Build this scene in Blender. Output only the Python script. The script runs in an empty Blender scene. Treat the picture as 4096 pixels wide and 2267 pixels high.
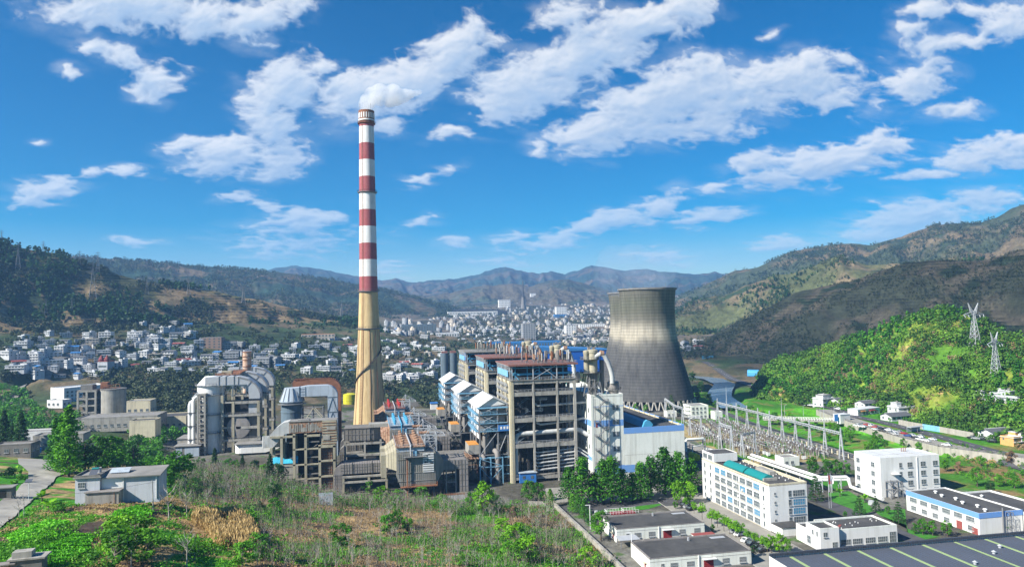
import bpy, math, random
import numpy as np
from mathutils import Matrix, Vector
rad = math.radians
C = bpy.context.scene.collection
SC = bpy.context.scene
# ---------------------------------------------------------------- camera (world axes follow the plant's building grid)
F, PITCH, ROLL, H, YAW = 2850.0, rad(2.6), rad(1.2), 80.0, rad(10.5)
def grid(v): return np.array([v[0]*math.cos(YAW)+v[1]*math.sin(YAW), -v[0]*math.sin(YAW)+v[1]*math.cos(YAW), v[2]])
_f0 = np.array([0, math.cos(PITCH), math.sin(PITCH)]); _u0 = np.array([0, -math.sin(PITCH), math.cos(PITCH)]); _r0 = np.array([1., 0, 0])
FWD = grid(_f0); RGT = grid(_r0*math.cos(ROLL)-_u0*math.sin(ROLL)); UP = grid(_u0*math.cos(ROLL)+_r0*math.sin(ROLL))
CAM = np.array([0, 0, H])
cd = bpy.data.cameras.new('camera'); cam = bpy.data.objects.new('camera', cd); C.objects.link(cam)
cd.sensor_width = 36; cd.lens = F/4096*36; cd.clip_start = 1; cd.clip_end = 60000
m = Matrix.Identity(4)
for i in range(3):
    m[i][0], m[i][1], m[i][2] = RGT[i], UP[i], -FWD[i]
    m[i][3] = CAM[i]
cam.matrix_world = m
SC.camera = cam
# ---------------------------------------------------------------- light
SUN = np.array([-0.75, -0.30, 0.588]); SUN /= np.linalg.norm(SUN)
sl = bpy.data.lights.new('sun', 'SUN'); so = bpy.data.objects.new('sun', sl); C.objects.link(so)
sl.energy = 4.9; sl.angle = rad(0.5); sl.color = (1.0, 0.95, 0.86)
so.rotation_euler = Vector(SUN).to_track_quat('Z', 'Y').to_euler(); so.location = (-300, -200, 400)
SC.view_settings.view_transform = 'Standard'; SC.view_settings.look = 'None'
SC.view_settings.exposure = 1.12; SC.view_settings.gamma = 1
SC.cycles.max_bounces = 4; SC.cycles.diffuse_bounces = 2; SC.cycles.glossy_bounces = 2; SC.cycles.transmission_bounces = 2
SC.cycles.volume_bounces = 3; SC.cycles.transparent_max_bounces = 8; SC.cycles.use_denoising = True
SC.cycles.adaptive_threshold = 0.02
SC.cycles.caustics_reflective = False; SC.cycles.caustics_refractive = False

def DR(x, y):                      # ray through a point measured on the photograph (2576 wide)
    return FWD+(x*1.5901-2048)/F*RGT-(y*1.5901-1133.5)/F*UP
def P(x, y, z=0.0):
    d = DR(x, y); t = (z-H)/d[2]; return CAM+d*t
def PD(x, y, dist):                # at a horizontal distance
    d = DR(x, y); return CAM+d*(dist/math.hypot(d[0], d[1]))
def PB(x, y, b):
    d = DR(x, y); return CAM+d*(b/d[1])
# ---------------------------------------------------------------- world: Nishita sky and a cloud layer by direction
W = bpy.data.worlds.new('World'); SC.world = W; W.use_nodes = True
SKY_SAT, SKY_HUE = 1.98, 0.5
nt = W.node_tree; nt.nodes.clear()
_out = nt.nodes.new('ShaderNodeOutputWorld'); _bg = nt.nodes.new('ShaderNodeBackground'); _sky = nt.nodes.new('ShaderNodeTexSky'); _hs = nt.nodes.new('ShaderNodeHueSaturation')
_sky.sky_type = 'NISHITA'; _sky.sun_disc = False; _sky.sun_elevation = math.asin(SUN[2]); _sky.sun_rotation = math.atan2(SUN[0], SUN[1])
_sky.altitude = 1200; _sky.air_density = 1.2; _sky.dust_density = 0.2; _sky.ozone_density = 3.5
_hs.inputs['Hue'].default_value = .503; _hs.inputs['Saturation'].default_value = SKY_SAT; _bg.inputs['Strength'].default_value = 0.052
nt.links.new(_sky.outputs[0], _hs.inputs['Color']); nt.links.new(_hs.outputs[0], _bg.inputs['Color']); nt.links.new(_bg.outputs[0], _out.inputs[0])
CLOUDS = [  # centre x, y, half width, half height, tilt, weight
 (330,10,230,70,0,1),(500,40,190,60,-6,1),(640,60,90,60,20,1),(200,20,110,50,0,.8),(740,10,60,40,10,.8),
 (235,125,60,26,-15,.8),(320,150,70,30,-10,.8),(395,205,80,48,12,.95),(175,182,35,16,0,.6),
 (720,220,110,90,0,1),(670,260,80,70,30,.9),(810,170,60,35,-10,.8),(690,310,80,60,20,.9),
 (590,385,120,62,5,1),(690,400,80,50,10,.8),(520,410,90,40,0,.8),(455,365,65,22,15,.7),
 (320,425,65,20,8,.7),(220,437,35,18,5,.6),(100,490,85,42,15,.9),(150,465,45,25,0,.7),(95,362,18,9,0,.5),
 (1010,215,200,75,18,1.1),(1130,140,130,75,30,1.1),(900,235,110,60,0,1),(1190,80,60,50,20,.8),(985,310,50,22,10,.6),
 (1330,215,170,85,15,1.1),(1480,130,190,85,25,1.15),(1620,60,170,65,15,1.15),(1420,40,90,50,10,.7),(1260,270,80,50,0,.9),(1720,30,90,50,15,.9),(1520,180,80,40,15,.6),
 (1650,260,210,85,18,1.15),(1860,225,200,80,8,1.15),(1500,335,140,58,8,1),(1700,320,220,48,3,1),(2040,190,130,60,8,1),(2120,250,90,50,5,.7),(1780,180,90,40,-20,.7),(1350,380,30,18,0,.7),(2130,150,45,25,0,.6),
 (1140,335,55,22,0,.65),(1060,450,45,18,10,.6),(1080,440,60,12,20,.5),
 (2320,30,70,40,25,.8),(2290,75,50,25,10,.7),(2390,110,150,28,10,.7),(2520,60,90,50,15,.8),(2300,205,100,52,15,.95),(2390,275,75,18,0,.65),(2440,20,45,25,0,.6),(1935,85,25,10,10,.5),
 (2080,410,190,55,8,1.05),(2200,370,110,50,15,1),(1895,405,80,35,12,.85),(1950,445,120,30,5,.9),(2460,390,130,45,12,1),(2560,380,90,50,0,1),(2330,440,100,20,5,.6),(1800,470,55,16,20,.6),
 (760,548,110,32,4,.85),(680,520,40,25,0,.7),(810,535,60,22,0,.7),(1060,562,50,14,15,.6),(1150,610,35,9,0,.55),(740,610,150,40,3,.5),(610,490,50,10,10,.5),
 (1300,592,50,16,5,.65),(1400,600,60,26,10,.75),(1500,570,110,32,12,.85),(1660,520,70,32,25,.8),(1580,550,70,30,0,.7),(1740,545,50,28,0,.75),(1800,535,80,28,0,.75),(1340,620,60,14,0,.5),
 (2300,555,190,50,8,.95),(2450,520,130,36,6,.9),(2230,590,120,28,0,.8),(1955,610,70,20,0,.65),(980,675,60,20,0,.5),(340,608,60,10,0,.4),(1650,650,80,20,0,.4),(1250,660,80,14,0,.35),
]
# ---------------------------------------------------------------- helpers
def vnoise(x, y, seed=0):
    xi = np.floor(x).astype(np.int64); yi = np.floor(y).astype(np.int64); xf = x-xi; yf = y-yi
    def h(a, b):
        q = (a*374761393+b*668265263+seed*974634721) & 0xffffffff; q = ((q ^ (q >> 13))*1274126177) & 0xffffffff
        return ((q ^ (q >> 16)) & 0xffff)/65535.0
    sx = xf*xf*(3-2*xf); sy = yf*yf*(3-2*yf)
    return (h(xi, yi)*(1-sx)+h(xi+1, yi)*sx)*(1-sy)+(h(xi, yi+1)*(1-sx)+h(xi+1, yi+1)*sx)*sy
def fbm(x, y, o=5, seed=0, g=.5):
    s = 0; a = 1; t = 0
    for i in range(o):
        s = s+a*vnoise(x*2**i+i*17.3, y*2**i-i*9.1, seed+i); t += a; a *= g
    return s/t
def thing(name, label, cat, loc=(0, 0, 0), rz=0, group=None):
    o = bpy.data.objects.new(name, None); C.objects.link(o); o.location = [float(q) for q in loc]; o.rotation_euler = (0, 0, rz); o.empty_display_size = 1
    return tag(o, label, cat, group)
def tag(o, label=None, cat=None, group=None, kind=None):
    if label: o['label'] = label
    if cat: o['category'] = cat
    if group: o['group'] = group
    if kind: o['kind'] = kind
    return o
def link(name, me, parent=None, loc=None, rz=0):
    o = bpy.data.objects.new(name, me); C.objects.link(o)
    if parent: o.parent = parent
    if loc is not None: o.location = [float(q) for q in loc]
    if rz: o.rotation_euler = (0, 0, rz)
    return o
class B:
    def __init__(s): s.v = []; s.f = []; s.m = []
    def poly(s, pts, m=0):
        i = len(s.v); s.v += [tuple(p) for p in pts]; s.f.append(tuple(range(i, i+len(pts)))); s.m.append(m); return s
    def box(s, x0, x1, y0, y1, z0, z1, m=0, mt=None, sides='lrfbtu'):
        i = len(s.v); s.v += [(x0, y0, z0), (x1, y0, z0), (x1, y1, z0), (x0, y1, z0), (x0, y0, z1), (x1, y0, z1), (x1, y1, z1), (x0, y1, z1)]
        for k, q in (('u', (3, 2, 1, 0)), ('t', (4, 5, 6, 7)), ('f', (0, 1, 5, 4)), ('r', (1, 2, 6, 5)), ('b', (2, 3, 7, 6)), ('l', (3, 0, 4, 7))):
            if k in sides: s.f.append(tuple(i+j for j in q)); s.m.append(mt if (k == 't' and mt is not None) else m)
        return s
    def bar(s, p, q, w, h=None, m=0):
        p = Vector([float(c) for c in p]); q = Vector([float(c) for c in q]); d = q-p
        if d.length < 1e-6: return s
        d.normalize(); h = w if h is None else h
        x = d.cross(Vector((0, 0, 1))); x = Vector((1, 0, 0)) if x.length < 1e-3 else x.normalized()
        y = x.cross(d).normalized(); i = len(s.v)
        for c in (p, q):
            for a, b in ((-1, -1), (1, -1), (1, 1), (-1, 1)): s.v.append(tuple(c+x*a*w/2+y*b*h/2))
        for k in range(4): s.f.append((i+k, i+(k+1) % 4, i+4+(k+1) % 4, i+4+k)); s.m.append(m)
        s.f += [(i+3, i+2, i+1, i), (i+4, i+5, i+6, i+7)]; s.m += [m, m]; return s
    def tube(s, pts, r, n=8, m=0, cap=True):
        pts = [Vector([float(c) for c in p]) for p in pts]; k = len(pts); rr = r if isinstance(r, (list, tuple)) else [r]*k; i0 = len(s.v); ux = None
        for j, p in enumerate(pts):
            d = (pts[min(j+1, k-1)]-pts[max(j-1, 0)]).normalized()
            if ux is None:
                ux = d.cross(Vector((0, 0, 1))); ux = Vector((1, 0, 0)) if ux.length < 1e-3 else ux.normalized()
            ux = (ux-d*ux.dot(d)).normalized(); uy = d.cross(ux)
            for t in range(n):
                a = 2*math.pi*t/n; s.v.append(tuple(p+(ux*math.cos(a)+uy*math.sin(a))*rr[j]))
        for j in range(k-1):
            for t in range(n):
                a = i0+j*n+t; b = i0+j*n+(t+1) % n; s.f.append((a, b, b+n, a+n)); s.m.append(m)
        if cap:
            s.f += [tuple(i0+t for t in range(n-1, -1, -1)), tuple(i0+(k-1)*n+t for t in range(n))]; s.m += [m, m]
        return s
    def lathe(s, cx, cy, prof, n=24, m=0, cap=True, a0=0, a1=2*math.pi):
        i0 = len(s.v); full = abs(a1-a0-2*math.pi) < 1e-6; nn = n if full else n+1; ms = m if isinstance(m, (list, tuple)) else [m]*(len(prof)-1)
        for r, z in prof:
            for t in range(nn):
                a = a0+(a1-a0)*t/n; s.v.append((cx+r*math.cos(a), cy+r*math.sin(a), z))
        for j in range(len(prof)-1):
            for t in range(n):
                a = i0+j*nn+t; b = i0+j*nn+(t+1) % nn; s.f.append((a, b, b+nn, a+nn)); s.m.append(ms[j])
        if cap and full:
            s.f += [tuple(i0+t for t in range(n-1, -1, -1)), tuple(i0+(len(prof)-1)*nn+t for t in range(n))]; s.m += [ms[0], ms[-1]]
        return s
    def prism(s, poly, y0, y1, m=0, axis='y', mt=None):   # polygon in (x,z) pushed along y, or in (y,z) pushed along x
        k = len(poly); i = len(s.v)
        for c in (y0, y1):
            for a, z in poly: s.v.append((a, c, z) if axis == 'y' else (c, a, z))
        for j in range(k):
            s.f.append((i+j, i+(j+1) % k, i+k+(j+1) % k, i+k+j)); s.m.append(m)
        s.f += [tuple(i+j for j in range(k-1, -1, -1)), tuple(i+k+j for j in range(k))]; s.m += [m if mt is None else mt]*2
        return s
    def rail(s, p, q, h=1.1, m=0, step=2.0, t=.09):
        p = np.array(p, float); q = np.array(q, float); L = np.linalg.norm(q-p); k = max(1, int(L/step)); up = np.array([0, 0, h])
        s.bar(p+up, q+up, t, t, m); s.bar(p+up*.5, q+up*.5, t*.7, t*.7, m)
        for j in range(k+1): c = p+(q-p)*j/k; s.bar(c, c+up, t*.8, t*.8, m)
        return s
    def out(s, name, mats, parent=None, loc=None, rz=0, smooth=False):
        me = s.mesh(name, mats, smooth); return link(name, me, parent, loc, rz)
    def mesh(s, name, mats, smooth=False):
        me = bpy.data.meshes.new(name); me.from_pydata(s.v, [], s.f); mats = mats if isinstance(mats, (list, tuple)) else [mats]
        for q in mats: me.materials.append(M[q] if isinstance(q, str) else q)
        if len(mats) > 1: me.polygons.foreach_set('material_index', s.m)
        import bmesh
        bm = bmesh.new(); bm.from_mesh(me); bmesh.ops.recalc_face_normals(bm, faces=bm.faces); bm.to_mesh(me); bm.free()
        if smooth:
            me.polygons.foreach_set('use_smooth', [True]*len(me.polygons))
            try: me.set_sharp_from_angle(angle=rad(40))
            except Exception: pass
        return me
def npmesh(name, v, quads, mats, mi=None, smooth=False, tint=None):
    me = bpy.data.meshes.new(name); v = np.asarray(v, np.float32); quads = np.asarray(quads, np.int32); nf, k = quads.shape
    me.vertices.add(len(v)); me.vertices.foreach_set('co', v.ravel()); me.loops.add(nf*k); me.loops.foreach_set('vertex_index', quads.ravel())
    me.polygons.add(nf); me.polygons.foreach_set('loop_start', np.arange(0, nf*k, k, dtype=np.int32)); me.polygons.foreach_set('loop_total', np.full(nf, k, np.int32))
    for q in (mats if isinstance(mats, (list, tuple)) else [mats]): me.materials.append(M[q] if isinstance(q, str) else q)
    if mi is not None: me.polygons.foreach_set('material_index', np.asarray(mi, np.int32))
    if smooth: me.polygons.foreach_set('use_smooth', np.ones(nf, bool))
    if tint is not None:
        a = me.attributes.new('tint', 'FLOAT', 'POINT'); a.data.foreach_set('value', np.asarray(tint, np.float32))
    me.update(calc_edges=True); me.validate(); return me
def dup(root, loc, rz=0, sc=1.0, label=None, group=None):
    r = root.copy(); C.objects.link(r); r.location = [float(q) for q in loc]; r.rotation_euler = (0, 0, rz)
    r.scale = (sc, sc, sc) if not isinstance(sc, tuple) else sc
    if label: r['label'] = label
    if group: r['group'] = group
    for ch in root.children:
        c = ch.copy(); C.objects.link(c); c.parent = r
        for g in ch.children:
            d = g.copy(); C.objects.link(d); d.parent = c
    return r
# ---------------------------------------------------------------- materials
M = {}
def mat(name, col, col2=None, sc=0.25, rough=.85, amt=.5, streak=0, col3=None, metal=0, bump=0, spec=.3, lo=.35, hi=.65):
    """col with patches of col2 (noise, world scale sc per metre); streak>0 adds vertical dirt runs of col3"""
    q = bpy.data.materials.new(name); q.use_nodes = True; nt = q.node_tree; N = nt.nodes; L = nt.links; b = N['Principled BSDF']
    b.inputs['Roughness'].default_value = rough; b.inputs['Metallic'].default_value = metal; b.inputs['Specular IOR Level'].default_value = spec
    c4 = lambda c: (c[0], c[1], c[2], 1)
    geo = N.new('ShaderNodeTexCoord'); pos = geo.outputs['Object']
    col2 = col2 or tuple(c*.72 for c in col)
    no = N.new('ShaderNodeTexNoise'); no.inputs['Scale'].default_value = sc; no.inputs['Detail'].default_value = 7; no.inputs['Roughness'].default_value = .65; L.new(pos, no.inputs['Vector'])
    mr = N.new('ShaderNodeMapRange'); mr.inputs['From Min'].default_value = lo; mr.inputs['From Max'].default_value = hi; mr.inputs['To Max'].default_value = amt; L.new(no.outputs['Fac'], mr.inputs['Value'])
    mx = N.new('ShaderNodeMix'); mx.data_type = 'RGBA'; mx.inputs['A'].default_value = c4(col); mx.inputs['B'].default_value = c4(col2); L.new(mr.outputs[0], mx.inputs['Factor']); cur = mx.outputs['Result']
    if streak:
        mp = N.new('ShaderNodeMapping'); mp.inputs['Scale'].default_value = (.55, .55, .035); L.new(pos, mp.inputs['Vector'])
        n2 = N.new('ShaderNodeTexNoise'); n2.inputs['Scale'].default_value = 1.0; n2.inputs['Detail'].default_value = 6; n2.inputs['Roughness'].default_value = .7; L.new(mp.outputs[0], n2.inputs['Vector'])
        m2 = N.new('ShaderNodeMapRange'); m2.inputs['From Min'].default_value = .47; m2.inputs['From Max'].default_value = .72; m2.inputs['To Max'].default_value = streak; L.new(n2.outputs['Fac'], m2.inputs['Value'])
        x2 = N.new('ShaderNodeMix'); x2.data_type = 'RGBA'; x2.inputs['B'].default_value = c4(col3 or (.06, .055, .045)); L.new(m2.outputs[0], x2.inputs['Factor']); L.new(cur, x2.inputs['A']); cur = x2.outputs['Result']
    L.new(cur, b.inputs['Base Color'])
    if bump:
        bp = N.new('ShaderNodeBump'); bp.inputs['Strength'].default_value = bump; bp.inputs['Distance'].default_value = .3; L.new(no.outputs['Fac'], bp.inputs['Height']); L.new(bp.outputs[0], b.inputs['Normal'])
    M[name] = q; return q
def leafmat(name, dark, light, rnd=.5, trans=.25):
    q = bpy.data.materials.new(name); q.use_nodes = True; nt = q.node_tree; N = nt.nodes; L = nt.links; b = N['Principled BSDF']
    b.inputs['Roughness'].default_value = .6; b.inputs['Specular IOR Level'].default_value = .25
    at = N.new('ShaderNodeAttribute'); at.attribute_name = 'tint'
    oi = N.new('ShaderNodeObjectInfo')
    ad = N.new('ShaderNodeMath'); ad.operation = 'MULTIPLY_ADD'; L.new(oi.outputs['Random'], ad.inputs[0]); ad.inputs[1].default_value = rnd; L.new(at.outputs['Fac'], ad.inputs[2])
    sb = N.new('ShaderNodeMath'); sb.operation = 'SUBTRACT'; L.new(ad.outputs[0], sb.inputs[0]); sb.inputs[1].default_value = rnd/2; sb.use_clamp = True
    mx = N.new('ShaderNodeMix'); mx.data_type = 'RGBA'; mx.inputs['A'].default_value = (*dark, 1); mx.inputs['B'].default_value = (*light, 1); L.new(sb.outputs[0], mx.inputs['Factor'])
    L.new(mx.outputs['Result'], b.inputs['Base Color'])
    tr = N.new('ShaderNodeBsdfTranslucent'); L.new(mx.outputs['Result'], tr.inputs['Color'])
    ms = N.new('ShaderNodeMixShader'); ms.inputs[0].default_value = trans; L.new(b.outputs[0], ms.inputs[1]); L.new(tr.outputs[0], ms.inputs[2])
    L.new(ms.outputs[0], N['Material Output'].inputs['Surface'])
    M[name] = q; return q
mat('conc', (.37, .355, .315), (.19, .18, .16), .3, streak=.6)
mat('conc_y', (.40, .37, .27), (.23, .21, .16), .3, streak=.55, col3=(.10, .085, .05))
mat('conc_d', (.20, .19, .175), (.10, .098, .09), .25, streak=.6)
mat('conc_p', (.27, .25, .235), (.15, .14, .13), .35, streak=.5)
mat('chim_y', (.54, .41, .21), (.38, .28, .14), .08, streak=.75, col3=(.20, .12, .06))
mat('red', (.27, .062, .070), (.35, .13, .13), 1.2, amt=.7, rough=.8, lo=.4, hi=.6)
mat('white', (.72, .73, .72), (.55, .55, .52), .15, streak=.25, col3=(.35, .33, .28))
mat('whitew', (.72, .74, .68), (.57, .59, .52), .12, streak=.5, col3=(.30, .30, .24))
mat('whiteb', (.70, .70, .68), (.62, .62, .59), .14, streak=.38, col3=(.36, .36, .31))
mat('cream', (.62, .56, .40), (.45, .40, .28), .3, streak=.4)
mat('rust', (.28, .12, .06), (.16, .075, .045), .4, amt=.9, rough=.9)
mat('rust_w', (.36, .24, .16), (.20, .10, .06), .9, amt=1, rough=.9, lo=.4, hi=.6)
mat('redroof', (.24, .105, .085), (.15, .08, .065), .3, amt=.9)
mat('orange', (.58, .30, .06), (.45, .16, .03), .8, amt=1)
mat('steel', (.22, .225, .23), (.12, .115, .11), .5, rough=.7)
mat('galv', (.40, .42, .44), (.30, .31, .32), .5, rough=.55, spec=.5)
mat('darkst', (.045, .047, .05), (.08, .075, .07), .4)
mat('plaster', (.50, .52, .55), (.36, .38, .41), .25, streak=.55, col3=(.17, .18, .19))
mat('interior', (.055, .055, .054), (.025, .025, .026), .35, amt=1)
mat('palesteel', (.48, .49, .48), (.34, .35, .34), .3, streak=.45)
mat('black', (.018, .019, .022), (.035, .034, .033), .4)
mat('blue', (.035, .17, .45), (.03, .12, .38), .4, rough=.6)
mat('bluel', (.20, .43, .60), (.14, .30, .45), .5, rough=.6, streak=.25)
mat('blues', (.07, .33, .52), (.06, .22, .36), .5, rough=.6)
mat('bluep', (.13, .29, .62), (.15, .30, .56), .2, streak=.25, col3=(.25, .33, .42))
mat('bluewall', (.005, .09, .42), (.006, .075, .34), .05, rough=.6, amt=.6)
mat('bluegrey', (.38, .44, .50), (.25, .30, .35), .2, streak=.5)
mat('bluegrd', (.11, .155, .19), (.07, .10, .12), .2, streak=.5)
mat('teal', (.012, .20, .20), (.02, .16, .16), .4, rough=.45)
mat('yellow', (.55, .50, .02), (.30, .34, .02), .25, streak=.4, col3=(.16, .13, .03))
mat('esp', (.27, .265, .24), (.20, .19, .165), .2, streak=.85, col3=(.10, .095, .075))
mat('roofd', (.085, .083, .08), (.045, .045, .045), .12, amt=1, streak=.3, col3=(.13, .125, .115))
mat('roofg', (.26, .25, .235), (.17, .165, .15), .2, amt=1)
mat('roofblue', (.085, .095, .12), (.07, .08, .10), .05, amt=1, rough=.55)
mat('roofp', (.55, .57, .58), (.45, .46, .46), .15, amt=.8)
mat('glass', (.05, .065, .07), (.14, .17, .18), .6, rough=.15, spec=.6, amt=1)
mat('glassb', (.06, .22, .36), (.10, .26, .38), .8, rough=.2, spec=.6)
mat('frame', (.42, .43, .43), None, .3)
mat('doorred', (.22, .02, .025), None, .5)
mat('asphalt', (.085, .085, .09), (.06, .06, .062), .15, amt=1)
mat('pave', (.30, .285, .25), (.22, .21, .185), .15, amt=1)
mat('roadc', (.38, .36, .31), (.27, .25, .215), .12, amt=1)
mat('yard', (.17, .165, .145), (.10, .095, .08), .10, amt=1)
mat('stonew', (.38, .36, .31), (.24, .225, .19), .35, streak=.4)
mat('bark', (.10, .08, .06), (.06, .05, .04), 1.5)
mat('barkw', (.46, .43, .39), (.20, .18, .155), .8, amt=1)
mat('twig', (.24, .205, .17), (.15, .125, .10), 1.5)
mat('insul', (.15, .125, .115), (.09, .075, .07), 1)
mat('tilegrey', (.10, .105, .115), (.07, .073, .08), .5)
mat('tilered', (.28, .07, .06), (.20, .06, .05), .5)
mat('tileora', (.42, .16, .07), None, .5)
mat('hblue', (.03, .17, .42), None, .5)
for i_, c_ in enumerate([(.56, .57, .58), (.42, .44, .46), (.30, .31, .32), (.45, .40, .33), (.60, .60, .60), (.28, .19, .145), (.21, .215, .22), (.58, .34, .12)]): mat('wall%d' % i_, c_, tuple(c*.75 for c in c_), .2, streak=.25)
for i_, c_ in enumerate([(.70, .71, .72), (.02, .02, .025), (.35, .02, .02), (.03, .06, .22), (.30, .31, .32)]): mat('car%d' % i_, c_, c_, .5, rough=.25, spec=.6)
leafmat('leaf', (.020, .095, .006), (.13, .37, .016))
leafmat('leafy', (.05, .17, .006), (.20, .46, .012))
leafmat('leafd', (.010, .042, .010), (.04, .12, .022))
leafmat('leafc', (.014, .075, .006), (.085, .29, .012))
leafmat('leafdry', (.20, .13, .055), (.50, .36, .16))
leafmat('leafr', (.16, .10, .055), (.36, .24, .14))
leafmat('corn', (.30, .20, .07), (.70, .52, .24))
leafmat('wood_n', (.015, .036, .017), (.075, .095, .034), trans=.1)      # hillside woods: mixed scrub, pine, broadleaf
leafmat('wood_s', (.014, .060, .006), (.14, .29, .022), trans=.15)
leafmat('crop', (.08, .34, .008), (.20, .62, .02))
leafmat('grasst', (.04, .16, .008), (.16, .42, .02))
# ---------------------------------------------------------------- terrain
_pts = []
for q in [(0,330),(60,330),(110,330),(160,330),(200,330),(250,350),(242,430),(242,500),(0,450),(-50,450),(0,550),(60,600),(150,450),(110,215),(150,200),(200,200),(250,250),(320,200),(300,330),(270,500),(-90,470),(-60,400),(-115,440),(150,700),(250,700),(230,590),(330,390),(340,450),(380,500),(400,600),(-20,500),(30,400),(100,260),(80,310),(50,300),(20,320),(-25,335),(-45,372),(-70,430),(200,260),(150,300),(0,700),(100,850),(300,800),(420,800),(190,100),(120,120),(420,300),(450,200)]: _pts.append((*q, 0.0))
for x, y, z in [(1400,1270,0),(1480,1350,0),(1560,1420,0),(1288,1426,9),(1100,1426,14),(1000,1300,8),(900,1265,8),(1200,1290,3),(1300,1320,3),(800,1240,8),(700,1215,9),(600,1200,10),(500,1190,12),(450,1290,24),(290,1270,30),(390,1270,28),(200,1270,30),(100,1400,34),(40,1300,30),(90,1160,22),(80,1120,17),(560,1370,24),(600,1420,26),(800,1400,18),(700,1330,17),(850,1340,12),(1000,1380,12),(0,1426,36),(0,1200,27),(0,1130,18),(150,1100,14),(285,1060,10),(350,1100,6),(230,1100,10),(130,1005,8),(225,1000,8),(30,1020,12),(0,980,22)]: _pts.append(tuple(P(x, y, z)))
_pts += [(-150, 60, 44), (-60, 80, 30), (20, 100, 12), (-300, 250, 50), (-400, 450, 45)]
for x, y, d in [(100,950,780),(0,930,850),(230,945,790),(150,900,880),(300,900,880),(420,900,880),(100,860,950),(300,855,960),(0,850,1000),(400,832,1010),(420,950,760),(560,930,800),(560,890,900),(560,860,980),(700,930,820),(700,880,960),(840,860,1050),(820,930,830),(620,830,1100),(1020,965,815),(1000,930,900),(960,900,980),(1060,900,980),(1000,870,1060),(1000,835,1250),(880,820,1200),
   (1420,862,1350),(1500,862,1350),(1420,830,1650),(1500,830,1650),(1420,800,2050),(1500,800,2000),(1400,775,2500),(1330,760,3000),(1200,855,1300),(1200,800,1900),(1200,772,2600),(1100,835,1450),(1100,800,2000),(1640,800,2000),(1640,850,1400),(1750,862,1250),(1740,905,1050),(1750,800,1900),(1750,770,2600)]: _pts.append(tuple(PD(x, y, d)))
_pts += [(700, 300, 20), (800, 800, 30), (600, 1500, 40), (-700, 900, 90), (-900, 500, 90), (0, 3600, 150), (900, 3300, 180), (1500, 1500, 120), (-1500, 2500, 200), (500, -100, 0), (-300, -100, 40)]
_pts = np.array(_pts, float)
_X = np.sqrt(((_pts[:, None, :2]-_pts[None, :, :2])**2).sum(-1)+9.0)
_w = np.linalg.solve(np.block([[_X-np.eye(len(_pts))*2.0, np.ones((len(_pts), 1))], [np.ones((1, len(_pts))), np.zeros((1, 1))]]), np.append(_pts[:, 2], 0))
def sstep(a, b, x): t = np.clip((x-a)/(b-a), 0, 1); return t*t*(3-2*t)
def gh(a, b):
    a = np.asarray(a, float); b = np.asarray(b, float); sh = a.shape; a = a.ravel(); b = b.ravel(); z = np.zeros(len(a))
    for i in range(0, len(a), 40000):
        D = np.sqrt((a[i:i+40000, None]-_pts[None, :, 0])**2+(b[i:i+40000, None]-_pts[None, :, 1])**2+9.0); z[i:i+40000] = D@_w[:-1]+_w[-1]
    flat = sstep(-60, -30, a-(b-470)*.05)*sstep(860, 700, b)*sstep(480, 380, a)
    # plant platform is level
    core = np.maximum(sstep(-30, -10, a)*sstep(300, 318, b)*sstep(700, 600, b)*sstep(400, 330, a), sstep(40, 75, a-.35*(320-b)*0-10)*sstep(90, 140, b)*sstep(420, 320, a)*sstep(400, 330, b))
    core = np.maximum(core, sstep(-135, -120, a)*sstep(375, 392, b)*sstep(640, 600, b)*sstep(10, -12, a)*1.0)
    z = z*(1-np.clip(core, 0, 1))
    riv = rivdist(a, b); z = z-3.5*sstep(19, 9, riv)
    aw = np.interp(b, WB, WA); z = z+4.5*sstep(-.4, 1.2, a-aw)*sstep(235, 260, b)*sstep(560, 480, b)*sstep(430, 380, a)
    D = np.hypot(a, b); z = z+sstep(500, 300, D)*sstep(55, 35, a)*sstep(340, 320, b)*(fbm(a/9, b/9, 4, 2)-.5)*1.6
    return z.reshape(sh)
RIV = np.array([(300, 1180), (352, 980), (385, 880), (396, 812), (378, 745), (345, 690), (318, 640), (292, 560), (284, 500), (280, 430), (276, 380), (282, 320), (296, 250), (330, 120)], float)
def polydist(a, b, line):
    d = np.full(a.shape, 1e9)
    for p, q in zip(line[:-1], line[1:]):
        v = q-p; t = np.clip(((a-p[0])*v[0]+(b-p[1])*v[1])/(v@v), 0, 1); d = np.minimum(d, np.hypot(a-p[0]-t*v[0], b-p[1]-t*v[1]))
    return d
WB, WA = [250, 312, 341, 373, 415, 451, 490], [325, 309, 296, 297, 304, 311, 322]
def rivdist(a, b): return polydist(a, b, RIV[:9])
def G(x, y):                       # where a photograph ray meets the ground
    d = DR(x, y); t = np.linspace(80, 3500, 1200)/math.hypot(d[0], d[1]); z = gh(d[0]*t, d[1]*t); k = np.argmax(H+d[2]*t < z)
    if k == 0: k = 1199
    lo, hi = t[k-1], t[k]
    for _ in range(12):
        mid = (lo+hi)/2
        if H+d[2]*mid < gh(np.array([d[0]*mid]), np.array([d[1]*mid]))[0]: hi = mid
        else: lo = mid
    return CAM+d*hi
def g1(a, b): return float(gh(np.array([a]), np.array([b]))[0])
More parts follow.
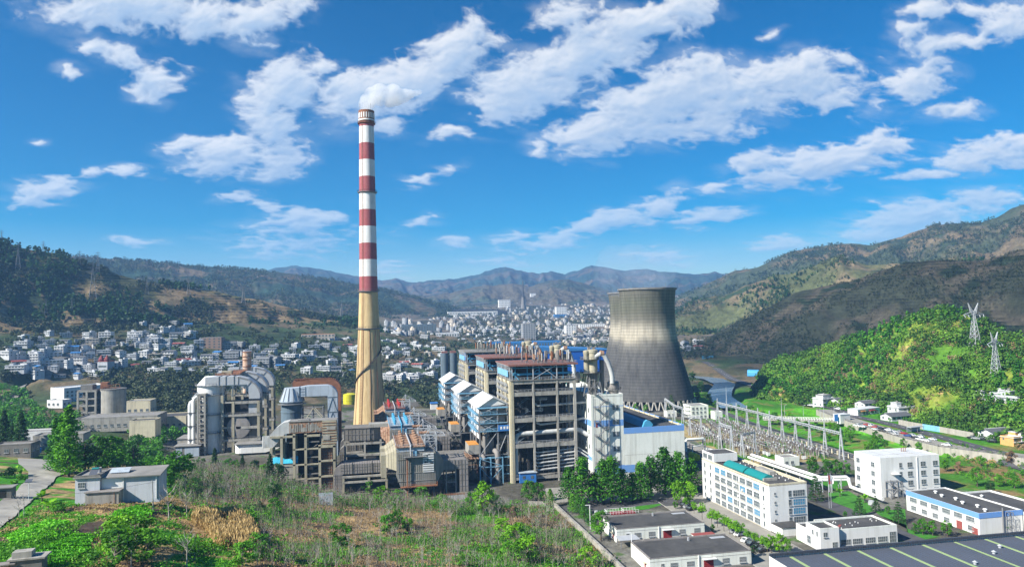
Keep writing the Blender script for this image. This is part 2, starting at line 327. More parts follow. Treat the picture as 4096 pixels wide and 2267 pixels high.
# ground sheet, fine near the camera, out to the horizon
def inpoly(a, b, poly):
    r = np.zeros(a.shape, bool); n = len(poly)
    for i in range(n):
        x1, y1 = poly[i][:2]; x2, y2 = poly[(i+1) % n][:2]
        c = ((y1 > b) != (y2 > b)) & (a < (x2-x1)*(b-y1)/((y2-y1) or 1e-9)+x1); r ^= c
    return r
def covermat(name, sc, rough=.95, amt=.45, bump=.4, sc2=.02):
    q = bpy.data.materials.new(name); q.use_nodes = True; nt = q.node_tree; N = nt.nodes; L = nt.links; b = N['Principled BSDF']; b.inputs['Roughness'].default_value = rough; b.inputs['Specular IOR Level'].default_value = .1
    at = N.new('ShaderNodeAttribute'); at.attribute_name = 'cover'
    tc = N.new('ShaderNodeTexCoord'); out = at.outputs['Color']; hh = None
    for s_, a_ in ((sc, amt), (sc*5, amt*.8), (sc2, amt*.5)):
        no = N.new('ShaderNodeTexNoise'); no.inputs['Scale'].default_value = s_; no.inputs['Detail'].default_value = 8; no.inputs['Roughness'].default_value = .7; L.new(tc.outputs['Object'], no.inputs['Vector'])
        mr = N.new('ShaderNodeMapRange'); mr.inputs['From Min'].default_value = .3; mr.inputs['From Max'].default_value = .7; mr.inputs['To Min'].default_value = 1-a_; mr.inputs['To Max'].default_value = 1+a_; L.new(no.outputs['Fac'], mr.inputs['Value'])
        vm = N.new('ShaderNodeVectorMath'); vm.operation = 'SCALE'; L.new(out, vm.inputs[0]); L.new(mr.outputs[0], vm.inputs['Scale']); out = vm.outputs[0]; hh = hh or no.outputs['Fac']
    L.new(out, b.inputs['Base Color'])
    bp = N.new('ShaderNodeBump'); bp.inputs['Strength'].default_value = bump; bp.inputs['Distance'].default_value = .6; L.new(hh, bp.inputs['Height']); L.new(bp.outputs[0], b.inputs['Normal']); M[name] = q
covermat('ground', .35); covermat('hill', .06, sc2=.008)
def lerp3(c, d, t): return np.asarray(c)*(1-t[..., None])+np.asarray(d)*t[..., None]
WALLP = [P(1395, 1268, 0), P(1480, 1350, 0), P(1570, 1432, 0)]
PLANT = [(-140, 395), (-60, 372), (-30, 330), (0, 312), WALLP[0][:2], WALLP[1][:2], WALLP[2][:2], (40, 150), (60, 90), (270, 90), (270, 250), (246, 330), (246, 520), (180, 640), (-60, 640), (-160, 560)]
YARD = [(188, 350), (238, 343), (247, 500), (212, 505), (192, 440)]
def fgmask(a, b): return fbm(a/17+3, b/11, 4, 63)*.7+fbm(a/5, b/4, 3, 64)*.3+.10*sstep(-45, 10, a)*sstep(30, 0, a)
CROPW = [tuple(G(x, y)[:2]) for x, y in [(98,1385),(190,1345),(240,1350),(215,1390),(150,1422),(84,1416)]]; SOILW = [tuple(G(x, y)[:2]) for x, y in [(190,1340),(215,1312),(300,1312),(300,1335),(245,1348)]]
def ground_cover(a, b):
    n1 = fbm(a/22, b/22, 5, 3); n2 = fbm(a/7, b/7, 5, 9); n3 = fbm(a/60, b/60, 4, 21)
    col = lerp3((.045, .075, .028), (.13, .10, .06), sstep(.42, .62, n3)); col = lerp3(col, np.broadcast_to((.030, .045, .022), col.shape), sstep(.5, .6, n1)*.7)
    d = np.hypot(a, b)
    # foreground slope: meadow, dry straw, bare dark soil
    fg = sstep(420, 330, b)*sstep(60, 40, a)
    m = lerp3((.06, .20, .012), (.36, .25, .12), sstep(.48, .57, fgmask(a, b))); m = lerp3(m, np.broadcast_to((.085, .06, .045), col.shape), sstep(.56, .64, fbm(a/12+31, b/6, 4, 5)))
    m = lerp3(m, np.broadcast_to((.05, .21, .015), col.shape), sstep(.56, .64, fbm(a/13-9, b/13, 3, 15)))
    col = lerp3(col, m, fg)
    for pl_ in (CROPW, SOILW): col = np.where(inpoly(a, b, pl_)[..., None], np.array((.085, .062, .045)), col)
    pl = inpoly(a, b, PLANT).astype(float); y = lerp3((.155, .15, .13), (.085, .08, .065), sstep(.4, .6, n1)); y = lerp3(y, np.broadcast_to((.05, .10, .02), col.shape), sstep(.6, .68, n2)*.8)
    col = lerp3(col, y, pl)
    yd = inpoly(a, b, YARD).astype(float); y = lerp3((.32, .25, .12), (.06, .17, .015), sstep(.44, .54, fbm(a/9, b/14, 4, 33))); col = lerp3(col, y, yd)
    # right bank of the plant, river meadow and flood plain
    rb = (sstep(246, 256, a)*sstep(720, 660, b)*sstep(520, 450, a))*(1-yd); y = lerp3((.045, .16, .012), (.07, .24, .014), sstep(.4, .6, n1)); y = lerp3(y, np.broadcast_to((.20, .15, .06), col.shape), sstep(.57, .66, n2)*.7); col = lerp3(col, y, rb)
    fr = sstep(345, 320, b)*sstep(242, 256, a); y = lerp3((.05, .15, .015), (.20, .14, .06), sstep(.48, .62, n1)); col = lerp3(col, y, fr)
    tn = sstep(1150, 1400, d)*sstep(-60, 60, a); y = lerp3((.05, .055, .045), (.16, .13, .10), sstep(.42, .6, n3*.5+n1*.5)); col = lerp3(col, y, tn)
    # lawn in front of the white tower
    return col
def build_ground():
    az = np.linspace(rad(-52), rad(58), 560)
    d = np.concatenate([np.geomspace(60, 140, 40)[:-1], np.geomspace(140, 420, 330)[:-1], np.geomspace(420, 1100, 150)[:-1], np.geomspace(1100, 6000, 120)])
    A, D = np.meshgrid(az, d, indexing='ij'); a = D*np.sin(A); b = D*np.cos(A); z = gh(a, b)
    far = sstep(800, 1300, D); z = z+far*(fbm(a/160, b/160, 5, 4)-.5)*26
    # terraced plots
    st = 2.4; t = z/st; zt = (np.floor(t)+sstep(.62, 1, t-np.floor(t)))*st; k = sstep(550, 700, D)*.85*(1-sstep(2200, 3000, D)); z = z*(1-k)+zt*k
    z = np.where(D > 3300, z-(D-3300)*.03, z)
    col = ground_cover(a, b); nu, nd = A.shape
    idx = np.arange(nu*nd).reshape(nu, nd); q = np.stack([idx[:-1, :-1], idx[1:, :-1], idx[1:, 1:], idx[:-1, 1:]], -1).reshape(-1, 4)
    me = npmesh('ground', np.stack([a, b, z], -1).reshape(-1, 3), q[:, ::-1], 'ground', smooth=True)
    at = me.attributes.new('cover', 'FLOAT_COLOR', 'POINT'); at.data.foreach_set('color', np.concatenate([np.clip(col, 0, 1).reshape(-1, 3), np.ones((nu*nd, 1))], 1).astype(np.float32).ravel())
    tag(link('ground', me), kind='structure')
build_ground()
# hills, each from its skyline at its own distance and with a foot on the valley floor
HILLS = {}
def hill(name, sky, dist, foot, cols, seed, amp=10, nu=420, ns=120, terr=3.5, tk=.6, gully=.5, back=.7, cover_sc=90, thr=(.42, .6, .55, .66), zf_off=-6, bare=None):
    sk = [DR(x, y) for x, y in sky]; azs = np.array([math.atan2(d[0], d[1]) for d in sk]); dd = np.interp(azs, [azs[0], azs[-1]], dist) if len(dist) == 2 else np.array(dist, float)
    zc = np.array([H+d[2]/math.hypot(d[0], d[1])*q for d, q in zip(sk, dd)])
    fa = np.linspace(azs[0], azs[-1], len(foot)); az = np.linspace(azs[0], azs[-1], nu); s = np.concatenate([np.linspace(0, 1, ns), np.linspace(1, 1.6, ns//4)[1:]])
    dc = np.interp(az, azs, dd); zcr = np.interp(az, azs, zc); df = np.interp(az, fa, foot)
    zf = gh(df*np.sin(az), df*np.cos(az))+zf_off
    arc = az*dc.mean(); zcr = zcr+(fbm(arc/38, arc*0, 4, seed)-.5)*amp*.55
    S = s[None, :]; Dm = df[:, None]+(dc-df)[:, None]*S; a = Dm*np.sin(az)[:, None]; b = Dm*np.cos(az)[:, None]
    up = np.clip(S, 0, 1); prof = up**1.15*.55+sstep(0, 1, up)*.45
    z = zf[:, None]+(zcr-zf)[:, None]*prof
    env = np.sin(np.pi*np.clip(S, 0, 1))**.8
    spur = np.abs(fbm(arc[:, None]/130+S*.6, S*1.6+seed, 4, seed+3)-.5)*2
    z = z-env*spur*(zcr-zf)[:, None]*gully*.55+env*(fbm(a/45, b/45, 5, seed+5)-.5)*amp*1.6
    z = np.where(S > 1, zcr[:, None]-(S-1)*(zcr-zf)[:, None]*back, z)
    if terr:
        tm = sstep(.45, .6, fbm(a/cover_sc*.7+5, b/cover_sc*.7, 3, seed+8))*tk; t = z/terr; zt = (np.floor(t)+sstep(.6, 1, t-np.floor(t)))*terr; z = np.where(S < .97, z*(1-tm)+zt*tm, z)
    else: tm = z*0
    n = fbm(a/cover_sc, b/cover_sc, 5, seed+11); n2 = fbm(a/cover_sc*3.1, b/cover_sc*3.1, 4, seed+13)
    c = lerp3(cols[0], cols[1], sstep(thr[0], thr[1], n)); c = lerp3(c, np.broadcast_to(cols[2], c.shape), sstep(thr[2], thr[3], n2*.45+n*.55+0*n))
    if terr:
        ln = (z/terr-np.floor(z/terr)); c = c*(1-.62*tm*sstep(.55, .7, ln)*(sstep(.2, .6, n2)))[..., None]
    nuu, nss = a.shape; idx = np.arange(nuu*nss).reshape(nuu, nss); q = np.stack([idx[:-1, :-1], idx[1:, :-1], idx[1:, 1:], idx[:-1, 1:]], -1).reshape(-1, 4)
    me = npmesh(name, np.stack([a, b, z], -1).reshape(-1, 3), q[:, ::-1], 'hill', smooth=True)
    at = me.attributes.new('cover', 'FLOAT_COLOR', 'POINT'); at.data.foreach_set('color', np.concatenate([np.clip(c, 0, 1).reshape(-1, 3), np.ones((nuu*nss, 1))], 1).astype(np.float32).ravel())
    tag(link(name, me), kind='structure'); HILLS[name] = (az, s, a, b, z, n, n2)
hill('far_mountain', [(560,720),(690,674),(740,668),(800,675),(860,688),(910,696),(960,706),(995,700),(1040,711),(1090,705),(1150,700),(1200,690),(1235,678),(1270,672),(1310,681),(1360,688),(1385,682),(1420,690),(1460,678),(1490,668),(1520,672),(1570,680),(1620,676),(1660,683),(1690,684),(1750,690),(1800,684),(1830,692),(1900,720)], (5200, 5200), [3000, 2900, 2900, 3000, 3100], [(.022, .046, .044), (.085, .070, .058), (.016, .036, .038)], 11, amp=26, ns=110, terr=0, tk=.5, gully=.5, cover_sc=330)
hill('middle_hill', [(940,760),(1000,742),(1060,745),(1130,738),(1200,722),(1250,716),(1290,713),(1330,720),(1380,706),(1430,702),(1500,722),(1560,738),(1640,748),(1700,760)], (3400, 3400), [2500, 2300, 2400, 2500, 2500], [(.085, .074, .052), (.045, .058, .042), (.024, .044, .034)], 23, amp=20, terr=6, tk=.9, gully=.6, cover_sc=200)
hill('left_back_hill', [(120,652),(190,645),(260,648),(330,655),(400,660),(500,668),(560,673),(640,679),(700,684),(780,696),(850,706),(900,716),(960,727),(1020,742),(1080,757),(1130,770),(1180,790)], (2700, 2500), [1500, 1500, 1600, 1700, 1900, 2100], [(.022, .046, .032), (.10, .078, .05), (.016, .036, .026)], 31, amp=12, terr=5, tk=.7, gully=.38, cover_sc=170, nu=460)
hill('left_hill', [(-160,560),(-60,590),(0,605),(60,624),(110,634),(200,654),(260,674),(300,692),(370,712),(480,724),(560,737),(640,752),(720,772),(800,792),(860,802),(910,815),(960,832),(1020,850)], (1300, 1250), [980, 990, 1010, 1030, 1080, 1120, 1150, 1180], [(.070, .075, .030), (.19, .14, .078), (.032, .050, .024)], 41, amp=8, terr=4.6, tk=1.0, gully=.5, cover_sc=75, nu=640, ns=200, thr=(.40, .56, .58, .68))
hill('right_back_hill', [(1640,775),(1700,748),(1760,722),(1800,702),(1850,681),(1900,673),(1940,656),(1990,633),(2060,619),(2120,613),(2190,616),(2240,601),(2300,586),(2330,576),(2345,566),(2400,561),(2470,561),(2510,546),(2540,526),(2576,513),(2640,500),(2740,480)], (2700, 2300), [1700, 1600, 1600, 1500, 1500], [(.048, .062, .036), (.13, .10, .06), (.028, .046, .028)], 53, amp=16, terr=5, tk=.6, gully=.6, cover_sc=150, nu=460)
hill('right_middle_hill', [(1655,815),(1690,792),(1740,757),(1790,747),(1850,734),(1900,707),(1960,691),(2000,686),(2050,669),(2085,651),(2112,640),(2140,656),(2180,669),(2230,666),(2300,661),(2400,650),(2500,655),(2640,640)], (1750, 1650), [1330, 1300, 1300, 1300, 1300], [(.075, .085, .036), (.14, .11, .065), (.030, .052, .025)], 61, amp=18, terr=3.5, tk=.6, gully=1.15, cover_sc=90, nu=520, ns=150)
hill('right_hill', [(1640,925),(1690,900),(1740,872),(1800,838),(1850,811),(1900,791),(1950,763),(2000,738),(2060,723),(2130,709),(2200,686),(2280,661),(2350,656),(2420,656),(2480,651),(2520,641),(2576,626),(2640,612),(2740,590)], (1250, 1150), [1060, 980, 900, 850, 820, 800], [(.060, .066, .040), (.115, .098, .066), (.034, .050, .026)], 71, amp=8, terr=4.4, tk=1.0, gully=.6, cover_sc=70, nu=600, ns=160)
hill('green_hill', [(1895,985),(1912,945),(1935,920),(1962,905),(2050,888),(2120,864),(2190,842),(2240,812),(2290,796),(2330,784),(2370,778),(2420,787),(2480,820),(2520,840),(2576,860),(2660,880),(2760,898)], (760, 600), [690, 650, 615, 580, 520, 480, 440, 420], [(.07, .17, .015), (.17, .22, .03), (.36, .24, .10)], 83, amp=5, terr=0, gully=.35, cover_sc=45, nu=420, ns=110, zf_off=-2, thr=(.4, .6, .60, .68))
# water
def ribbon(name, line, w, m, z=None, off=.06, kind='structure', n=2, step=4):
    line = np.array(line, float); seg = np.hypot(*np.diff(line[:, :2], axis=0).T); cum = np.r_[0, np.cumsum(seg)]; k = int(cum[-1]/step)+2; t = np.linspace(0, cum[-1], k)
    x = np.interp(t, cum, line[:, 0]); y = np.interp(t, cum, line[:, 1]); ker = np.ones(5)/5
    if k > 12: x[2:-2] = np.convolve(x, ker, 'valid'); y[2:-2] = np.convolve(y, ker, 'valid')
    tx = np.gradient(x); ty = np.gradient(y); l = np.hypot(tx, ty); nx, ny = ty/l, -tx/l; ww = np.interp(t, cum, w) if isinstance(w, (list, tuple)) else np.full(k, w)
    c = np.linspace(-.5, .5, n+1); a = x[:, None]+nx[:, None]*ww[:, None]*c; b = y[:, None]+ny[:, None]*ww[:, None]*c
    zz = (gh(a, b) if z is None else np.full(a.shape, z)); zz = (zz if z is not None else np.maximum(zz, 0*zz-5))+off
    idx = np.arange(a.size).reshape(a.shape); q = np.stack([idx[:-1, :-1], idx[1:, :-1], idx[1:, 1:], idx[:-1, 1:]], -1).reshape(-1, 4)
    o = link(name, npmesh(name, np.stack([a, b, zz], -1).reshape(-1, 3), q, m)); tag(o, kind=kind); return o
wq = mat('water', (.10, .15, .19), (.16, .21, .25), .06, rough=.18, amt=1, spec=.7)
ribbon('river', RIV[1:8], 23, 'water', z=-1.2)
# ---------------------------------------------------------------- clouds: one far layer on a dome 25 km out, cover and sunlight worked out here
def build_clouds():
    X = np.linspace(-140, 2716, 1300); Y = np.linspace(-160, 800, 470); x, y = np.meshgrid(X, Y, indexing='ij')
    py = np.clip((800-y)/700, .12, 1.2); ys = y/np.clip(.45+.55*py, .45, 1)
    wx = (fbm(x/95, ys/70, 4, 101)-.5)*70; wy = (fbm(x/95+40, ys/70, 4, 102)-.5)*46
    cov = np.full(x.shape, -1.2)
    for cx, cy, rx, ry, ang, w in CLOUDS:
        t = rad(-ang); dx = x+wx-cx; dy = y+wy-cy; u = (dx*math.cos(t)+dy*math.sin(t))/rx; v = (-dx*math.sin(t)+dy*math.cos(t))/ry
        q = w*(1.0-np.sqrt(u*u+v*v)); k = .22; h = np.clip(.5+.5*(q-cov)/k, 0, 1); cov = cov*(1-h)+q*h+k*h*(1-h)
    cov = np.maximum(cov, -.8)
    bil = 1-np.abs(fbm((x+wx*.6)/64, (ys+wy*.6)/46, 6, 111, .5)*2-1); f2 = fbm((x+wx)/34, (ys+wy)/25, 6, 117, .58); f3 = fbm((x+y*.55)/170, (ys-x*.28)/60, 5, 121, .55)
    den = np.clip(cov*1.05+(bil-.74)*.80+(f2-.5)*.80+(f3-.5)*.55+.12, 0, None)
    wisp = np.clip(cov*.8+.62+(f3-.5)*1.3+(f2-.5)*.7, 0, 1)*.30*sstep(-.75, .1, cov)
    a = np.maximum((1-np.exp(-den*3.4))*sstep(-.05, .58, den), wisp*sstep(.45, .75, f3+.12*f2))
    dxp = X[1]-X[0]; dyp = Y[1]-Y[0]
    def blur(q, n):
        for ax in (0, 1):
            for _ in range(2): c = np.cumsum(np.concatenate([np.repeat(np.take(q, [0], ax), n+1, ax), q, np.repeat(np.take(q, [-1], ax), n, ax)], ax), ax); L_ = q.shape[ax]; q = (np.take(c, range(2*n+1, 2*n+1+L_), ax)-np.take(c, range(0, L_), ax))/(2*n+1)
        return q
    # sunlight through the cloud: thickness met on the way to the sun (up and left in the picture)
    tau = np.zeros_like(den); soft = blur(den, 2)
    for i in range(1, 17): tau += np.roll(np.roll(soft, int(round(i*2.2/dxp)), 0), int(round(i*4.4/dyp)), 1)
    tau *= 6.5/60
    hgt = np.sqrt(blur(den, 1)+.01)*30; gx = np.gradient(hgt, axis=0)/dxp; gy = np.gradient(hgt, axis=1)/dyp; nz = 1/np.sqrt(1+gx*gx+gy*gy)
    lam = np.clip((-gx*-.5-gy*-.62+.60)*nz, 0, 1.2)
    lit = np.clip(.20+.56*np.exp(-tau*.80)+.28*lam, 0, 1.0); lit = lit*.9+.1*(f2); air = sstep(760, 250, y)
    a = a*(.5+.5*air)
    r = np.stack([x, y], -1)
    dirs = FWD+((x*1.5901-2048)/F)[..., None]*RGT-((y*1.5901-1133.5)/F)[..., None]*UP; dirs /= np.linalg.norm(dirs, axis=-1, keepdims=True)
    pos = CAM+dirs*25000; nu, nv = x.shape; idx = np.arange(nu*nv).reshape(nu, nv)
    q = np.stack([idx[:-1, :-1], idx[1:, :-1], idx[1:, 1:], idx[:-1, 1:]], -1)
    am = np.maximum(np.maximum(a[:-1, :-1], a[1:, :-1]), np.maximum(a[1:, 1:], a[:-1, 1:])); up = dirs[:-1, 1:, 2] > -.01
    q = q[(am > .004) & up].reshape(-1, 4); used = np.unique(q); rm = np.zeros(nu*nv, np.int64); rm[used] = np.arange(len(used)); q = rm[q]
    me = npmesh('sky', pos.reshape(-1, 3)[used], q, [])
    for nm, ar in (('cover', a), ('sunlit', lit)): t = me.attributes.new(nm, 'FLOAT', 'POINT'); t.data.foreach_set('value', ar.reshape(-1)[used].astype(np.float32))
    mq = bpy.data.materials.new('cloud'); mq.use_nodes = True; n = mq.node_tree; n.nodes.clear(); L = n.links
    o = n.nodes.new('ShaderNodeOutputMaterial'); em = n.nodes.new('ShaderNodeEmission'); tr = n.nodes.new('ShaderNodeBsdfTransparent'); mx = n.nodes.new('ShaderNodeMixShader')
    ac = n.nodes.new('ShaderNodeAttribute'); ac.attribute_name = 'cover'; al = n.nodes.new('ShaderNodeAttribute'); al.attribute_name = 'sunlit'; rp = n.nodes.new('ShaderNodeValToRGB')
    e = rp.color_ramp.elements; e[0].position = .30; e[0].color = (.17, .255, .375, 1); e[1].position = .98; e[1].color = (.475, .475, .475, 1); k = e.new(.55); k.color = (.245, .305, .39, 1); k = e.new(.78); k.color = (.385, .41, .445, 1)
    L.new(al.outputs['Fac'], rp.inputs[0]); L.new(rp.outputs[0], em.inputs[0]); em.inputs[1].default_value = 1.0
    L.new(ac.outputs['Fac'], mx.inputs[0]); L.new(tr.outputs[0], mx.inputs[1]); L.new(em.outputs[0], mx.inputs[2]); L.new(mx.outputs[0], o.inputs[0]); mq.cycles.emission_sampling = 'NONE'
    me.materials.append(mq); tag(link('sky', me), kind='structure')
build_clouds()
# ---------------------------------------------------------------- power plant
R_ = random.Random(7)
# material of the cooling towers: streaked concrete with a dark grey base, a pale middle and an olive top
def coolmat(off):
    q = mat('cool%d' % off, (.3, .27, .2)); nt = q.node_tree; N = nt.nodes; L = nt.links; b = N['Principled BSDF']
    tc = N.new('ShaderNodeTexCoord'); sp = N.new('ShaderNodeSeparateXYZ'); L.new(tc.outputs['Object'], sp.inputs[0])
    no = N.new('ShaderNodeTexNoise'); no.inputs['Scale'].default_value = .05; no.inputs['Detail'].default_value = 5; L.new(tc.outputs['Object'], no.inputs['Vector'])
    mm = N.new('ShaderNodeMath'); mm.operation = 'MULTIPLY_ADD'; L.new(no.outputs['Fac'], mm.inputs[0]); mm.inputs[1].default_value = 16; L.new(sp.outputs['Z'], mm.inputs[2])
    mr = N.new('ShaderNodeMapRange'); mr.inputs['From Min'].default_value = 8; mr.inputs['From Max'].default_value = 110; L.new(mm.outputs[0], mr.inputs['Value'])
    rp = N.new('ShaderNodeValToRGB'); e = rp.color_ramp.elements; e[0].position = 0; e[0].color = (.13, .125, .115, 1); e[1].position = 1; e[1].color = (.17, .165, .125, 1)
    for p_, c_ in ((.04, (.082, .082, .080)), (.25, (.066, .067, .068)), (.44, (.080, .080, .078)), (.52, (.14, .135, .12)), (.59, (.34, .31, .245)), (.67, (.32, .295, .24)), (.74, (.145, .14, .115)), (.86, (.125, .13, .10)), (.96, (.145, .142, .12))):
        k = e.new(p_); k.color = (*c_, 1)
    L.new(mr.outputs[0], rp.inputs[0])
    mp = N.new('ShaderNodeMapping'); mp.inputs['Scale'].default_value = (.35, .35, .02); L.new(tc.outputs['Object'], mp.inputs['Vector'])
    n2 = N.new('ShaderNodeTexNoise'); n2.inputs['Scale'].default_value = 1; n2.inputs['Detail'].default_value = 7; n2.inputs['Roughness'].default_value = .7; L.new(mp.outputs[0], n2.inputs['Vector'])
    m2 = N.new('ShaderNodeMapRange'); m2.inputs['From Min'].default_value = .35; m2.inputs['From Max'].default_value = .7; m2.inputs['To Min'].default_value = 1.15; m2.inputs['To Max'].default_value = .62; L.new(n2.outputs['Fac'], m2.inputs['Value'])
    wv = N.new('ShaderNodeMath'); wv.operation = 'MULTIPLY'; L.new(sp.outputs['Z'], wv.inputs[0]); wv.inputs[1].default_value = 2*math.pi/2.6
    sn = N.new('ShaderNodeMath'); sn.operation = 'SINE'; L.new(wv.outputs[0], sn.inputs[0])
    n3 = N.new('ShaderNodeTexNoise'); n3.inputs['Scale'].default_value = .3; n3.inputs['Detail'].default_value = 6; L.new(tc.outputs['Object'], n3.inputs['Vector'])
    mul = N.new('ShaderNodeMath'); mul.operation = 'MULTIPLY'; L.new(sn.outputs[0], mul.inputs[0]); L.new(n3.outputs['Fac'], mul.inputs[1])
    m3 = N.new('ShaderNodeMath'); m3.operation = 'MULTIPLY_ADD'; L.new(mul.outputs[0], m3.inputs[0]); m3.inputs[1].default_value = .22; m3.inputs[2].default_value = 1.0
    m4 = N.new('ShaderNodeMath'); m4.operation = 'MULTIPLY'; L.new(m2.outputs[0], m4.inputs[0]); L.new(m3.outputs[0], m4.inputs[1])
    sc = N.new('ShaderNodeVectorMath'); sc.operation = 'SCALE'; L.new(rp.outputs[0], sc.inputs[0]); L.new(m4.outputs[0], sc.inputs['Scale'])
    for l in list(b.inputs['Base Color'].links): L.remove(l)
    L.new(sc.outputs[0], b.inputs['Base Color']); b.inputs['Roughness'].default_value = .95; b.inputs['Specular IOR Level'].default_value = .1
coolmat(0)
def cooling_tower(loc, label):
    t = thing('cooling_tower', label, 'cooling tower', loc, group='cooling towers of the plant')
    zs = np.arange(7, 100.6, 1.3); r = np.interp(zs, [7, 18, 32, 45, 55, 66, 78, 90, 101], [37.4, 34.6, 30.6, 27.0, 24.9, 23.5, 23.0, 23.5, 24.6])
    prof = []
    for i, (z, q) in enumerate(zip(zs, r)): prof += [(q+.05, z), (q-.02, z+1.0)]
    bm = B(); bm.lathe(0, 0, prof, 96, cap=False); bm.lathe(0, 0, [(23.6, 100.5), (22.3, 80), (23, 64), (26, 50)], 64, cap=False)
    o = bm.out('shell', 'cool0', t, smooth=False); o.data.polygons.foreach_set('use_smooth', [True]*len(o.data.polygons))
    B().lathe(0, 0, [(24.5, 99.6), (25.5, 99.9), (25.5, 101.3), (23.6, 101.3), (23.6, 99.6)], 72, cap=False).out('rim', 'conc_d', t)
    for k in range(8): a = k*.785+.3; B().tube([(25*math.cos(a), 25*math.sin(a), 101), (25*math.cos(a), 25*math.sin(a), 105)], .09, 4).out('lightning_rod', 'steel', t)
    n = 44; proto = None
    for k in range(n):
        a = 2*math.pi*k/n
        if proto is None:
            bm = B()
            for s in (-1, 1):
                bm.bar((37.2*math.cos(.012*s), 37.2*math.sin(.012*s), 7.2), (39.6*math.cos(.058*s), 39.6*math.sin(.058*s), 0), .95, .95)
            proto = bm.out('support_column', 'conc', t); proto.rotation_euler.z = a
        else:
            c = proto.copy(); C.objects.link(c); c.rotation_euler.z = a
    B().lathe(0, 0, [(33, 0), (33, 6.5), (10, 7.5)], 48, cap=False).lathe(0, 0, [(42, 0), (42, 1.2), (41.4, 1.2), (41.4, 0)], 60, cap=False).out('basin', 'darkst', t)
    bm = B()
    for z in np.arange(8, 100, 2.2):
        q = np.interp(z, [7, 18, 32, 45, 55, 66, 78, 90, 101], [37.4, 34.6, 30.6, 27.0, 24.9, 23.5, 23.0, 23.5, 24.6])+.8; a = -.12
        for s in (-.02, .02): bm.bar((q*math.cos(a+s), q*math.sin(a+s), z), (q*math.cos(a+s), q*math.sin(a+s), z+2.3), .12)
        bm.bar((q*math.cos(a-.02), q*math.sin(a-.02), z), (q*math.cos(a+.02), q*math.sin(a+.02), z), .12)
    bm.out('ladder', 'steel', t)
cooling_tower((229, 590, 0), 'concrete cooling tower with dark base and pale middle band, fully in view')
_c = DR(2530/1.5901, 1172/1.5901); _k = 735/math.hypot(_c[0], _c[1])
cooling_tower((_c[0]*_k, _c[1]*_k, 0), 'dark grey cooling tower mostly hidden behind the pale-banded one')
# chimney
def chimney():
    t = thing('chimney', 'very tall tapering chimney with red and white bands above a stained yellow concrete base', 'chimney', (-8.5, 538, 0))
    zr = [(0, 12.3), (12, 11.4), (30, 10.0), (50, 8.9), (73, 7.8), (100.2, 6.7), (235, 5.3)]
    rz = lambda z: float(np.interp(z, [q[0] for q in zr], [q[1] for q in zr]))
    B().lathe(0, 0, [(rz(z), z) for z in (0, 6, 12, 20, 30, 40, 50, 62, 73, 86, 100.2)], 40).out('concrete_base', 'chim_y', t, smooth=True)
    bands = [100.2, 111.3, 123.8, 136, 148.5, 160.9, 173.8, 185.6, 198.1, 210.6, 223.1, 226.5]
    prof = [(rz(z), z) for z in bands]
    B().lathe(0, 0, prof, 40, m=[0 if i % 2 == 0 else 1 for i in range(len(bands)-1)]).out('striped_shaft', ['red', 'white'], t, smooth=True)
    bm = B().lathe(0, 0, [(5.5, 226.5), (5.75, 227.5), (5.85, 235.2), (5.0, 235.2), (4.9, 230)], 40, cap=False)
    for k in range(20):
        a = 2*math.pi*k/20
        bm.box(-.45, .45, -.1, .1, 229.3, 233.2, 1); 
        for i in range(len(bm.v)-8, len(bm.v)):
            x, y, z = bm.v[i]; x, y = x, y-5.9; bm.v[i] = (x*math.cos(a)-y*math.sin(a), x*math.sin(a)+y*math.cos(a), z)
    bm.out('crown', ['rust', 'white'], t)
    B().lathe(0, 0, [(5.8, 227.2), (5.95, 227.2), (5.95, 228.5), (5.8, 228.5)], 40, cap=False).out('white_ring', 'white', t)
    for k in range(4): a = k*1.57+.6; B().tube([(5.7*math.cos(a), 5.7*math.sin(a), 234), (5.7*math.cos(a), 5.7*math.sin(a), 240)], .08, 4).out('lightning_rod', 'steel', t)
    for z, r, c in ((225.6, 6.5, 'rust'), (173.8, 7.2, 'darkst'), (100.2, 8.1, 'steel'), (73, 9.2, 'darkst')):
        q = rz(z); p = B().lathe(0, 0, [(q-.1, z-.9), (r, z-.1), (r, z+.25), (q-.1, z+.25)], 36, cap=False).out('platform', 'steel' if c != 'rust' else 'rust', t)
        bm = B(); n = 24
        for k in range(n):
            a, a2 = 2*math.pi*k/n, 2*math.pi*(k+1)/n; A = (r*math.cos(a), r*math.sin(a), z+.25); A2 = (r*math.cos(a2), r*math.sin(a2), z+.25)
            bm.rail(A, A2, 1.3, step=3, t=.14)
        bm.out('railing', c, p)
    bm = B(); a = rad(235)
    for z in np.arange(2, 226, 1.1):
        q, q2 = rz(z)+.35, rz(z+1.1)+.35
        for s in (-.07, .07): bm.bar((q*math.cos(a+s), q*math.sin(a+s), z), (q2*math.cos(a+s), q2*math.sin(a+s), z+1.1), .12)
        bm.bar((q*math.cos(a-.07), q*math.sin(a-.07), z), (q*math.cos(a+.07), q*math.sin(a+.07), z), .12)
    bm.out('ladder', 'rust', t)
    bm = B(); pts = []
    for k in range(41): a = rad(185+k*4.3); z = 33+k*.68; q = rz(z)+.5; pts.append((q*math.cos(a), q*math.sin(a), z))
    for p, q in zip(pts[:-1], pts[1:]): bm.bar(p, q, .9, .35); bm.rail(p, q, 1.2, step=1.5, t=.13)
    bm.out('spiral_stair', 'darkst', t)
    bm = B()
    for k in range(5): a = rad(210+k*32); bm.tube([((rz(z)+.12)*math.cos(a), (rz(z)+.12)*math.sin(a), z) for z in (1, 20, 45, 72)], .16, 5)
    bm.out('conductor_cable', 'rust', t)
chimney()
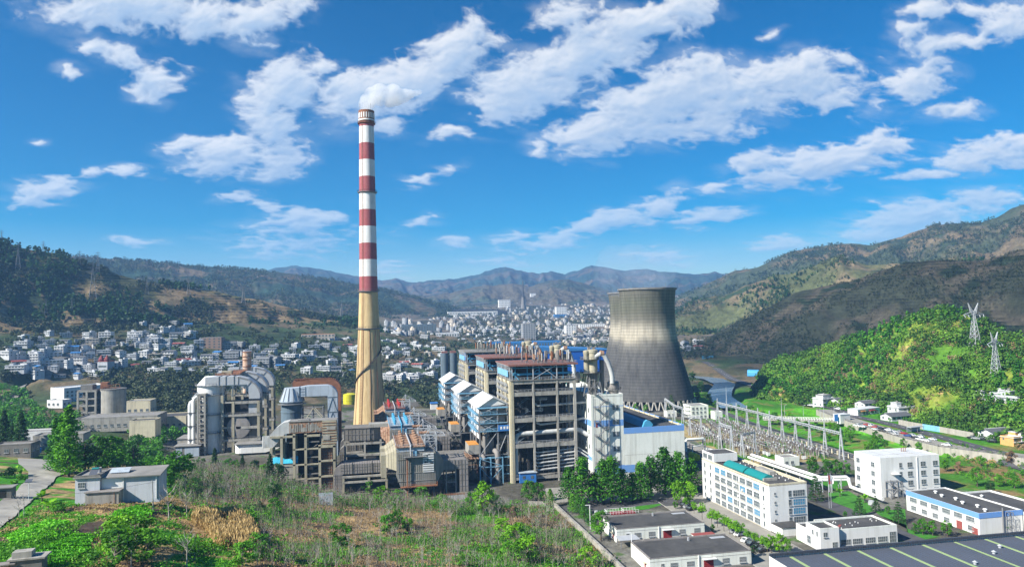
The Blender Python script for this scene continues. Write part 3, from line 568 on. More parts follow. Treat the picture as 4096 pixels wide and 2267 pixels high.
# generic bits
def frame(bm, xs, ys, zs, w=.5, m=0, brace=None):
    for x in xs:
        for y in ys: bm.bar((x, y, zs[0]), (x, y, zs[-1]), w, w, m)
    for z in zs[1:]:
        for y in ys: bm.bar((xs[0], y, z), (xs[-1], y, z), w*.8, w*.8, m)
        for x in xs: bm.bar((x, ys[0], z), (x, ys[-1], z), w*.8, w*.8, m)
    if brace:
        for i in range(len(zs)-1):
            for j in range(len(xs)-1):
                if (i+j) % 2 == 0 or brace == 2: bm.bar((xs[j], ys[0], zs[i]), (xs[j+1], ys[0], zs[i+1]), w*.5, w*.5, m)
                if (i+j) % 2 == 1 or brace == 2: bm.bar((xs[j+1], ys[0], zs[i]), (xs[j], ys[0], zs[i+1]), w*.5, w*.5, m)
    return bm
def zigzag(bm, x0, x1, y, z0, z1, st=3, m=0, w=1.0):
    z = z0; k = 0
    while z < z1-.1:
        a, b = (x0, x1) if k % 2 == 0 else (x1, x0); zz = min(z+st, z1)
        bm.bar((a, y, z), (b, y, zz), w, .18, m); bm.rail((a, y-w/2, z), (b, y-w/2, zz), 1.1, m, 1.5, .1)
        e = 1.0 if b == x1 else -1.0
        bm.box(min(b, b+e), max(b, b+e), y-w/2, y+w/2, zz-.1, zz+.05, m); z = zz; k += 1
    return bm
def boiler(a0, b0, label, roofm, k):
    t = thing('boiler_house', label, 'boiler house', (a0, b0, 0), rad(1.2), group='open-framed boiler houses'); xs = [0, 10.4, 22.3, 31.2]; ys = [0, 11, 22, 33]
    for y in ys:
        for x in xs:
            f = y == 0 and x in (10.4, 22.3); w = .85 if f else 1.25
            B().box(x-w/2, x+w/2, y-w/2-(.25 if f else 0), y+w/2, 0, 48.6).out('column', 'conc_y' if (x == 0 and y == 0 and k == 0) else ('conc' if x > 0 else 'cream'), t)
    for z in (2.6, 18.4, 30.6, 43.1, 48.9):
        bm = B(); h = 1.9 if z > 3 else 1.2
        for i in range(3):
            bm.box(xs[i]+.6, xs[i+1]-.6, -.45, .45, z-h, z); bm.box(xs[i]+.6, xs[i+1]-.6, 32.6, 33.4, z-h, z)
            bm.box(-.4, .4, ys[i]+.7, ys[i+1]-.7, z-h, z, 1); bm.box(30.8, 31.6, ys[i]+.7, ys[i+1]-.7, z-h, z)
        bm.out('floor_beam', ['conc', 'cream'], t)
        bm = B()
        if z < 48: bm.box(.6, 30.6, .5, 7.5, z-.35, z-.1); bm.box(.6, 4.0, 7.5, 32, z-.35, z-.1); bm.box(27.5, 30.6, 7.5, 32, z-.35, z-.1)
        else: bm.box(-.9, 32.6, -.9, 33.6, z-.3, z-.02)
        bm.out('floor_slab', 'conc_d', t)
        bm = B()
        for i in range(3): bm.rail((xs[i]+.5, -.5, z), (xs[i+1]-.5, -.5, z), 1.25, 0, 1.6, .12)
        bm.rail((-.5, 0, z), (-.5, 33, z), 1.25, 0, 1.8, .12); bm.out('railing', 'galv' if z > 3 else 'conc', t)
    # boiler proper, headers and ducts in the dark inside
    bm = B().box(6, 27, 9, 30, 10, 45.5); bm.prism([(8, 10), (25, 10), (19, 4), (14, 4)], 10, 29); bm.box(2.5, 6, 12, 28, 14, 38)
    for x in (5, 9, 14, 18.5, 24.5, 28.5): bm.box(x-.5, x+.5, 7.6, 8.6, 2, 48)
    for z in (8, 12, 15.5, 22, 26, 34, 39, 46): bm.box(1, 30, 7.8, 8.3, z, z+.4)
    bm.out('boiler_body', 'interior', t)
    bm = B().tube([(1.6, 1.8, 2.6), (1.6, 1.8, 20.5), (2.4, 1.8, 22.2), (4.2, 1.8, 22.9), (31, 1.8, 23.6), (34, 1.8, 23.2), (37, 1.5, 21.2), (39, .2, 20.6)], 1.15, 12)
    bm.out('steam_pipe', 'palesteel', t, smooth=True)
    bm = B().tube([(11, 2.5, 42), (11.2, 2.5, 37.5), (13, 2.5, 36), (38.8, 2.5, 36.6)], .55, 8); bm.tube([(12, 1.5, 28), (14, 1.5, 27), (31, 1.5, 28.2), (36, 1.5, 29), (38.5, 1.5, 28)], .5, 8)
    for i, z in enumerate((6.0, 7.6, 9.3, 11.0, 12.6, 14.2)):
        y = .6+.5*(i % 2); bm.tube([(11.2, y, z), (11.9, y, z-.6), (22, y, z), (31, y, z+.5)]+([(33, y, z+.6), (38.8, y-1.2, z-3.4)] if i > 3 else [(33, y, z+.4)]), .34 if i % 2 else .42, 7)
        for x in (14, 18, 26): bm.lathe(0, 0, [(.6, -.3), (.6, .3)], 8); 
    bm.out('pipe_run', 'palesteel', t, smooth=True)
    bm = B()
    for x in (12.5, 15, 17.5, 20, 24.5, 27, 29.5): bm.bar((x, 1.3, 2.6), (x, 1.3, 16.5), .16)
    for z in (5, 8.5, 13.4, 15.4): bm.bar((11, 1.3, z), (31, 1.3, z), .16)
    bm.out('hanger_frame', 'steel', t)
    bm = zigzag(B(), 3.2, 8.2, 2.2, 30.6, 42.5, 3, 0, 1.1); bm.box(11.6, 17.2, .2, 2.2, 39.0, 39.2); bm.rail((11.6, .2, 39.2), (17.2, .2, 39.2), 1.2, 0, 1.2, .12); bm.box(11.6, 15, .2, 2.2, 33.6, 33.8); bm.rail((11.6, .2, 33.8), (15, .2, 33.8), 1.2, 0, 1.2, .12); bm.bar((14, .3, 33.8), (14, .3, 38.8), .12)
    zigzag(bm, 3.2, 8.2, 4.5, 18.4, 30.4, 3, 0, 1.1); bm.out('stair', 'bluegrd', t)
    # open penthouse under the roof
    bm = B().box(3.5, 29, 3.5, 31, 49.0, 55.2, 1)
    for y in (1.5, 6): bm.bar((.5, y, 51.6), (30.8, y, 51.6), .5, .9); bm.bar((.5, y, 54.6), (30.8, y, 54.6), .4)
    for x in (2, 8, 14, 20, 26): bm.bar((x, 1.5, 49), (x, 1.5, 55.5), .35)
    for x in (10.5, 16): bm.bar((x, 1.5, 51.6), (x+2.6, 1.5, 53.6), .3); bm.bar((x+2.6, 1.5, 53.6), (x+5.4, 1.5, 51.6), .3)
    bm.bar((-.4, 1, 53.6), (3.5, -.5, 49.1), .7, .2); bm.bar((-.4, 2.6, 53.6), (3.5, 1.1, 49.1), .7, .2); bm.out('penthouse', ['blues', 'black'], t)
    bm = B()
    for x in xs:
        for y in (-.6, 33.2): bm.bar((x, y, 49), (x, y, 56), .38)
    for y in ys: bm.bar((-.9, y, 49), (-.9, y, 56), .34)
    bm.bar((10.4, -.6, 49.3), (22.3, -.6, 55.8), .2); bm.bar((22.3, -.6, 49.3), (14, -.6, 55.8), .22)
    for y in np.arange(0, 33, 3.3): bm.bar((-.9, y, 53.2), (-1.6, y+1.6, 56), .14); bm.bar((-.9, y+3.3, 53.2), (-1.6, y+1.6, 56), .14)
    bm.bar((-1.6, 0, 55.9), (-1.6, 33, 55.9), .25); bm.bar((-.9, 0, 53.2), (-.9, 33, 53.2), .2); bm.out('roof_post', 'galv', t)
    B().box(-1.8, 32.8, -1.4, 34.2, 56.0, 56.45, 0).box(-1.9, 32.9, -1.5, -1.4, 55.7, 56.5).out('roof', roofm, t)
    bm = B().rail((-1.7, -1.2, 56.45), (32.6, -1.2, 56.45), 1.1, 0, 3, .11).rail((32.6, -1.2, 56.45), (32.6, 34, 56.45), 1.1, 0, 3, .11); bm.out('roof_railing', 'steel', t)
    B().box(-1.25, -1.0, 4, 31, 50.3, 53.4).out('blue_screen', 'bluel', t)
    # left face: cream piers, balconies and blue rails
    bm = B()
    for y in (1, 11.2, 22.2, 32): bm.box(-1.4, -.7, y-.9, y+.9, 0, 48.6)
    bm.out('pier', 'cream', t)
    bm = B()
    for z in (36.5, 39.5, 43.1, 46): bm.box(-2.1, -.7, 2, 31, z-.2, z, 1); bm.rail((-2.1, 2, z), (-2.1, 31, z), 1.2, 0, 1.5, .12)
    for y in (5, 8, 15, 18, 26, 29): bm.bar((-2.1, y, 31), (-2.1, y, 48), .14)
    bm.out('balcony', ['galv', 'steel'], t)
    # safety valve silencers on the roof
    rng = random.Random(50+k); n = 0
    proto = {}
    for row, y in enumerate((2.5, 7.5, 12.5, 18, 24)):
        for x in ((14, 16, 18, 20.5, 24, 26.5, 29, 30.8) if row % 2 == 0 else (9, 12, 15.5, 19, 22, 25, 28, 31)):
            if rng.random() < .16: continue
            h = rng.uniform(3.6, 6.2); c = rng.choice(['rust_w', 'conc', 'conc_p', 'rust', 'galv', 'conc_d']); r = rng.uniform(.34, .52)
            bm = B().tube([(0, 0, 1.4), (0, 0, h)], r, 8, 0); bm.tube([(0, 0, 0), (0, 0, 1.4)], .14, 5, 1)
            for s in (-1, 1): bm.bar((s*.6, .3, 0), (s*.3, .2, 1.5), .1, .1, 1); bm.bar((s*.6, -.3, 0), (s*.3, -.2, 1.5), .1, .1, 1)
            bm.out('silencer', [c, 'steel'], t, loc=(x+rng.uniform(-.5, .5), y+rng.uniform(-1, 1), 56.45), smooth=True)
boiler(61.9, 339.6, 'nearest boiler house, open concrete frame under a rusty red roof with vent pipes', 'redroof', 0)
boiler(59.6, 406, 'middle boiler house between the other two, maroon roof crowded with vent pipes', 'redroof', 1)
boiler(57.2, 481, 'farthest boiler house of the row, pale grey flat roof with a row of vent pipes', 'roofg', 2)
bm = B().box(0, 8, 0, 3.4, 0, 4.6, 0, 2); bm.box(-.4, 8.4, -.4, 3.8, 4.6, 4.9, 2)
for x in (1.4, 5.4): bm.box(x, x+1.3, -.06, .05, 1.9, 3.3, 1)
t = thing('site_cabin', 'blue site cabin at the foot of the nearest boiler house', 'cabin', (64.5, 338, .2)); q = B().box(0, 8, 0, 3.4, 0, 4.6).out('wall', 'blue', t); B().box(-.4, 8.4, -.4, 3.8, 4.6, 4.9).out('roof', 'bluegrey', t)
for x in (1.4, 5.4): B().box(x, x+1.3, -.08, .05, 1.9, 3.3).out('window', 'glass', t)
# coal bunker towers with gabled roofs in front of the boilers
def annex(a0, b0, label, k):
    t = thing('bunker_tower', label, 'industrial tower', (a0, b0, 0), rad(1.5), group='gabled steel towers beside the boilers'); D = 29
    bm = frame(B(), [0, 9, 14], [0, 10, 20, D], [0, 13.2, 24.4, 28.4, 32.6, 36.4], .55, 0); bm.out('steel_frame', 'steel', t)
    bm = B()
    for i, (z0, z1) in enumerate(((13.2, 24.4), (24.4, 28.4), (28.4, 32.6), (32.6, 36.4))):
        bm.bar((0, 0, z0), (9, 0, z1), .22); 
        if i > 0: bm.bar((9, 0, z0), (0, 0, z1), .22)
        else: bm.bar((9, 0, z0), (14, 0, z1), .3)
    bm.out('diagonal_brace', 'galv', t)
    roof = [(-1.2, 36.0), (6.8, 41.0), (14.8, 37.2)]
    bm = B(); y0, y1 = -1.2, D+1
    for (x1, z1), (x2, z2) in zip(roof[:-1], roof[1:]):
        bm.poly([(x1, y0, z1), (x2, y0, z2), (x2, y1, z2), (x1, y1, z1)]); bm.poly([(x1, y0, z1-.25), (x1, y1, z1-.25), (x2, y1, z2-.25), (x2, y0, z2-.25)])
        bm.poly([(x1, y0, z1-.25), (x2, y0, z2-.25), (x2, y0, z2), (x1, y0, z1)])
    for f in (.33, .66): bm.bar((-1.2+8*f, y0, 36.05+5*f), (-1.2+8*f, y1, 36.05+5*f), .35, .25)
    bm.poly([(-1.2, y0, 35.75), (-1.2, y0, 36), (-1.2, y1, 36), (-1.2, y1, 35.75)]); bm.out('roof', 'roofp', t)
    B().poly([(-.4, -.3, 36.2), (14.2, -.3, 37.2), (6.8, -.3, 40.7)]).box(6, 8, .2, D, 38.4, 40.2).out('gable', 'white', t)
    B().box(-1.3, 14.9, -1.32, -1.2, 35.6, 36.3).out('eave_trim', 'bluel', t)
    bm = B().box(.8, 13, 1.5, D-1, 24.6, 36, 0).box(1.2, 3, -.1, 1.5, 33, 36, 0); bm.out('core_wall', 'conc_p', t)
    bm = B().box(.2, .7, 2, D-2, 20.5, 35.6); bm.out('white_cladding', 'whiteb', t)
    bm = B()
    for z in (24.6, 28.5, 32.7): bm.box(-1.8, .2, 1, D-3, z-.2, z); bm.rail((-1.8, 1, z), (-1.8, D-3, z), 1.25, 0, 1.4, .13); bm.rail((.4, -.5, z), (8.8, -.5, z), 1.2, 0, 1.5, .12); bm.box(.4, 13.6, -.6, 1.3, z-.2, z, 0)
    for y in (2, 6, 10, 14, 18, 22): bm.bar((-1.8, y, 24), (-1.8, y, 34.4), .16)
    zigzag(bm, -4.2, -1.9, 3, 24.6, 33.5, 2.2, 0, .9); bm.out('balcony', 'bluel', t)
    q = B().box(-5.2, -.2, 1, 13, 13.8, 18.2).out('hopper_box', 'conc', t); B().box(-5.2, -.2, 1, 13, 18.2, 18.34).out('lid', 'orange', q)
    bm = B().box(-5.8, -.2, -1, 14, 11.8, 12.1); frame(bm, [-5.4, -.4], [0, 7, 13], [3.5, 7.6, 11.6], .22, 0, 2); bm.rail((-5.8, -1, 12.1), (-5.8, 14, 12.1), 1.1, 0, 1.6, .12); bm.out('service_platform', 'rust_w' if k == 0 else 'steel', t)
    bm = B().box(2.5, 7.5, 3, 12, 13.4, 21); bm.tube([(8.6, 3, 20.6), (10, 3, 21.2), (16, 3, 21.4)], 1.7, 12); bm.tube([(3.2, 3, 13.5), (3.2, 3, 22), (4.6, 3, 23)], 1.6, 12); bm.tube([(9.6, 4, 10), (9.6, 4, 17), (11, 4, 18.8), (16, 4, 18.8)], 1.5, 12); bm.out('coal_duct', 'conc_d', t, smooth=True)
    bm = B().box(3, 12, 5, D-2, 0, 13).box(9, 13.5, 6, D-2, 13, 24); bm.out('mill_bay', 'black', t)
    if k == 0:
        for x, r, z in ((1.9, .85, 12.4), (8.3, 1.25, 14.2)):
            B().tube([(x, -1.6, 0), (x, -1.6, z-1), (x-.2, -1.3, z+.1), (x-.6, -.2, z+.7), (x-.8, 1.4, z+.6)], r, 12).out('vertical_pipe', 'conc_p', t, smooth=True)
        bm = B(); frame(bm, [-.3, 4.8, 10.6], [-2.8, -.4], [0, 8.0, 12.2], .32); bm.bar((-.2, -2.8, 7.6), (4.8, -2.8, 2), .2); bm.bar((10.4, -2.8, 7.6), (4.8, -2.8, 2), .2); bm.bar((0, -2.8, 11.9), (10.4, -2.8, 8.3), .2)
        for z in (4, 8, 12): bm.bar((10.6, -1, z), (16, -1, z), .3)
        bm.out('pipe_frame', 'bluel', t)
        q = B().box(9.2, 14.6, -1.2, 1.2, 24.5, 27.2).out('control_cabin', 'blue', t)
        for x in (10, 11.6, 13.1): B().box(x, x+.9, -1.26, -1.1, 25.4, 26.7).out('window', 'white', q)
    bm = B().tube([(-3.5, 2, 6), (-2.5, 2, 3), (0, 2, 1.4), (8, 2, 1.2), (14, 2, 2.4)], 1.1, 10).out('return_pipe', 'conc_d', t, smooth=True)
annex(46.3, 344, 'steel tower with white gabled roof, blue balconies and two tall pipes, nearest of its row', 0)
annex(44.3, 413, 'middle steel tower with white gabled roof and a wisp of steam at its side', 1)
annex(42.2, 482, 'farthest and smallest-looking steel tower with white gabled roof', 2)
# electrostatic precipitators and their flues
def esp(a0, b0, label, roofm, gearm, k):
    t = thing('precipitator', label, 'precipitator', (a0, b0, 0), rad(1.5), group='dust precipitators'); D = 34
    bm = B().prism([(1.9, 4.2), (17.2, 4.6), (17.3, 19.6), (0, 20.4), (0, 9.2)], 0, D); bm.out('casing', 'esp', t)
    bm = B()
    for x in np.arange(.9, 17, .9): bm.box(x-.06, x+.06, -.12, 0, 5 if x > 2 else 9, 19.4)
    for y in np.arange(1, D, .9): bm.box(-.12, 0, y-.06, y+.06, 9.4, 20.2)
    for z in (7.3, 10.9, 16.9): bm.box(.3, 17.2, -.2, 0, z, z+.22)
    bm.out('stiffener', 'esp', t)
    if k == 0:
        bm = B().box(11.6, 16.5, -.3, -.14, 10.9, 19.3)
        for z in np.arange(11.5, 19, 1): bm.box(11.6, 16.5, -.4, -.3, z, z+.2, 1)
        for i in range(7): x = R_.uniform(11.8, 15); z = R_.uniform(14.5, 18.6); bm.box(x, x+R_.uniform(.5, 1.4), -.36, -.3, z, z+R_.uniform(.3, .9), 1)
        bm.out('patched_panel', ['white', 'darkst'], t)
    B().box(.1, 12.3, .1, D-.2, 20.4, 22.3).out('penthouse', 'bluegrey', t)
    bm = B().box(-.4, 12.8, -.5, D, 22.3, 22.6)
    for y in np.arange(2, D, 3.4): bm.box(-.4, 12.8, y, y+.25, 22.6, 22.8)
    bm.out('roof', roofm, t)
    bm = B().tube([(6.2, 0, 23.3), (6.2, D, 23.3)], .35, 8); bm.tube([(6.2, 0, 23.3), (6.2, -.8, 22.8), (6.2, -.9, 18.5)], .35, 8); bm.rail((-.3, -.4, 22.6), (12.7, -.4, 22.6), 1.1, 0, 1.6, .1); bm.rail((-.3, -.4, 22.6), (-.3, D, 22.6), 1.1, 0, 2.2, .1); bm.rail((12.7, -.4, 22.6), (12.7, D, 22.6), 1.1, 0, 2.2, .1); bm.out('roof_pipe', 'galv' if gearm != 'blues' else 'blues', t)
    for x in (2.9, 9.4):
        for i in range(5):
            y = 3+i*6.4; bm = B().lathe(0, 0, [(.75, 0), (.75, .7), (.45, .8), (.45, 1.1), (.85, 1.2), (.85, 1.7), (.5, 1.8), (.5, 2.1), (.8, 2.2), (.8, 2.7), (.3, 3.0)], 10)
            bm.out('insulator_stack', gearm, t, loc=(x, y, 22.6), smooth=True)
    # inlet funnels (two cells) on the left, outlet funnel on the right
    for y0 in (1, 17.5):
        bm = B(); A = [(-.1, y0, 12), (-.1, y0+15, 12), (-.1, y0+15, 21.4), (-.1, y0, 21.4)]; E = [(-4.6, y0+3.5, 13.2), (-4.6, y0+11.5, 13.2), (-4.6, y0+11.5, 18.6), (-4.6, y0+3.5, 18.6)]
        for i in range(4): bm.poly([A[i], A[(i+1) % 4], E[(i+1) % 4], E[i]])
        for f in (.25, .5, .75):
            q = [tuple(np.array(a)*(1-f)+np.array(e)*f) for a, e in zip(A, E)]
            for i in range(4): bm.bar(q[i], q[(i+1) % 4], .22)
        bm.poly(E); bm.box(-6.8, -4.4, y0+3.5, y0+11.5, 8.5, 18.6); bm.out('inlet_funnel', 'conc_y' if k == 0 else 'rust_w', t)
    bm = B(); A = [(17.3, .5, 4.8), (17.3, D-1, 4.8), (17.3, D-1, 19.4), (17.3, .5, 19.4)]; E = [(21.2, 4, 10.4), (21.2, 19, 10.4), (21.2, 19, 15), (21.2, 4, 15)]
    for i in range(4): bm.poly([A[i], A[(i+1) % 4], E[(i+1) % 4], E[i]])
    bm.bar(A[1], E[1], .3); bm.bar(A[3], E[3], .3); bm.out('outlet_funnel', 'esp', t)
    bm = B().box(1.5, 17.8, -2.0, -.1, 4.9, 5.2).rail((4, -2, 5.2), (17.8, -2, 5.2), 1.1, 0, 1.4, .12).rail((17.8, -2, 5.2), (17.8, 6, 5.2), 1.3, 0, 1.4, .14); bm.out('lower_walkway', 'rust', t)
    bm = B().box(3, 12.6, -1.8, -.1, 18.0, 18.2).rail((3, -1.8, 18.2), (12.6, -1.8, 18.2), 1.2, 0, 1.4, .12); bm.bar((0, -.2, 21.5), (4.5, -1, 18.2), .5, .15); bm.out('upper_walkway', 'steel', t)
    B().box(7.2, 8.9, -.5, -.1, 18.4, 20.6).out('service_door', 'bluel', t)
    B().tube([(4.6, -1.0, 0), (4.6, -1.0, 18)], .3, 8).out('red_drainpipe', 'rust', t)
    for x in (2.2, 8, 16.4):
        for y in (.6, 12, 23, D-1): B().bar((x, y, 0), (x, y, 4.6), .55).out('leg', 'bluegrd', t)
    bm = B()
    for i in range(3):
        for j in range(4): x = 2+i*5; y = 1+j*8; bm.lathe(x+2.5, y+3.5, [(.6, 1.2), (2.4, 4.6)], 4)
    bm.out('dust_hopper', 'conc_d', t)
    # concrete-clad flue to the boiler side
    bm = B().prism([(21.2, 10.4), (28.6, 10.4), (28.6, 0), (32.6, 0), (32.6, 13.8), (31.6, 14.8), (21.2, 14.8)], 4, 19); bm.out('flue', 'conc_p', t)
    bm = B()
    for x in np.arange(22, 32.5, 1.5): bm.box(x, x+.12, 3.86, 4, 10.4 if x < 28.5 else .2, 14.6)
    for z in (2.6, 5.2, 7.8, 10.5, 12.4): bm.box(21.3 if z > 10 else 28.6, 32.5, 3.88, 4, z, z+.12)
    for y in np.arange(5.5, 19, 1.8): bm.box(21.3, 31.6, y, y+.14, 14.8, 14.9)
    bm.out('flue_seam', 'conc_d', t)
    bm = B(); frame(bm, [22.6, 27], [5, 17], [0, 4.6, 10.2], .5); bm.rail((22.6, 4.8, 4.6), (27, 4.8, 4.6), 1.1, 0, 1, .1); bm.out('flue_support', 'conc', t)
esp(6.3, 325, 'rusty-roofed precipitator with a patched white panel on its stained front wall', 'rust_w', 'rust_w', 0)
esp(4.2, 391, 'precipitator with bright blue roof gear, right of the chimney foot', 'bluegrey', 'blues', 1)
M['redgear'] = mat('redgear', (.36, .03, .03), (.22, .03, .03), .6)
esp(2.2, 465, 'precipitator with dark red roof gear, farthest of the three', 'redroof', 'redgear', 2)
def lattice(a0, b0, label):
    t = thing('steel_gantry', label, 'steel gantry', (a0, b0, 0), group='grey lifting gantries by the precipitators')
    bm = B(); frame(bm, [0, 5.2], [0, 9], [14.8, 19, 23.4, 26.4], .34, 0, 2); bm.out('tower_frame', 'galv', t)
    bm = B()
    for y in (0, 9):
        bm.bar((-2, y, 26.4), (9, y, 25.8), .3); bm.bar((0, y, 26.4), (2.6, y, 29.6), .25); bm.bar((2.6, y, 29.6), (9, y, 25.8), .22); bm.bar((2.6, y, 26.4), (2.6, y, 29.6), .25)
    bm.bar((2.6, 0, 29.6), (2.6, 9, 29.6), .25); bm.bar((9, 0, 25.8), (9, 9, 25.8), .25); bm.out('jib', 'galv', t)
    B().tube([(-2.6, 4, 26.9), (2, 4, 26.9)], .7, 10).out('winch_drum', 'rust_w', t, smooth=True)
    bm = B().box(0, 5, 1, 8, 15, 16.6).box(.6, 4, 2, 6, 19, 20.6).box(1, 2.4, -.6, 1, 15, 18); bm.out('motor_housing', 'conc_p', t)
lattice(19.4, 331, 'grey steel gantry behind the rusty-roofed precipitator'); lattice(17.3, 352, 'grey steel gantry between the rusty and the blue-topped precipitators'); lattice(15.2, 400, 'grey steel gantry beside the blue-topped precipitator'); lattice(13, 470, 'small grey steel gantry beside the red-topped precipitator')
# low clutter between precipitators and towers
def duct_building(x0, x1, y0, y1, z, label, m='conc_d'):
    t = thing('fan_house', label, 'fan house', (x0, y0, 0), group='low concrete fan houses'); w, d = x1-x0, y1-y0
    B().box(0, w, 0, d, 0, z).out('wall', m, t); B().box(-.3, w+.3, -.3, d+.3, z, z+.35).out('roof', 'conc_d', t)
    bm = B()
    for x in np.arange(1.5, w-1.5, 3.2): bm.box(x, x+1.6, -.06, 0, z*.35, z*.75)
    bm.out('vent_opening', 'black', t)
for i, q in enumerate([(39.5, 44.5, 352, 372, 9.5), (29, 44, 376, 388, 8), (28, 40, 420, 440, 9), (27, 40, 448, 462, 8), (22, 36, 505, 520, 7)]):
    duct_building(*q, ['low grey fan house beside the front steel tower', 'low grey fan house behind the front concrete flue', 'low grey fan house behind the second concrete flue', 'low grey fan house before the third flue', 'low grey fan house at the far end of the flues'][i])
# ---------------------------------------------------------------- turbine block
t = thing('bunker_building', 'tall white windowed tower block with zigzag fire stair and a blue stripe', 'building', (99.8, 335.6, 0), rad(1.2))
bm = B().box(0, 1.2, -.12, .2, 0, 40.2).box(1.2, 16.5, 0, 200, 0, 40, 0).box(0, 1.2, .2, 200, 4, 39.9, 0)
bm.out('wall', 'whitew', t)
B().box(.15, 16.35, .15, 199, 39.2, 39.6).out('roof', 'roofd', t)
bm = B()
for x0, x1, y0, y1 in ((0, 16.5, -.12, .25), (16.2, 16.5, .25, 200), (0, .3, .25, 200)): bm.box(x0-.02, x1+.02, y0, y1, 40.0, 41.0)
bm.out('parapet', 'whitew', t)
bm = B().box(1.2, 16.52, -.03, 0, 25.4, 28.4).box(-.03, 0, .2, 200, 25.6, 28.6).box(1.2, 16.52, -.03, 0, 2.2, 6.4).box(1.2, 16.52, -.02, 0, 34.9, 35.2).box(-.03, 0, .2, 200, 9, 11); bm.out('blue_stripe', 'bluep', t)
for z in (33.3, 26.3, 20.4, 13.3, 6.4):
    q = B().box(11.0, 14.2, -.10, 0, z, z+2.2).out('window', 'glass', t)
    bm = B()
    for x in (11.0, 12.35, 12.85, 14.2): bm.box(x-.1, x+.1, -.16, -.1, z-.1, z+2.3)
    bm.box(12.35, 12.85, -.15, -.1, z, z+2.2); bm.box(10.9, 14.3, -.18, -.1, z-.2, z); bm.box(10.9, 14.3, -.16, -.1, z+.72, z+.82); bm.out('frame', 'frame', q)
for y in np.arange(3, 110, 5.2):
    for z in (14.5, 21.5, 32): B().box(-.06, 0, y, y+1.6, z, z+2.2).out('window', 'glass', t)
bm = B(); z = 1.0; k = 0
while z < 38:
    zz = z+3.35; a, b = (3.2, 6.6) if k % 2 == 0 else (6.6, 3.2)
    bm.bar((a, -1.9, z), (b, -1.9, zz), 1.0, .2); bm.rail((a, -2.4, z), (b, -2.4, zz), 1.1, 0, 1.2, .1)
    e = 1.7 if b > a else -1.7; bm.box(min(b, b+e), max(b, b+e), -2.5, -.1, zz-.14, zz); bm.rail((b, -2.5, zz), (b+e, -2.5, zz), 1.1, 0, .8, .1); bm.rail((b+e, -2.5, zz), (b+e, -.2, zz), 1.1, 0, .8, .1)
    z = zz; k += 1
for x in (1.6, 8.3): bm.bar((x, -2.4, 0), (x, -2.4, 39), .16); bm.bar((x, -1.3, 0), (x, -1.3, 39), .12)
for x in (4.2, 5.8): bm.bar((x, -1.4, 0), (x, -1.4, 38.6), .12)
bm.out('fire_stair', 'steel', t)
for z in (28.3, 11.9): B().box(2.2 if z > 20 else 7.4, 3.2 if z > 20 else 8.4, -.06, 0, z-3.3, z-1.1).out('door', 'doorred', t)
# small vertical plant lettering on the left pilaster: too small to read, rows of dark marks
t2 = thing('turbine_hall', 'long white turbine hall with blue parapet band and a dark flat roof', 'building', (116.4, 335.9, 0), rad(1.6))
bm = B().box(0, 31.7, 0, 180, 0, 23.2); bm.out('wall', 'whitew', t2); B().box(.4, 31.3, .4, 179.6, 23.2, 23.26).out('roof', 'roofd', t2)
B().box(-.04, 31.76, -.06, .3, 21.3, 24.1).out('blue_band', 'bluep', t2)
bm = B().box(31.2, 31.74, .3, 180, 21.4, 24.0)
for y in np.arange(4, 178, 7.5): bm.box(30.7, 31.2, y, y+1.3, 23.3, 24.4)
bm.out('parapet', 'cream', t2); B().box(31.1, 31.9, .3, 180, 24.0, 24.2).out('coping', 'bluep', t2)
B().box(-.03, 5.2, -.05, 0, 2.6, 6.2).box(9.2, 9.9, -.05, 0, 2.6, 6.2).box(14.2, 14.9, -.05, 0, 2.6, 6.2).out('blue_panel', 'bluep', t2)
for x in (5.2, 10.2, 15.2, 20.2, 25.2):
    for z, h in ((3.0, 3.1), (-1.2, 1.7)):
        if z < 0: z = .3
        q = B().box(x, x+3.9, -.08, 0, z, z+h).out('window', 'glass', t2); bm = B()
        for i in range(7): bm.box(x+i*.65-.06, x+i*.65+.06, -.14, -.08, z, z+h)
        for i in range(3): bm.box(x, x+3.9, -.13, -.08, z+i*h/2-.06, z+i*h/2+.06)
        bm.out('frame', 'frame', q)
q = B().prism([(11, 23.3), (12.2, 26.0), (13.6, 26.9), (15, 26.4), (16.6, 24.6), (15.6, 23.3)], 3, 150).out('ridge_vent', 'blues', t2)
bm = B()
for y in np.arange(5, 150, 2.4): bm.box(13.2, 15.3, y, y+1.1, 26.9, 27.05)
bm.out('vent_louvre', 'darkst', q)
B().box(0.2, 31.5, -.03, 0, 10.9, 11.0).out('wall_seam', 'conc', t2)
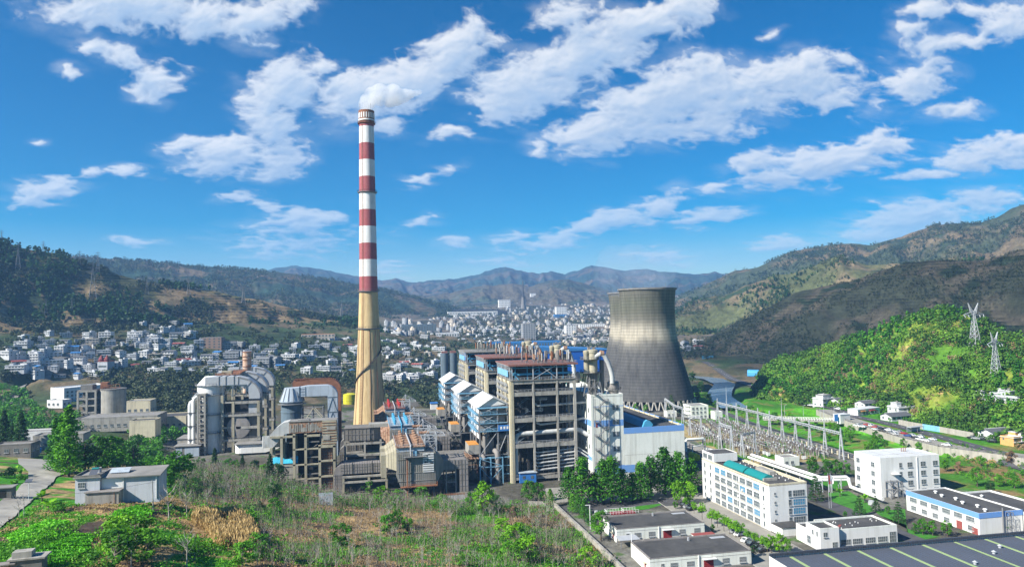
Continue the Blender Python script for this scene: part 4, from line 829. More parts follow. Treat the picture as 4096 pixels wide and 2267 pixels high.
# twin separator drums on frame legs with bent ducts, one set behind each boiler
def cyclone(a, b, label):
    t = thing('cyclone_separator', label, 'separator', (a, b, 0), group='rooftop cyclone separators')
    bm = B()
    for s in (0, 1):
        y = s*7
        for x0, x1 in ((-1.7, .8), (.6, 1.6), (8.2, 6.0), (4.4, 4.0)): bm.bar((x0, y, 39.8), (x1, y, 51), .34)
        bm.bar((-1.2, y, 44), (7.6, y, 44), .24); bm.bar((-.4, y, 47.6), (7, y, 47.6), .24); bm.bar((-1.5, y, 40), (7, y, 47.6), .2); bm.bar((8, y, 40), (-.4, y, 47.6), .2)
    for x in (-1.7, 8.2): bm.bar((x, 0, 39.8), (x*.5+1.5, 7, 51), .24)
    bm.out('frame_leg', 'steel', t); B().lathe(3.8, 3, [(2.2, 39.8), (2.6, 46), (2.9, 50.8)], 18).out('inner_hopper', 'conc_d', t, smooth=True)
    for x, r, m_, zt in ((.9, 1.4, 'conc_y', 61.8), (4.1, 2.35, 'conc_y', 62.2)):
        B().lathe(x, 2.5, [(r, 50.8), (r, zt-1.6), (r*1.12, zt-1.4), (r*1.12, zt), (r*.5, zt+.4)], 20).out('drum', m_, t, smooth=True)
    bm = B()
    for z in (51, 57.6): bm.lathe(3.0, 2.5, [(4.9, z), (5.2, z), (5.2, z+.25), (4.9, z+.25)], 18, cap=False); bm.lathe(3.0, 2.5, [(1.5, z), (5.2, z), (5.2, z+.2)], 18, cap=False)
    for z in (51.2, 57.8):
        for k in range(18):
            a1, a2 = k*math.pi/9, (k+1)*math.pi/9; bm.rail((3+5.2*math.cos(a1), 2.5+5.2*math.sin(a1), z), (3+5.2*math.cos(a2), 2.5+5.2*math.sin(a2), z), 1.2, 0, 2, .11)
    bm.out('walkway', 'steel', t)
    for y, dx in ((0, 0), (4.2, 1.3)):
        bm = B().tube([(4.6+dx, 1.5+y*.4, 57.4), (5.4+dx, 1+y*.6, 59.2), (7.6+dx, y, 60.3), (9.3+dx, y, 59.4), (11.2+dx, y, 56), (12.6+dx, y, 52), (13.2+dx, y, 49), (13.2+dx, y, 45.5)], 1.15, 14, 0); bm.tube([(7.2+dx, y, 60.6), (9.0+dx, y, 60.2)], 1.3, 12, 1); bm.out('bent_duct', ['palesteel', 'rust_w'], t, smooth=True)
    bm = B()
    for x in (2.2, 4.6): bm.box(x-.5, x+.5, 2, 3.2, 62, 63.6); bm.bar((x, 2.5, 62.4), (x+1.5, 2.5, 64), .6)
    bm.out('top_motor', 'conc_p', t)
    q = B().lathe(14.4, 2.4, [(1.6, 39.8), (2.9, 42.2), (2.9, 46.0), (2.2, 46.4)], 20).out('lower_drum', 'conc_p', t, smooth=True)
    bm = B().lathe(14.4, 2.4, [(2.9, 42.3), (3.8, 42.3), (3.8, 42.5), (2.9, 42.5)], 18, cap=False)
    for k in range(16): a1, a2 = k*math.pi/8, (k+1)*math.pi/8; bm.rail((14.4+3.8*math.cos(a1), 2.4+3.8*math.sin(a1), 42.5), (14.4+3.8*math.cos(a2), 2.4+3.8*math.sin(a2), 42.5), 1.1, 0, 2, .1)
    bm.bar((11.2, 1, 42.4), (9.4, 0, 39.8), .5, .15); bm.out('railing', 'steel', q)
    B().tube([(9.2, 4, 39.8), (9.2, 4, 57)], 1.1, 12).out('vertical_duct', 'conc_d', t, smooth=True)
    bm = B().tube([(4.5, -3, 40), (4.5, -3, 40.9), (5.6, -3, 41.2), (7, -3, 40.6)], .45, 8); bm.box(3, 5, -4, -2.5, 39.7, 40.8); bm.out('roof_pump', 'galv', t, smooth=True)
    B().lathe(8.4, -2.6, [(1.2, 39.7), (1.2, 40.3), (.7, 40.9)], 14).out('fan_cowl', 'teal', t, smooth=True)
cyclone(99.6, 341, 'twin rusty and olive separator drums on frame legs above the white windowed tower')
cyclone(97.8, 406, 'twin separator drums with bent ducts behind the middle boiler house'); cyclone(95.8, 480, 'grey separator drums with bent ducts behind the farthest boiler house')
# ---------------------------------------------------------------- flues left of the precipitators
def elbow(x0, x1, z0, z1, r, n=8):       # box duct with a rounded elbow turning down at its left end, as an outline in x-z
    p = [(x0, -.5)]
    for k in range(n+1): a = math.pi-k*math.pi/2/n; p.append((x0+r+r*math.cos(a), z1-r+r*math.sin(a)))
    p += [(x1, z1), (x1, z0), (x0+4.2, z0)]; w = z1-z0; p += [(x0+3.8, z0-.5), (x0+3.7, z0-1.2), (x0+3.7, -.5)]; return p
for i, (b, z0, z1, x0, x1) in enumerate([(340, 9.0, 13.4, -22, 2.6), (349, 8.8, 12.6, -21.5, 2.4), (374, 12, 16.2, -21.4, 1), (392, 13, 17, -22, -2)]):
    t = thing('flue_duct', ['grey ribbed flue with a rounded elbow standing in the trees, nearest of the set', 'dark grey flue just behind the nearest ribbed flue', 'dark flue elbow behind the round-ended duct', 'dark flue elbow nearest the chimney foot'][i], 'duct', (0, b, 0), group='elbowed flues before the chimney')
    B().prism(elbow(x0, x1, z0, z1, 4.2), 0, 6).out('duct', 'conc_p' if i == 0 else 'conc_d', t)
    bm = B()
    for x in np.arange(x0+4.6, x1, 1.15): bm.box(x, x+.13, -.14, 0, z0, z1); bm.box(x, x+.13, 0, 6, z1, z1+.1)
    for f in (.33, .66): bm.box(x0+3, x1, -.1, 0, z0+(z1-z0)*f, z0+(z1-z0)*f+.1)
    for x in (x0+8, x0+17): bm.box(x, x+.35, -.3, 6.2, z0-.1, z1+.25)
    for z in np.arange(1, z0, 1.5): bm.box(x0, x0+3.7, -.1, 0, z, z+.1)
    for x in np.arange(x0+.6, x0+3.5, .8): bm.box(x, x+.1, -.1, 0, 0, z0)
    bm.out('seam', 'conc_d', t)
t = thing('duct_support', 'weathered concrete portal under the nearest ribbed flue', 'concrete frame', (0, 338.6, 0))
for x in (-17.6, -6.2, 1.8):
    for y in (0, 8): B().box(x-.5, x+.5, y-.5, y+.5, -.5, 7.9).out('column', 'conc_y', t)
for z in (5.9, 8.3): B().box(-18.2, 2.4, -.55, .55, z-.8, z).box(-18.2, 2.4, 7.5, 8.5, z-.8, z).out('beam', 'conc', t)
t = thing('induced_duct', 'dark grey round-ended duct on a concrete frame below the chimney', 'duct', (0, 361, 0))
bm = B(); pl = [(-18.2, 0), (-6, -.6)]+[(-6+5.2*math.sin(k*math.pi/8)*1.0, 4.6-5.2*math.cos(k*math.pi/8)) for k in range(1, 9)]+[(-18.2, 9.8)]
n = len(pl); bm.poly([(x, y, 26.7) for x, y in pl]); bm.poly([(x, y, 20.5) for x, y in pl])
for j in range(n): (x1, y1), (x2, y2) = pl[j], pl[(j+1) % n]; bm.poly([(x1, y1, 20.5), (x2, y2, 20.5), (x2, y2, 26.7), (x1, y1, 26.7)])
bm.out('duct', 'conc_d', t)
bm = B()
for j in range(n-1):
    (x1, y1), (x2, y2) = pl[j], pl[j+1]
    for f in np.linspace(0, 1, 8 if j == 0 else 2)[:-1]: x, y = x1+(x2-x1)*f, y1+(y2-y1)*f; bm.bar((x, y-.08, 20.5), (x, y-.08, 26.7), .16)
    bm.bar((x1, y1-.1, 26.7), (x2, y2-.1, 26.7), .5, .4); bm.bar((x1, y1-.1, 23.6), (x2, y2-.1, 23.6), .16)
bm.out('rib', 'conc_p', t); B().box(-6.4, 3, -1, 6, 26.7, 28.3).out('top_box', 'conc', t)
for x in (-17.8, -8.4, -.7):
    for y in (.2, 8.6): B().box(x-.45, x+.45, y-.45, y+.45, 0, 20.5).out('column', 'conc', t)
bm = B()
for z in (13.8, 19.4): bm.box(-18.3, -.2, -.3, .7, z-.9, z); bm.box(-18.3, -.2, 8, 9, z-.9, z)
bm.out('beam', 'conc', t); B().box(-17, -1.5, 3, 8, 0, 12).out('fan_housing', 'darkst', t)
# weathered duct bridge in front of the blue absorber
t = thing('duct_bridge', 'rust-streaked overhead duct on tall concrete posts, sloping down white at its left end', 'duct', (0, 341.6, 0))
B().box(-41.6, -27, 0, 7.5, 28.5, 33.6).out('horizontal_duct', 'rust_w', t)
bm = B()
for x in np.arange(-41.4, -27, .8): z = R_.uniform(28.6, 29.6); bm.box(x, x+R_.uniform(.35, .75), -.12, 0, z, R_.uniform(30.5, 33.4))
bm.out('peeling_cladding', 'conc', t); B().box(-42, -20.5, -.3, 7.8, 33.6, 33.9).box(-38, -33, 1, 4, 33.9, 34.5).out('top_cladding', 'roofg', t)
p = [(-41.6, 34.0), (-44.5, 33.4), (-47.5, 31.2), (-50.5, 27.8), (-52.5, 24.6), (-49.5, 21.8), (-46.6, 24.8), (-43.4, 28.5), (-41.6, 28.5)]
B().prism(p, .1, 7.4).bar((-50, 5, 24.5), (-66, 106, 8), 8, 5.5).out('sloping_duct', 'palesteel', t)
B().prism([(-27, 33.9), (-20.8, 33.6), (-20.4, 24), (-21.6, 22.3), (-27.6, 22.3), (-27, 28)], -.4, 7.6).out('elbow_box', 'conc_y', t)
bm = B()
for z in np.arange(23, 33, 1.2): bm.box(-27.1, -20.6, -.6, -.4, z, z+.2)
bm.box(-26.8, -23.6, -.66, -.5, 25, 27, 1).box(-25, -21, -.66, -.5, 29.4, 31, 1); bm.out('rib', ['rust', 'conc'], t)
B().box(-27.2, -22.6, .5, 6.5, -1, 22.3).out('drop_duct', 'rust', t)
bm = B()
for z in np.arange(0, 22, 1.3): bm.box(-27.3, -22.5, .3, .5, z, z+.15)
for x in (-26.4, -25.2, -24, -22.9): bm.box(x, x+.12, .3, .5, 0, 22)
bm.out('duct_seam', 'conc_d', t)
for x, z in ((-28.2, 22.6), (-21.7, 22.6), (-34.4, 28), (-39.5, 28.2), (-45, 27.2), (-49.5, 22.5)):
    for y in (-.4, 8): B().box(x-.55, x+.55, y-.5, y+.5, -2, z).out('column', 'conc_y', t)
for z in (22.2, 15.8, 8.8, 2.2):
    for y in (-.9, 7.8): B().box(-28.7, -21.2, y, y+.7, z-.8, z).out('beam', 'conc_y', t)
for x0, x1 in ((-50, -39), (-35, -28)): B().box(x0, x1, -.9, -.1, 26.7, 27.6).out('beam', 'conc_y', t)
for z in (21.5, 14.5, 8):
    for x0, x1 in ((-40, -34.1), (-33.9, -28.6)): B().box(x0, x1, -.9, -.1, z-.6, z).out('beam', 'conc_y', t)
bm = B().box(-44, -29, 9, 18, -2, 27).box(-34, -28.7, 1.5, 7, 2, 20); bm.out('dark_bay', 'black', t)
bm = B()
for z in (5, 9.5, 13, 17, 24): bm.box(-34.3, -28.4, -.2, .4, z, z+.5); bm.box(-44, -40, .2, .8, z, z+.4)
bm.tube([(-34, .5, 20), (-29, .5, 23)], .2, 6); bm.out('cross_rail', 'conc_d', t)
t = thing('tarpaulin', 'bright cyan tarpaulin sheet over the low wall behind concrete posts', 'tarpaulin', (-50, 347, 14))
bm = B()
for k in range(10):
    x0, x1 = k*1.15, (k+1)*1.15; z0, z1 = 2.6+.5*math.sin(k*.9), 2.6+.5*math.sin((k+1)*.9); bm.poly([(x0, 0, 0), (x1, 0, 0), (x1, 1.2, z1), (x0, 1.2, z0)]); bm.poly([(x0, 1.2, z0), (x1, 1.2, z1), (x1, 5, z1-1), (x0, 5, z0-1)])
bm.out('sheet', mat('cyan', (.05, .45, .66), (.06, .36, .52), .5), t); B().box(0, 11.5, .3, 5.5, -14, -.05).out('low_wall', 'conc', t)
# blue absorber with an arched duct
t = thing('absorber_tower', 'blue-grey absorber drum with a pale arched duct over to its own leg', 'absorber', (-52, 440, 0))
B().lathe(0, 0, [(6.2, 0), (6.2, 26), (6.4, 26.2), (6.4, 27), (6.2, 27.2), (6.2, 33)], 28).out('drum', 'bluegrd', t, smooth=True)
B().lathe(0, 0, [(7.2, 32.4), (7.3, 33), (6.8, 33), (4.3, 40.4)], 14).out('cone', 'bluegrey', t)
bm = B()
for k in range(14): a = k*math.pi/7; bm.bar((7.2*math.cos(a), 7.2*math.sin(a), 33), (4.35*math.cos(a), 4.35*math.sin(a), 40.4), .22)
bm.lathe(0, 0, [(6.4, 30.6), (8.6, 31.2), (8.6, 31.5), (6.4, 31.5)], 20, cap=False, a0=3.6, a1=6.2); bm.out('cone_rib', 'steel', t)
def arch(x0, x1, zt, th, r, n=10, drop=0):
    p = [(x0, zt-1.2), (x0+7, zt-.6), (x0+11, zt)]
    for k in range(n+1): a = math.pi/2-k*math.pi/2/n; p.append((x1-r+r*math.cos(a), zt-r+r*math.sin(a)))
    p += [(x1, drop), (x1-th, drop), (x1-th, zt-th-.6), (x0, zt-th-.4)]; return p
B().prism(arch(-2, 26.3, 41.4, 5.6, 6.5), -4, 3.5).out('arched_duct', 'bluegrey', t)
bm = B()
for z in (34.2, 25.5, 17.5, 9): bm.box(20.6, 26.5, -4.2, -4, z, z+.35)
for z0, z1 in ((34, 25.7), (25.5, 17.7), (17.5, 9)): bm.bar((20.8, -4.1, z1), (23.5, -4.1, z0), .22); bm.bar((26.2, -4.1, z1), (23.5, -4.1, z0), .22)
bm.box(4.5, 4.8, -4.3, 3.8, 35, 41); bm.box(8, 8.2, -4.2, -4, 35.2, 41)
for z in (36.5, 38.2, 39.6): bm.box(4.5, 8.2, -4.15, -4, z, z+.16)
bm.out('stiffener', 'bluegrd', t)
B().prism(arch(-1, 27.5, 44, 5, 6.8), 12, 18).out('rear_duct', 'rust', t); bm = B()
for x in np.arange(0, 21, .9): bm.box(x, x+.3, 11.9, 18.1, 43.2 if x < 9 else 44, 44.3)
for k in range(10): a = math.pi/2*k/9; bm.bar((20.7+6.8*math.sin(a), 11.8, 37.2+6.8*math.cos(a)), (20.7+6.8*math.sin(a), 18.2, 37.2+6.8*math.cos(a)), .4, .4)
bm.out('rear_rib', 'rust', t)
bm = frame(B(), [6, 12, 18], [-5, 4], [0, 9, 18, 24, 29], .5); bm.bar((8, -5.2, 22), (12.5, -5.2, 28.6), .55, .3, 1); bm.bar((12.5, -5.2, 28.6), (17.5, -5.2, 22.6), .55, .3, 1); bm.bar((13.6, -5.2, 28.6), (18, -5.2, 23.4), .4, .3, 1); bm.out('support_frame', ['steel', 'cream'], t)
# ---------------------------------------------------------------- desulphurisation block on the left
t = thing('scrubber_block', 'white scrubber drum and concrete frame topped by three curved metal ducts', 'scrubber plant', (-96.2, 465.8, 0))
B().lathe(-8.2, 8, [(8, 0), (8, 40.2), (8.2, 40.4), (8.2, 41.2), (3.5, 46.4)], 32).out('absorber_drum', 'white', t, smooth=True)
bm = B()
for z in (12, 23, 35): bm.lathe(-8.2, 8, [(8, z), (9.4, z), (9.4, z+.2), (8, z+.2)], 24, cap=False, a0=3.3, a1=6.3); 
for z in (12.2, 23.2, 35.2, 41.2):
    for k in range(12): a1, a2 = 3.3+k*.25, 3.3+(k+1)*.25; bm.rail((-8.2+9.4*math.cos(a1), 8+9.4*math.sin(a1), z), (-8.2+9.4*math.cos(a2), 8+9.4*math.sin(a2), z), 1.2, 0, 2, .12)
bm.lathe(-8.2, 8, [(8.2, 41), (9.4, 41), (9.4, 41.2), (8.2, 41.2)], 24, cap=False); bm.out('walkway', 'steel', t)
B().prism([(-14, 38.5), (-18.5, 34), (-18.5, 33.4), (-12, 33.4)], 3, 11).out('side_platform', 'galv', t)
for x, z, y in ((-19, 31.2, 1), (-16.6, 33.6, 0)): B().tube([(x, y, 1), (x, y, z-1.6), (x+.5, y, z), (x+1.8, y+1, z+.8), (x+5, y+4, z+.9)], 1.15, 14).out('white_pipe', 'whiteb', t, smooth=True)
B().tube([(-14.3, .5, 4), (-14.3, .5, 34)], .5, 8).tube([(-13.2, .2, 2), (-12, .2, 9)], .8, 8).out('rust_pipe', 'orange', t, smooth=True)
bm = B()
for z in (9, 17, 25): bm.box(-20.3, -10, -1.3, 1.8, z, z+.3)
bm.out('pipe_clamp', 'darkst', t)
t = thing('stair_tower', 'slender open concrete stair tower before the white scrubber drum', 'stair tower', (-109.2, 460.5, 0))
bm = B()
for x in (0, 4.1):
    for y in (0, 4.5): bm.box(x-.45, x+.45, y-.45, y+.45, 0, 36.6)
bm.out('post', 'conc', t)
bm = B()
for i in range(13):
    z = 2+i*2.85; bm.box(-.4, 4.5, -.4, .2, z-.5, z); bm.box(-.4, 4.5, 4.3, 4.9, z-.5, z); bm.box(-.4, .2, 0, 4.5, z-.5, z); bm.box(3.9, 4.5, 0, 4.5, z-.5, z)
bm.box(-.5, 4.6, -.5, 5, 36.4, 36.9); bm.out('tie_beam', 'conc', t)
bm = B()
for i in range(12): z = 2+i*2.85; a, b = (.4, 3.7) if i % 2 else (3.7, .4); bm.bar((a, 1.2+1.8*(i % 2), z), (b, 1.2+1.8*(i % 2), z+2.85), 1.5, .3); bm.box(.4, 1.4, .4, 4.2, z-.15, z)
bm.out('stair_flight', 'conc_p', t)
ox = []
for i, (dx, b) in enumerate(((0, 465.8), (-2.2, 508), (-4.2, 553))):
    t = thing('curved_duct', ['curved metal duct bending down onto the concrete frame, nearest of three', 'curved metal duct, middle of three behind the scrubber drum', 'curved metal duct, farthest of three, below the rusty stack'][i], 'duct', (-96.2+dx, b, 0), group='curved ducts of the scrubber block')
    pr = [(-10, 46.2), (9.5, 46.2), (15, 44.6), (19.2, 41.8), (21.2, 39), (22.1, 36.2), (22, 32.3), (15.6, 32.3), (15.3, 36), (13.2, 38.6), (9, 41), (-10, 41)]
    B().prism(pr, 0, 9).out('duct', 'galv', t)
    bm = B()
    for x in (-2.2, 1.8, 6.6): bm.box(x, x+.35, -.25, 9.2, 40.8, 46.5)
    pts = pr[1:6]
    for (x1, z1), (x2, z2) in zip(pts[:-1], pts[1:]): bm.bar((x1, -.06, z1-.5), (x2, -.06, z2-.5), .2, .9); bm.bar((x1, 9.06, z1-.5), (x2, 9.06, z2-.5), .2, .9)
    bm.bar((9.4, -.1, 46), (9.2, -.1, 41), .3); bm.bar((17, -.1, 43), (13.3, -.1, 38.5), .3); bm.out('seam_band', 'steel', t)
    bm = B(); 
    for x in np.arange(16, 22, 1.2): bm.tube([(x, .5, 30.9), (x, .5, 32.3)], .3, 6)
    bm.out('foot_bolt', 'darkst', t)
    t = thing('portal_structure', ['weathered concrete frame under the nearest curved duct, with a round fan casing inside', 'weathered concrete frame under the middle curved duct', 'weathered concrete frame under the farthest curved duct'][i], 'concrete frame', (-96.2+dx, b, 0), group='concrete frames of the scrubber block')
    for x in (0, 6.3, 21.2):
        for y in (0, 9.5): B().box(x-.75, x+.75, y-.7, y+.7, 0, 30.9 if x > 6 else 34.8).out('column', 'conc_y', t)
    bm = B()
    for z in (8.2, 15.6, 23.2, 30.9):
        for y in (0, 9.5):
            if z in (15.6, 30.9): bm.box(7, 20.6, y-.5, y+.5, z-1.5, z); bm.box(.6, 5.6, y-.4, y+.4, z-.9, z)
            else: bm.box(-.8, 22.5, y-.9, y-.65, z-1.4, z)
        bm.box(20.7, 21.7, .7, 8.8, z-1.5, z); bm.box(-.5, .5, .7, 8.8, z-1.2, z)
    bm.out('beam', 'conc', t)
    bm = B()
    for z in (8.2, 23.2): bm.box(-.5, 22.4, -.6, 9, z-.3, z-.05, 1); bm.rail((-.8, -1, z), (22.5, -1, z), 1.2, 0, 1.8, .12)
    bm.out('floor', ['steel', 'conc_d'], t)
    bm = frame(B(), [.5, 6, 14], [-.2, 8], [34, 41], .45, 0, 2); bm.out('steel_head', 'bluegrd', t)
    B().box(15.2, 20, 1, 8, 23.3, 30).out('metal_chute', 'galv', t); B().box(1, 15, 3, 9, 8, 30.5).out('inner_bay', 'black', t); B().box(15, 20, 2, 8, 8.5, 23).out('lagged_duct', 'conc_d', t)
    bm = B(); k0 = len(bm.v); bm.lathe(0, 0, [(6.8, 0), (6.8, 3), (1.5, 3.4)], 28)
    bm.v = [(x+9.4, 2.9-z, y+15.2) for x, y, z in bm.v]; bm.out('fan_casing', 'conc_p', t)
t = thing('rusty_stack', 'short rust-streaked white stack above the curved ducts', 'stack', (-92.2, 526, 0))
B().lathe(0, 0, [(2.9, 30), (2.9, 59)], 22).out('shaft', mat('stackw', (.62, .55, .46), (.34, .17, .09), .35, streak=.8, col3=(.28, .12, .05), amt=1), t, smooth=True)
for z in (48.5, 53.2, 55.4, 58.6): B().lathe(0, 0, [(2.9, z), (3.3, z), (3.3, z+.4), (2.9, z+.4)], 22, cap=False).out('ring', 'rust', t)
t = thing('roof_platform', 'messy steel platform with rails on top of the scrubber ducts', 'platform', (-103, 478, 0))
bm = B().box(0, 14, 0, 12, 46.4, 46.7).box(2, 12, 14, 44, 46.2, 46.6); bm.rail((0, 0, 46.7), (14, 0, 46.7), 1.2, 0, 1.6, .14).rail((2, 14, 46.6), (12, 40, 46.6), 1.2, 0, 1.6, .14); bm.bar((0, 0, 47), (12, 10, 48.6), .5, .3); bm.out('deck', 'rust', t); B().box(3, 9, 4, 9, 46.7, 48.6).out('motor_box', 'conc_y', t)
t = thing('low_duct', 'pale round-backed low duct curving out of the scrubber frame', 'duct', (-86, 452, 0))
bm = B().box(3, 17, 1, 9, 1.2, 6.6); bm.lathe(3, 5, [(4, 1.2), (4, 6.6)], 20); bm.prism([(17, 1.2), (24, 3), (33, 9.5), (33, 14.5), (24, 8), (17, 6.6)], 1, 8.9); bm.out('shell', 'whiteb', t); B().box(-1, 30, 0, 10, 6.6, 6.9).out('lid', 'roofg', t)
t = thing('gate_shed', 'flat-roofed shed with pale metal door panels left of the stair tower', 'shed', (-121.6, 458, 0))
B().box(0, 14, 0, 12, 0, 6.3).out('wall', 'conc_d', t); B().box(-.6, 14.8, -.7, 14, 6.3, 6.7).out('roof', 'roofg', t)
for x0, x1 in ((.8, 4.2), (5.6, 13.8)): B().box(x0, x1, -.1, 0, .2, 5.6).out('door_panel', 'bluegrey', t)
B().box(-2, 9, 14, 30, 0, 8.6).out('rear_wing', 'conc', t); B().box(-2.5, 9.5, 13.6, 30.4, 8.6, 9).out('rear_roof', 'roofg', t)
# yellow tank behind the ducts and what stands round it
t = thing('yellow_tank', 'round yellow-green storage tank left of the chimney', 'tank', tuple(P(830*1/2.592/1.5901+1080/1.5901, 1480/1.5901+375/2.592/1.5901, 0)))
B().lathe(0, 0, [(6.1, 0), (6.1, 5.6), (6.25, 5.7), (6.25, 6.1), (6.1, 6.2), (6.1, 11.2), (3, 12.1), (.1, 12.3)], 32).out('shell', 'yellow', t, smooth=True)
# ---------------------------------------------------------------- office quarter
def PRz(X, Y, z=0): return P((3096+X/1.402)/1.5901, (1250+Y/1.402)/1.5901, z)
def PF(X, Y, z=0): return P((2250+X/2.576)/1.5901, (1780+Y/2.576)/1.5901, z)
def PS(X, Y, z=0): return P((2600+X/3.22)/1.5901, (1550+Y/3.22)/1.5901, z)
def win(t, face, p0, p1, z0, z1, nx=3, nz=2, gm='glass', off=0.0, name='window'):
    """a framed window on a wall: face f (towards -y), l (towards -x), r (+x); p0..p1 along the wall"""
    g, fr = B(), B(); d = .06
    def bx(bm, a, b, za, zb, o, th):
        if face == 'f': bm.box(a, b, off-o-th, off-o, za, zb)
        elif face == 'l': bm.box(off-o-th, off-o, a, b, za, zb)
        else: bm.box(off+o, off+o+th, a, b, za, zb)
    bx(g, p0, p1, z0, z1, 0, d); q = g.out(name, gm, t)
    for i in range(nx+1): x = p0+(p1-p0)*i/nx; bx(fr, x-.035, x+.035, z0, z1, d, .05)
    for i in range(nz+1): z = z0+(z1-z0)*i/nz; bx(fr, p0-.05, p1+.05, z-.035, z+.035, d, .06)
    bx(fr, p0-.15, p1+.15, z0-.22, z0-.06, 0, .3); fr.out('frame', 'frame', q); return q
def parapet(bm, w, d, z0, z1, th=.35, m=0):
    bm.box(0, w, 0, th, z0, z1, m); bm.box(0, w, d-th, d, z0, z1, m); bm.box(0, th, th, d-th, z0, z1, m); bm.box(w-th, w, th, d-th, z0, z1, m); return bm
def shell(t, w, d, h, wall, roof, par=.6):
    B().box(0, w, 0, d, 0, h, sides='lrfbt').out('wall', wall, t); B().box(.3, w-.3, .3, d-.3, h, h+.05).out('roof', roof, t); parapet(B(), w, d, h-.01, h+par).out('parapet', wall, t)
rng = random.Random(3)
t = thing('office_block', 'long white five-storey office block with rows of windows and curved teal roof lights', 'office building', (138.4, 241.5, 0), rad(2)); w, d, h = 15.4, 51.5, 16.3
B().box(0, w, 0, d, 0, h, sides='lrfb').out('wall', 'whiteb', t); B().box(.4, w-1.6, .4, d-.4, h, h+.06).out('roof', 'roofd', t)
bm = parapet(B(), w, d, h-.3, h+.55); bm.box(w-1.7, w-.35, .35, d-.35, h-.3, h+.4); bm.out('parapet', 'cream', t)
for k, zt in enumerate((15.2, 12.0, 8.8, 5.6, 2.6)):
    z0 = zt-2.05
    for i in range(7): y = 6.6+i*4.95; win(t, 'l', y, y+3.9, z0, zt, 4, 2, 'glassb' if rng.random() < .25 else 'glass')
    win(t, 'l', 3.3, 4.3, z0+.3, zt, 1, 1); win(t, 'l', 43.5, 44.6, z0+.3, zt, 1, 1); win(t, 'l', 48.3, 49.5, z0+.3, zt, 1, 1)
    B().box(-.16, 0, 5.6, 42, z0-.55, z0-.38).out('string_course', 'cream', t)
    if k < 4:
        win(t, 'f', 7.7, 9.0, zt-1.4-2.0, zt-1.2, 1, 2); win(t, 'f', 9.6, 14.4, zt-1.4-2.0, zt-1.2, 5, 2, 'glassb' if k in (1, 2) else 'glass'); win(t, 'f', 1.9, 2.5, zt-2.4, zt-1.5, 1, 1)
for (y, z) in ((30, 11.0), (24, 10.9), (18, 10.4), (29, 7.6), (3.0, 7.9), (16, 4.2), (35, 11.1), (21, 7.5)):
    q = B().box(-.5, -.02, y, y+.9, z-.2, z+.5).out('air_conditioner', 'white', t)
q = B().box(0, 11, 41, 50.8, h+.55, h+4.0, sides='lrfb').out('stair_head', 'whiteb', t); B().box(.2, 10.8, 41.2, 50.6, h+3.7, h+3.75).out('stair_head_roof', 'roofd', t)
for y in (42.3, 46.6): win(t, 'l', y, y+3.4, h+1.2, h+3.1, 4, 1)
for y0, y1 in ((7.5, 20.5), (21.5, 36.5)):
    B().prism([(2.0+5.2*k/8, h+.2+1.9*math.sin(math.pi*(k+.6)/9.2)) for k in range(9)]+[(7.2, h+.1), (2.0, h+.1)], y0, y1).out('roof_light', 'teal', t)
B().box(2.0, 7.6, 6.6, 7.4, h, h+1.0).box(9.8, 12.5, 15, 25, h, h+1.3).out('roof_curb', 'conc', t)
bm = B()
for y in range(5, 40, 4): bm.lathe(10, y, [(.22, h), (.22, h+.5)], 6); bm.lathe(12.6, y+2, [(.2, h), (.2, h+.4)], 6)
bm.out('roof_vent', 'white', t)
B().box(0.5, 8.8, -6.5, -.05, 0, 2.9).out('porch_wall', 'whiteb', t); B().box(.2, 9.0, -6.8, -.05, 2.9, 3.1).out('porch_roof', 'roofd', t)
bm = B().tube([(-.15, 2.2, .2), (-.15, 2.2, 16)], .09, 5).tube([(-.15, 22.4, 3), (-.15, 22.4, 16)], .09, 5); bm.out('drainpipe', 'white', t)
# laboratory
t = thing('laboratory_block', 'square white four-storey block with pale flat roof and an outside steel stair', 'building', (207.6, 272.2, 0)); w, d, h = 28.6, 16.8, 16.0; shell(t, w, d, h, 'whiteb', 'roofp', .6)
bm = B()
for x in (7, 14, 21): bm.box(x, x+.1, .4, d-.4, h+.05, h+.12)
bm.box(.4, w-.4, 8, 8.1, h+.05, h+.12); bm.out('roof_seam', 'conc', t)
for zt in (14.0, 10.2, 6.4, 2.7):
    for x in (13.0, 19.4, 25.4): win(t, 'f', x, x+2.3, zt-1.9, zt, 2, 2)
    win(t, 'f', 9.0, 10.3, zt-1.9, zt, 1, 2)
    for y in (3.6, 13.2): win(t, 'l', y, y+2.2, zt-1.9, zt, 2, 2)
B().box(17.4, 17.8, -.25, 0, 0, 16).out('drainpipe', 'white', t)
bm = B(); frame(bm, [2, 5.2, 7.6], [-3.4, -.3], [0, 3.4, 6.8], .22, 0, 1); zigzag(bm, 2.6, 6.6, -1.8, 0, 6.8, 3.4, 0, 1.0); bm.out('steel_stair', 'steel', t); B().box(5, 8.2, -2, 0, 9.6, 9.8).out('canopy', 'white', t)
bm = B()
for k in range(3): bm.tube([(20+k, 12, h), (20+k, 12, h+1.5), (20.5+k, 12, h+1.7)], .15, 6)
bm.out('roof_vent', 'rust', t)
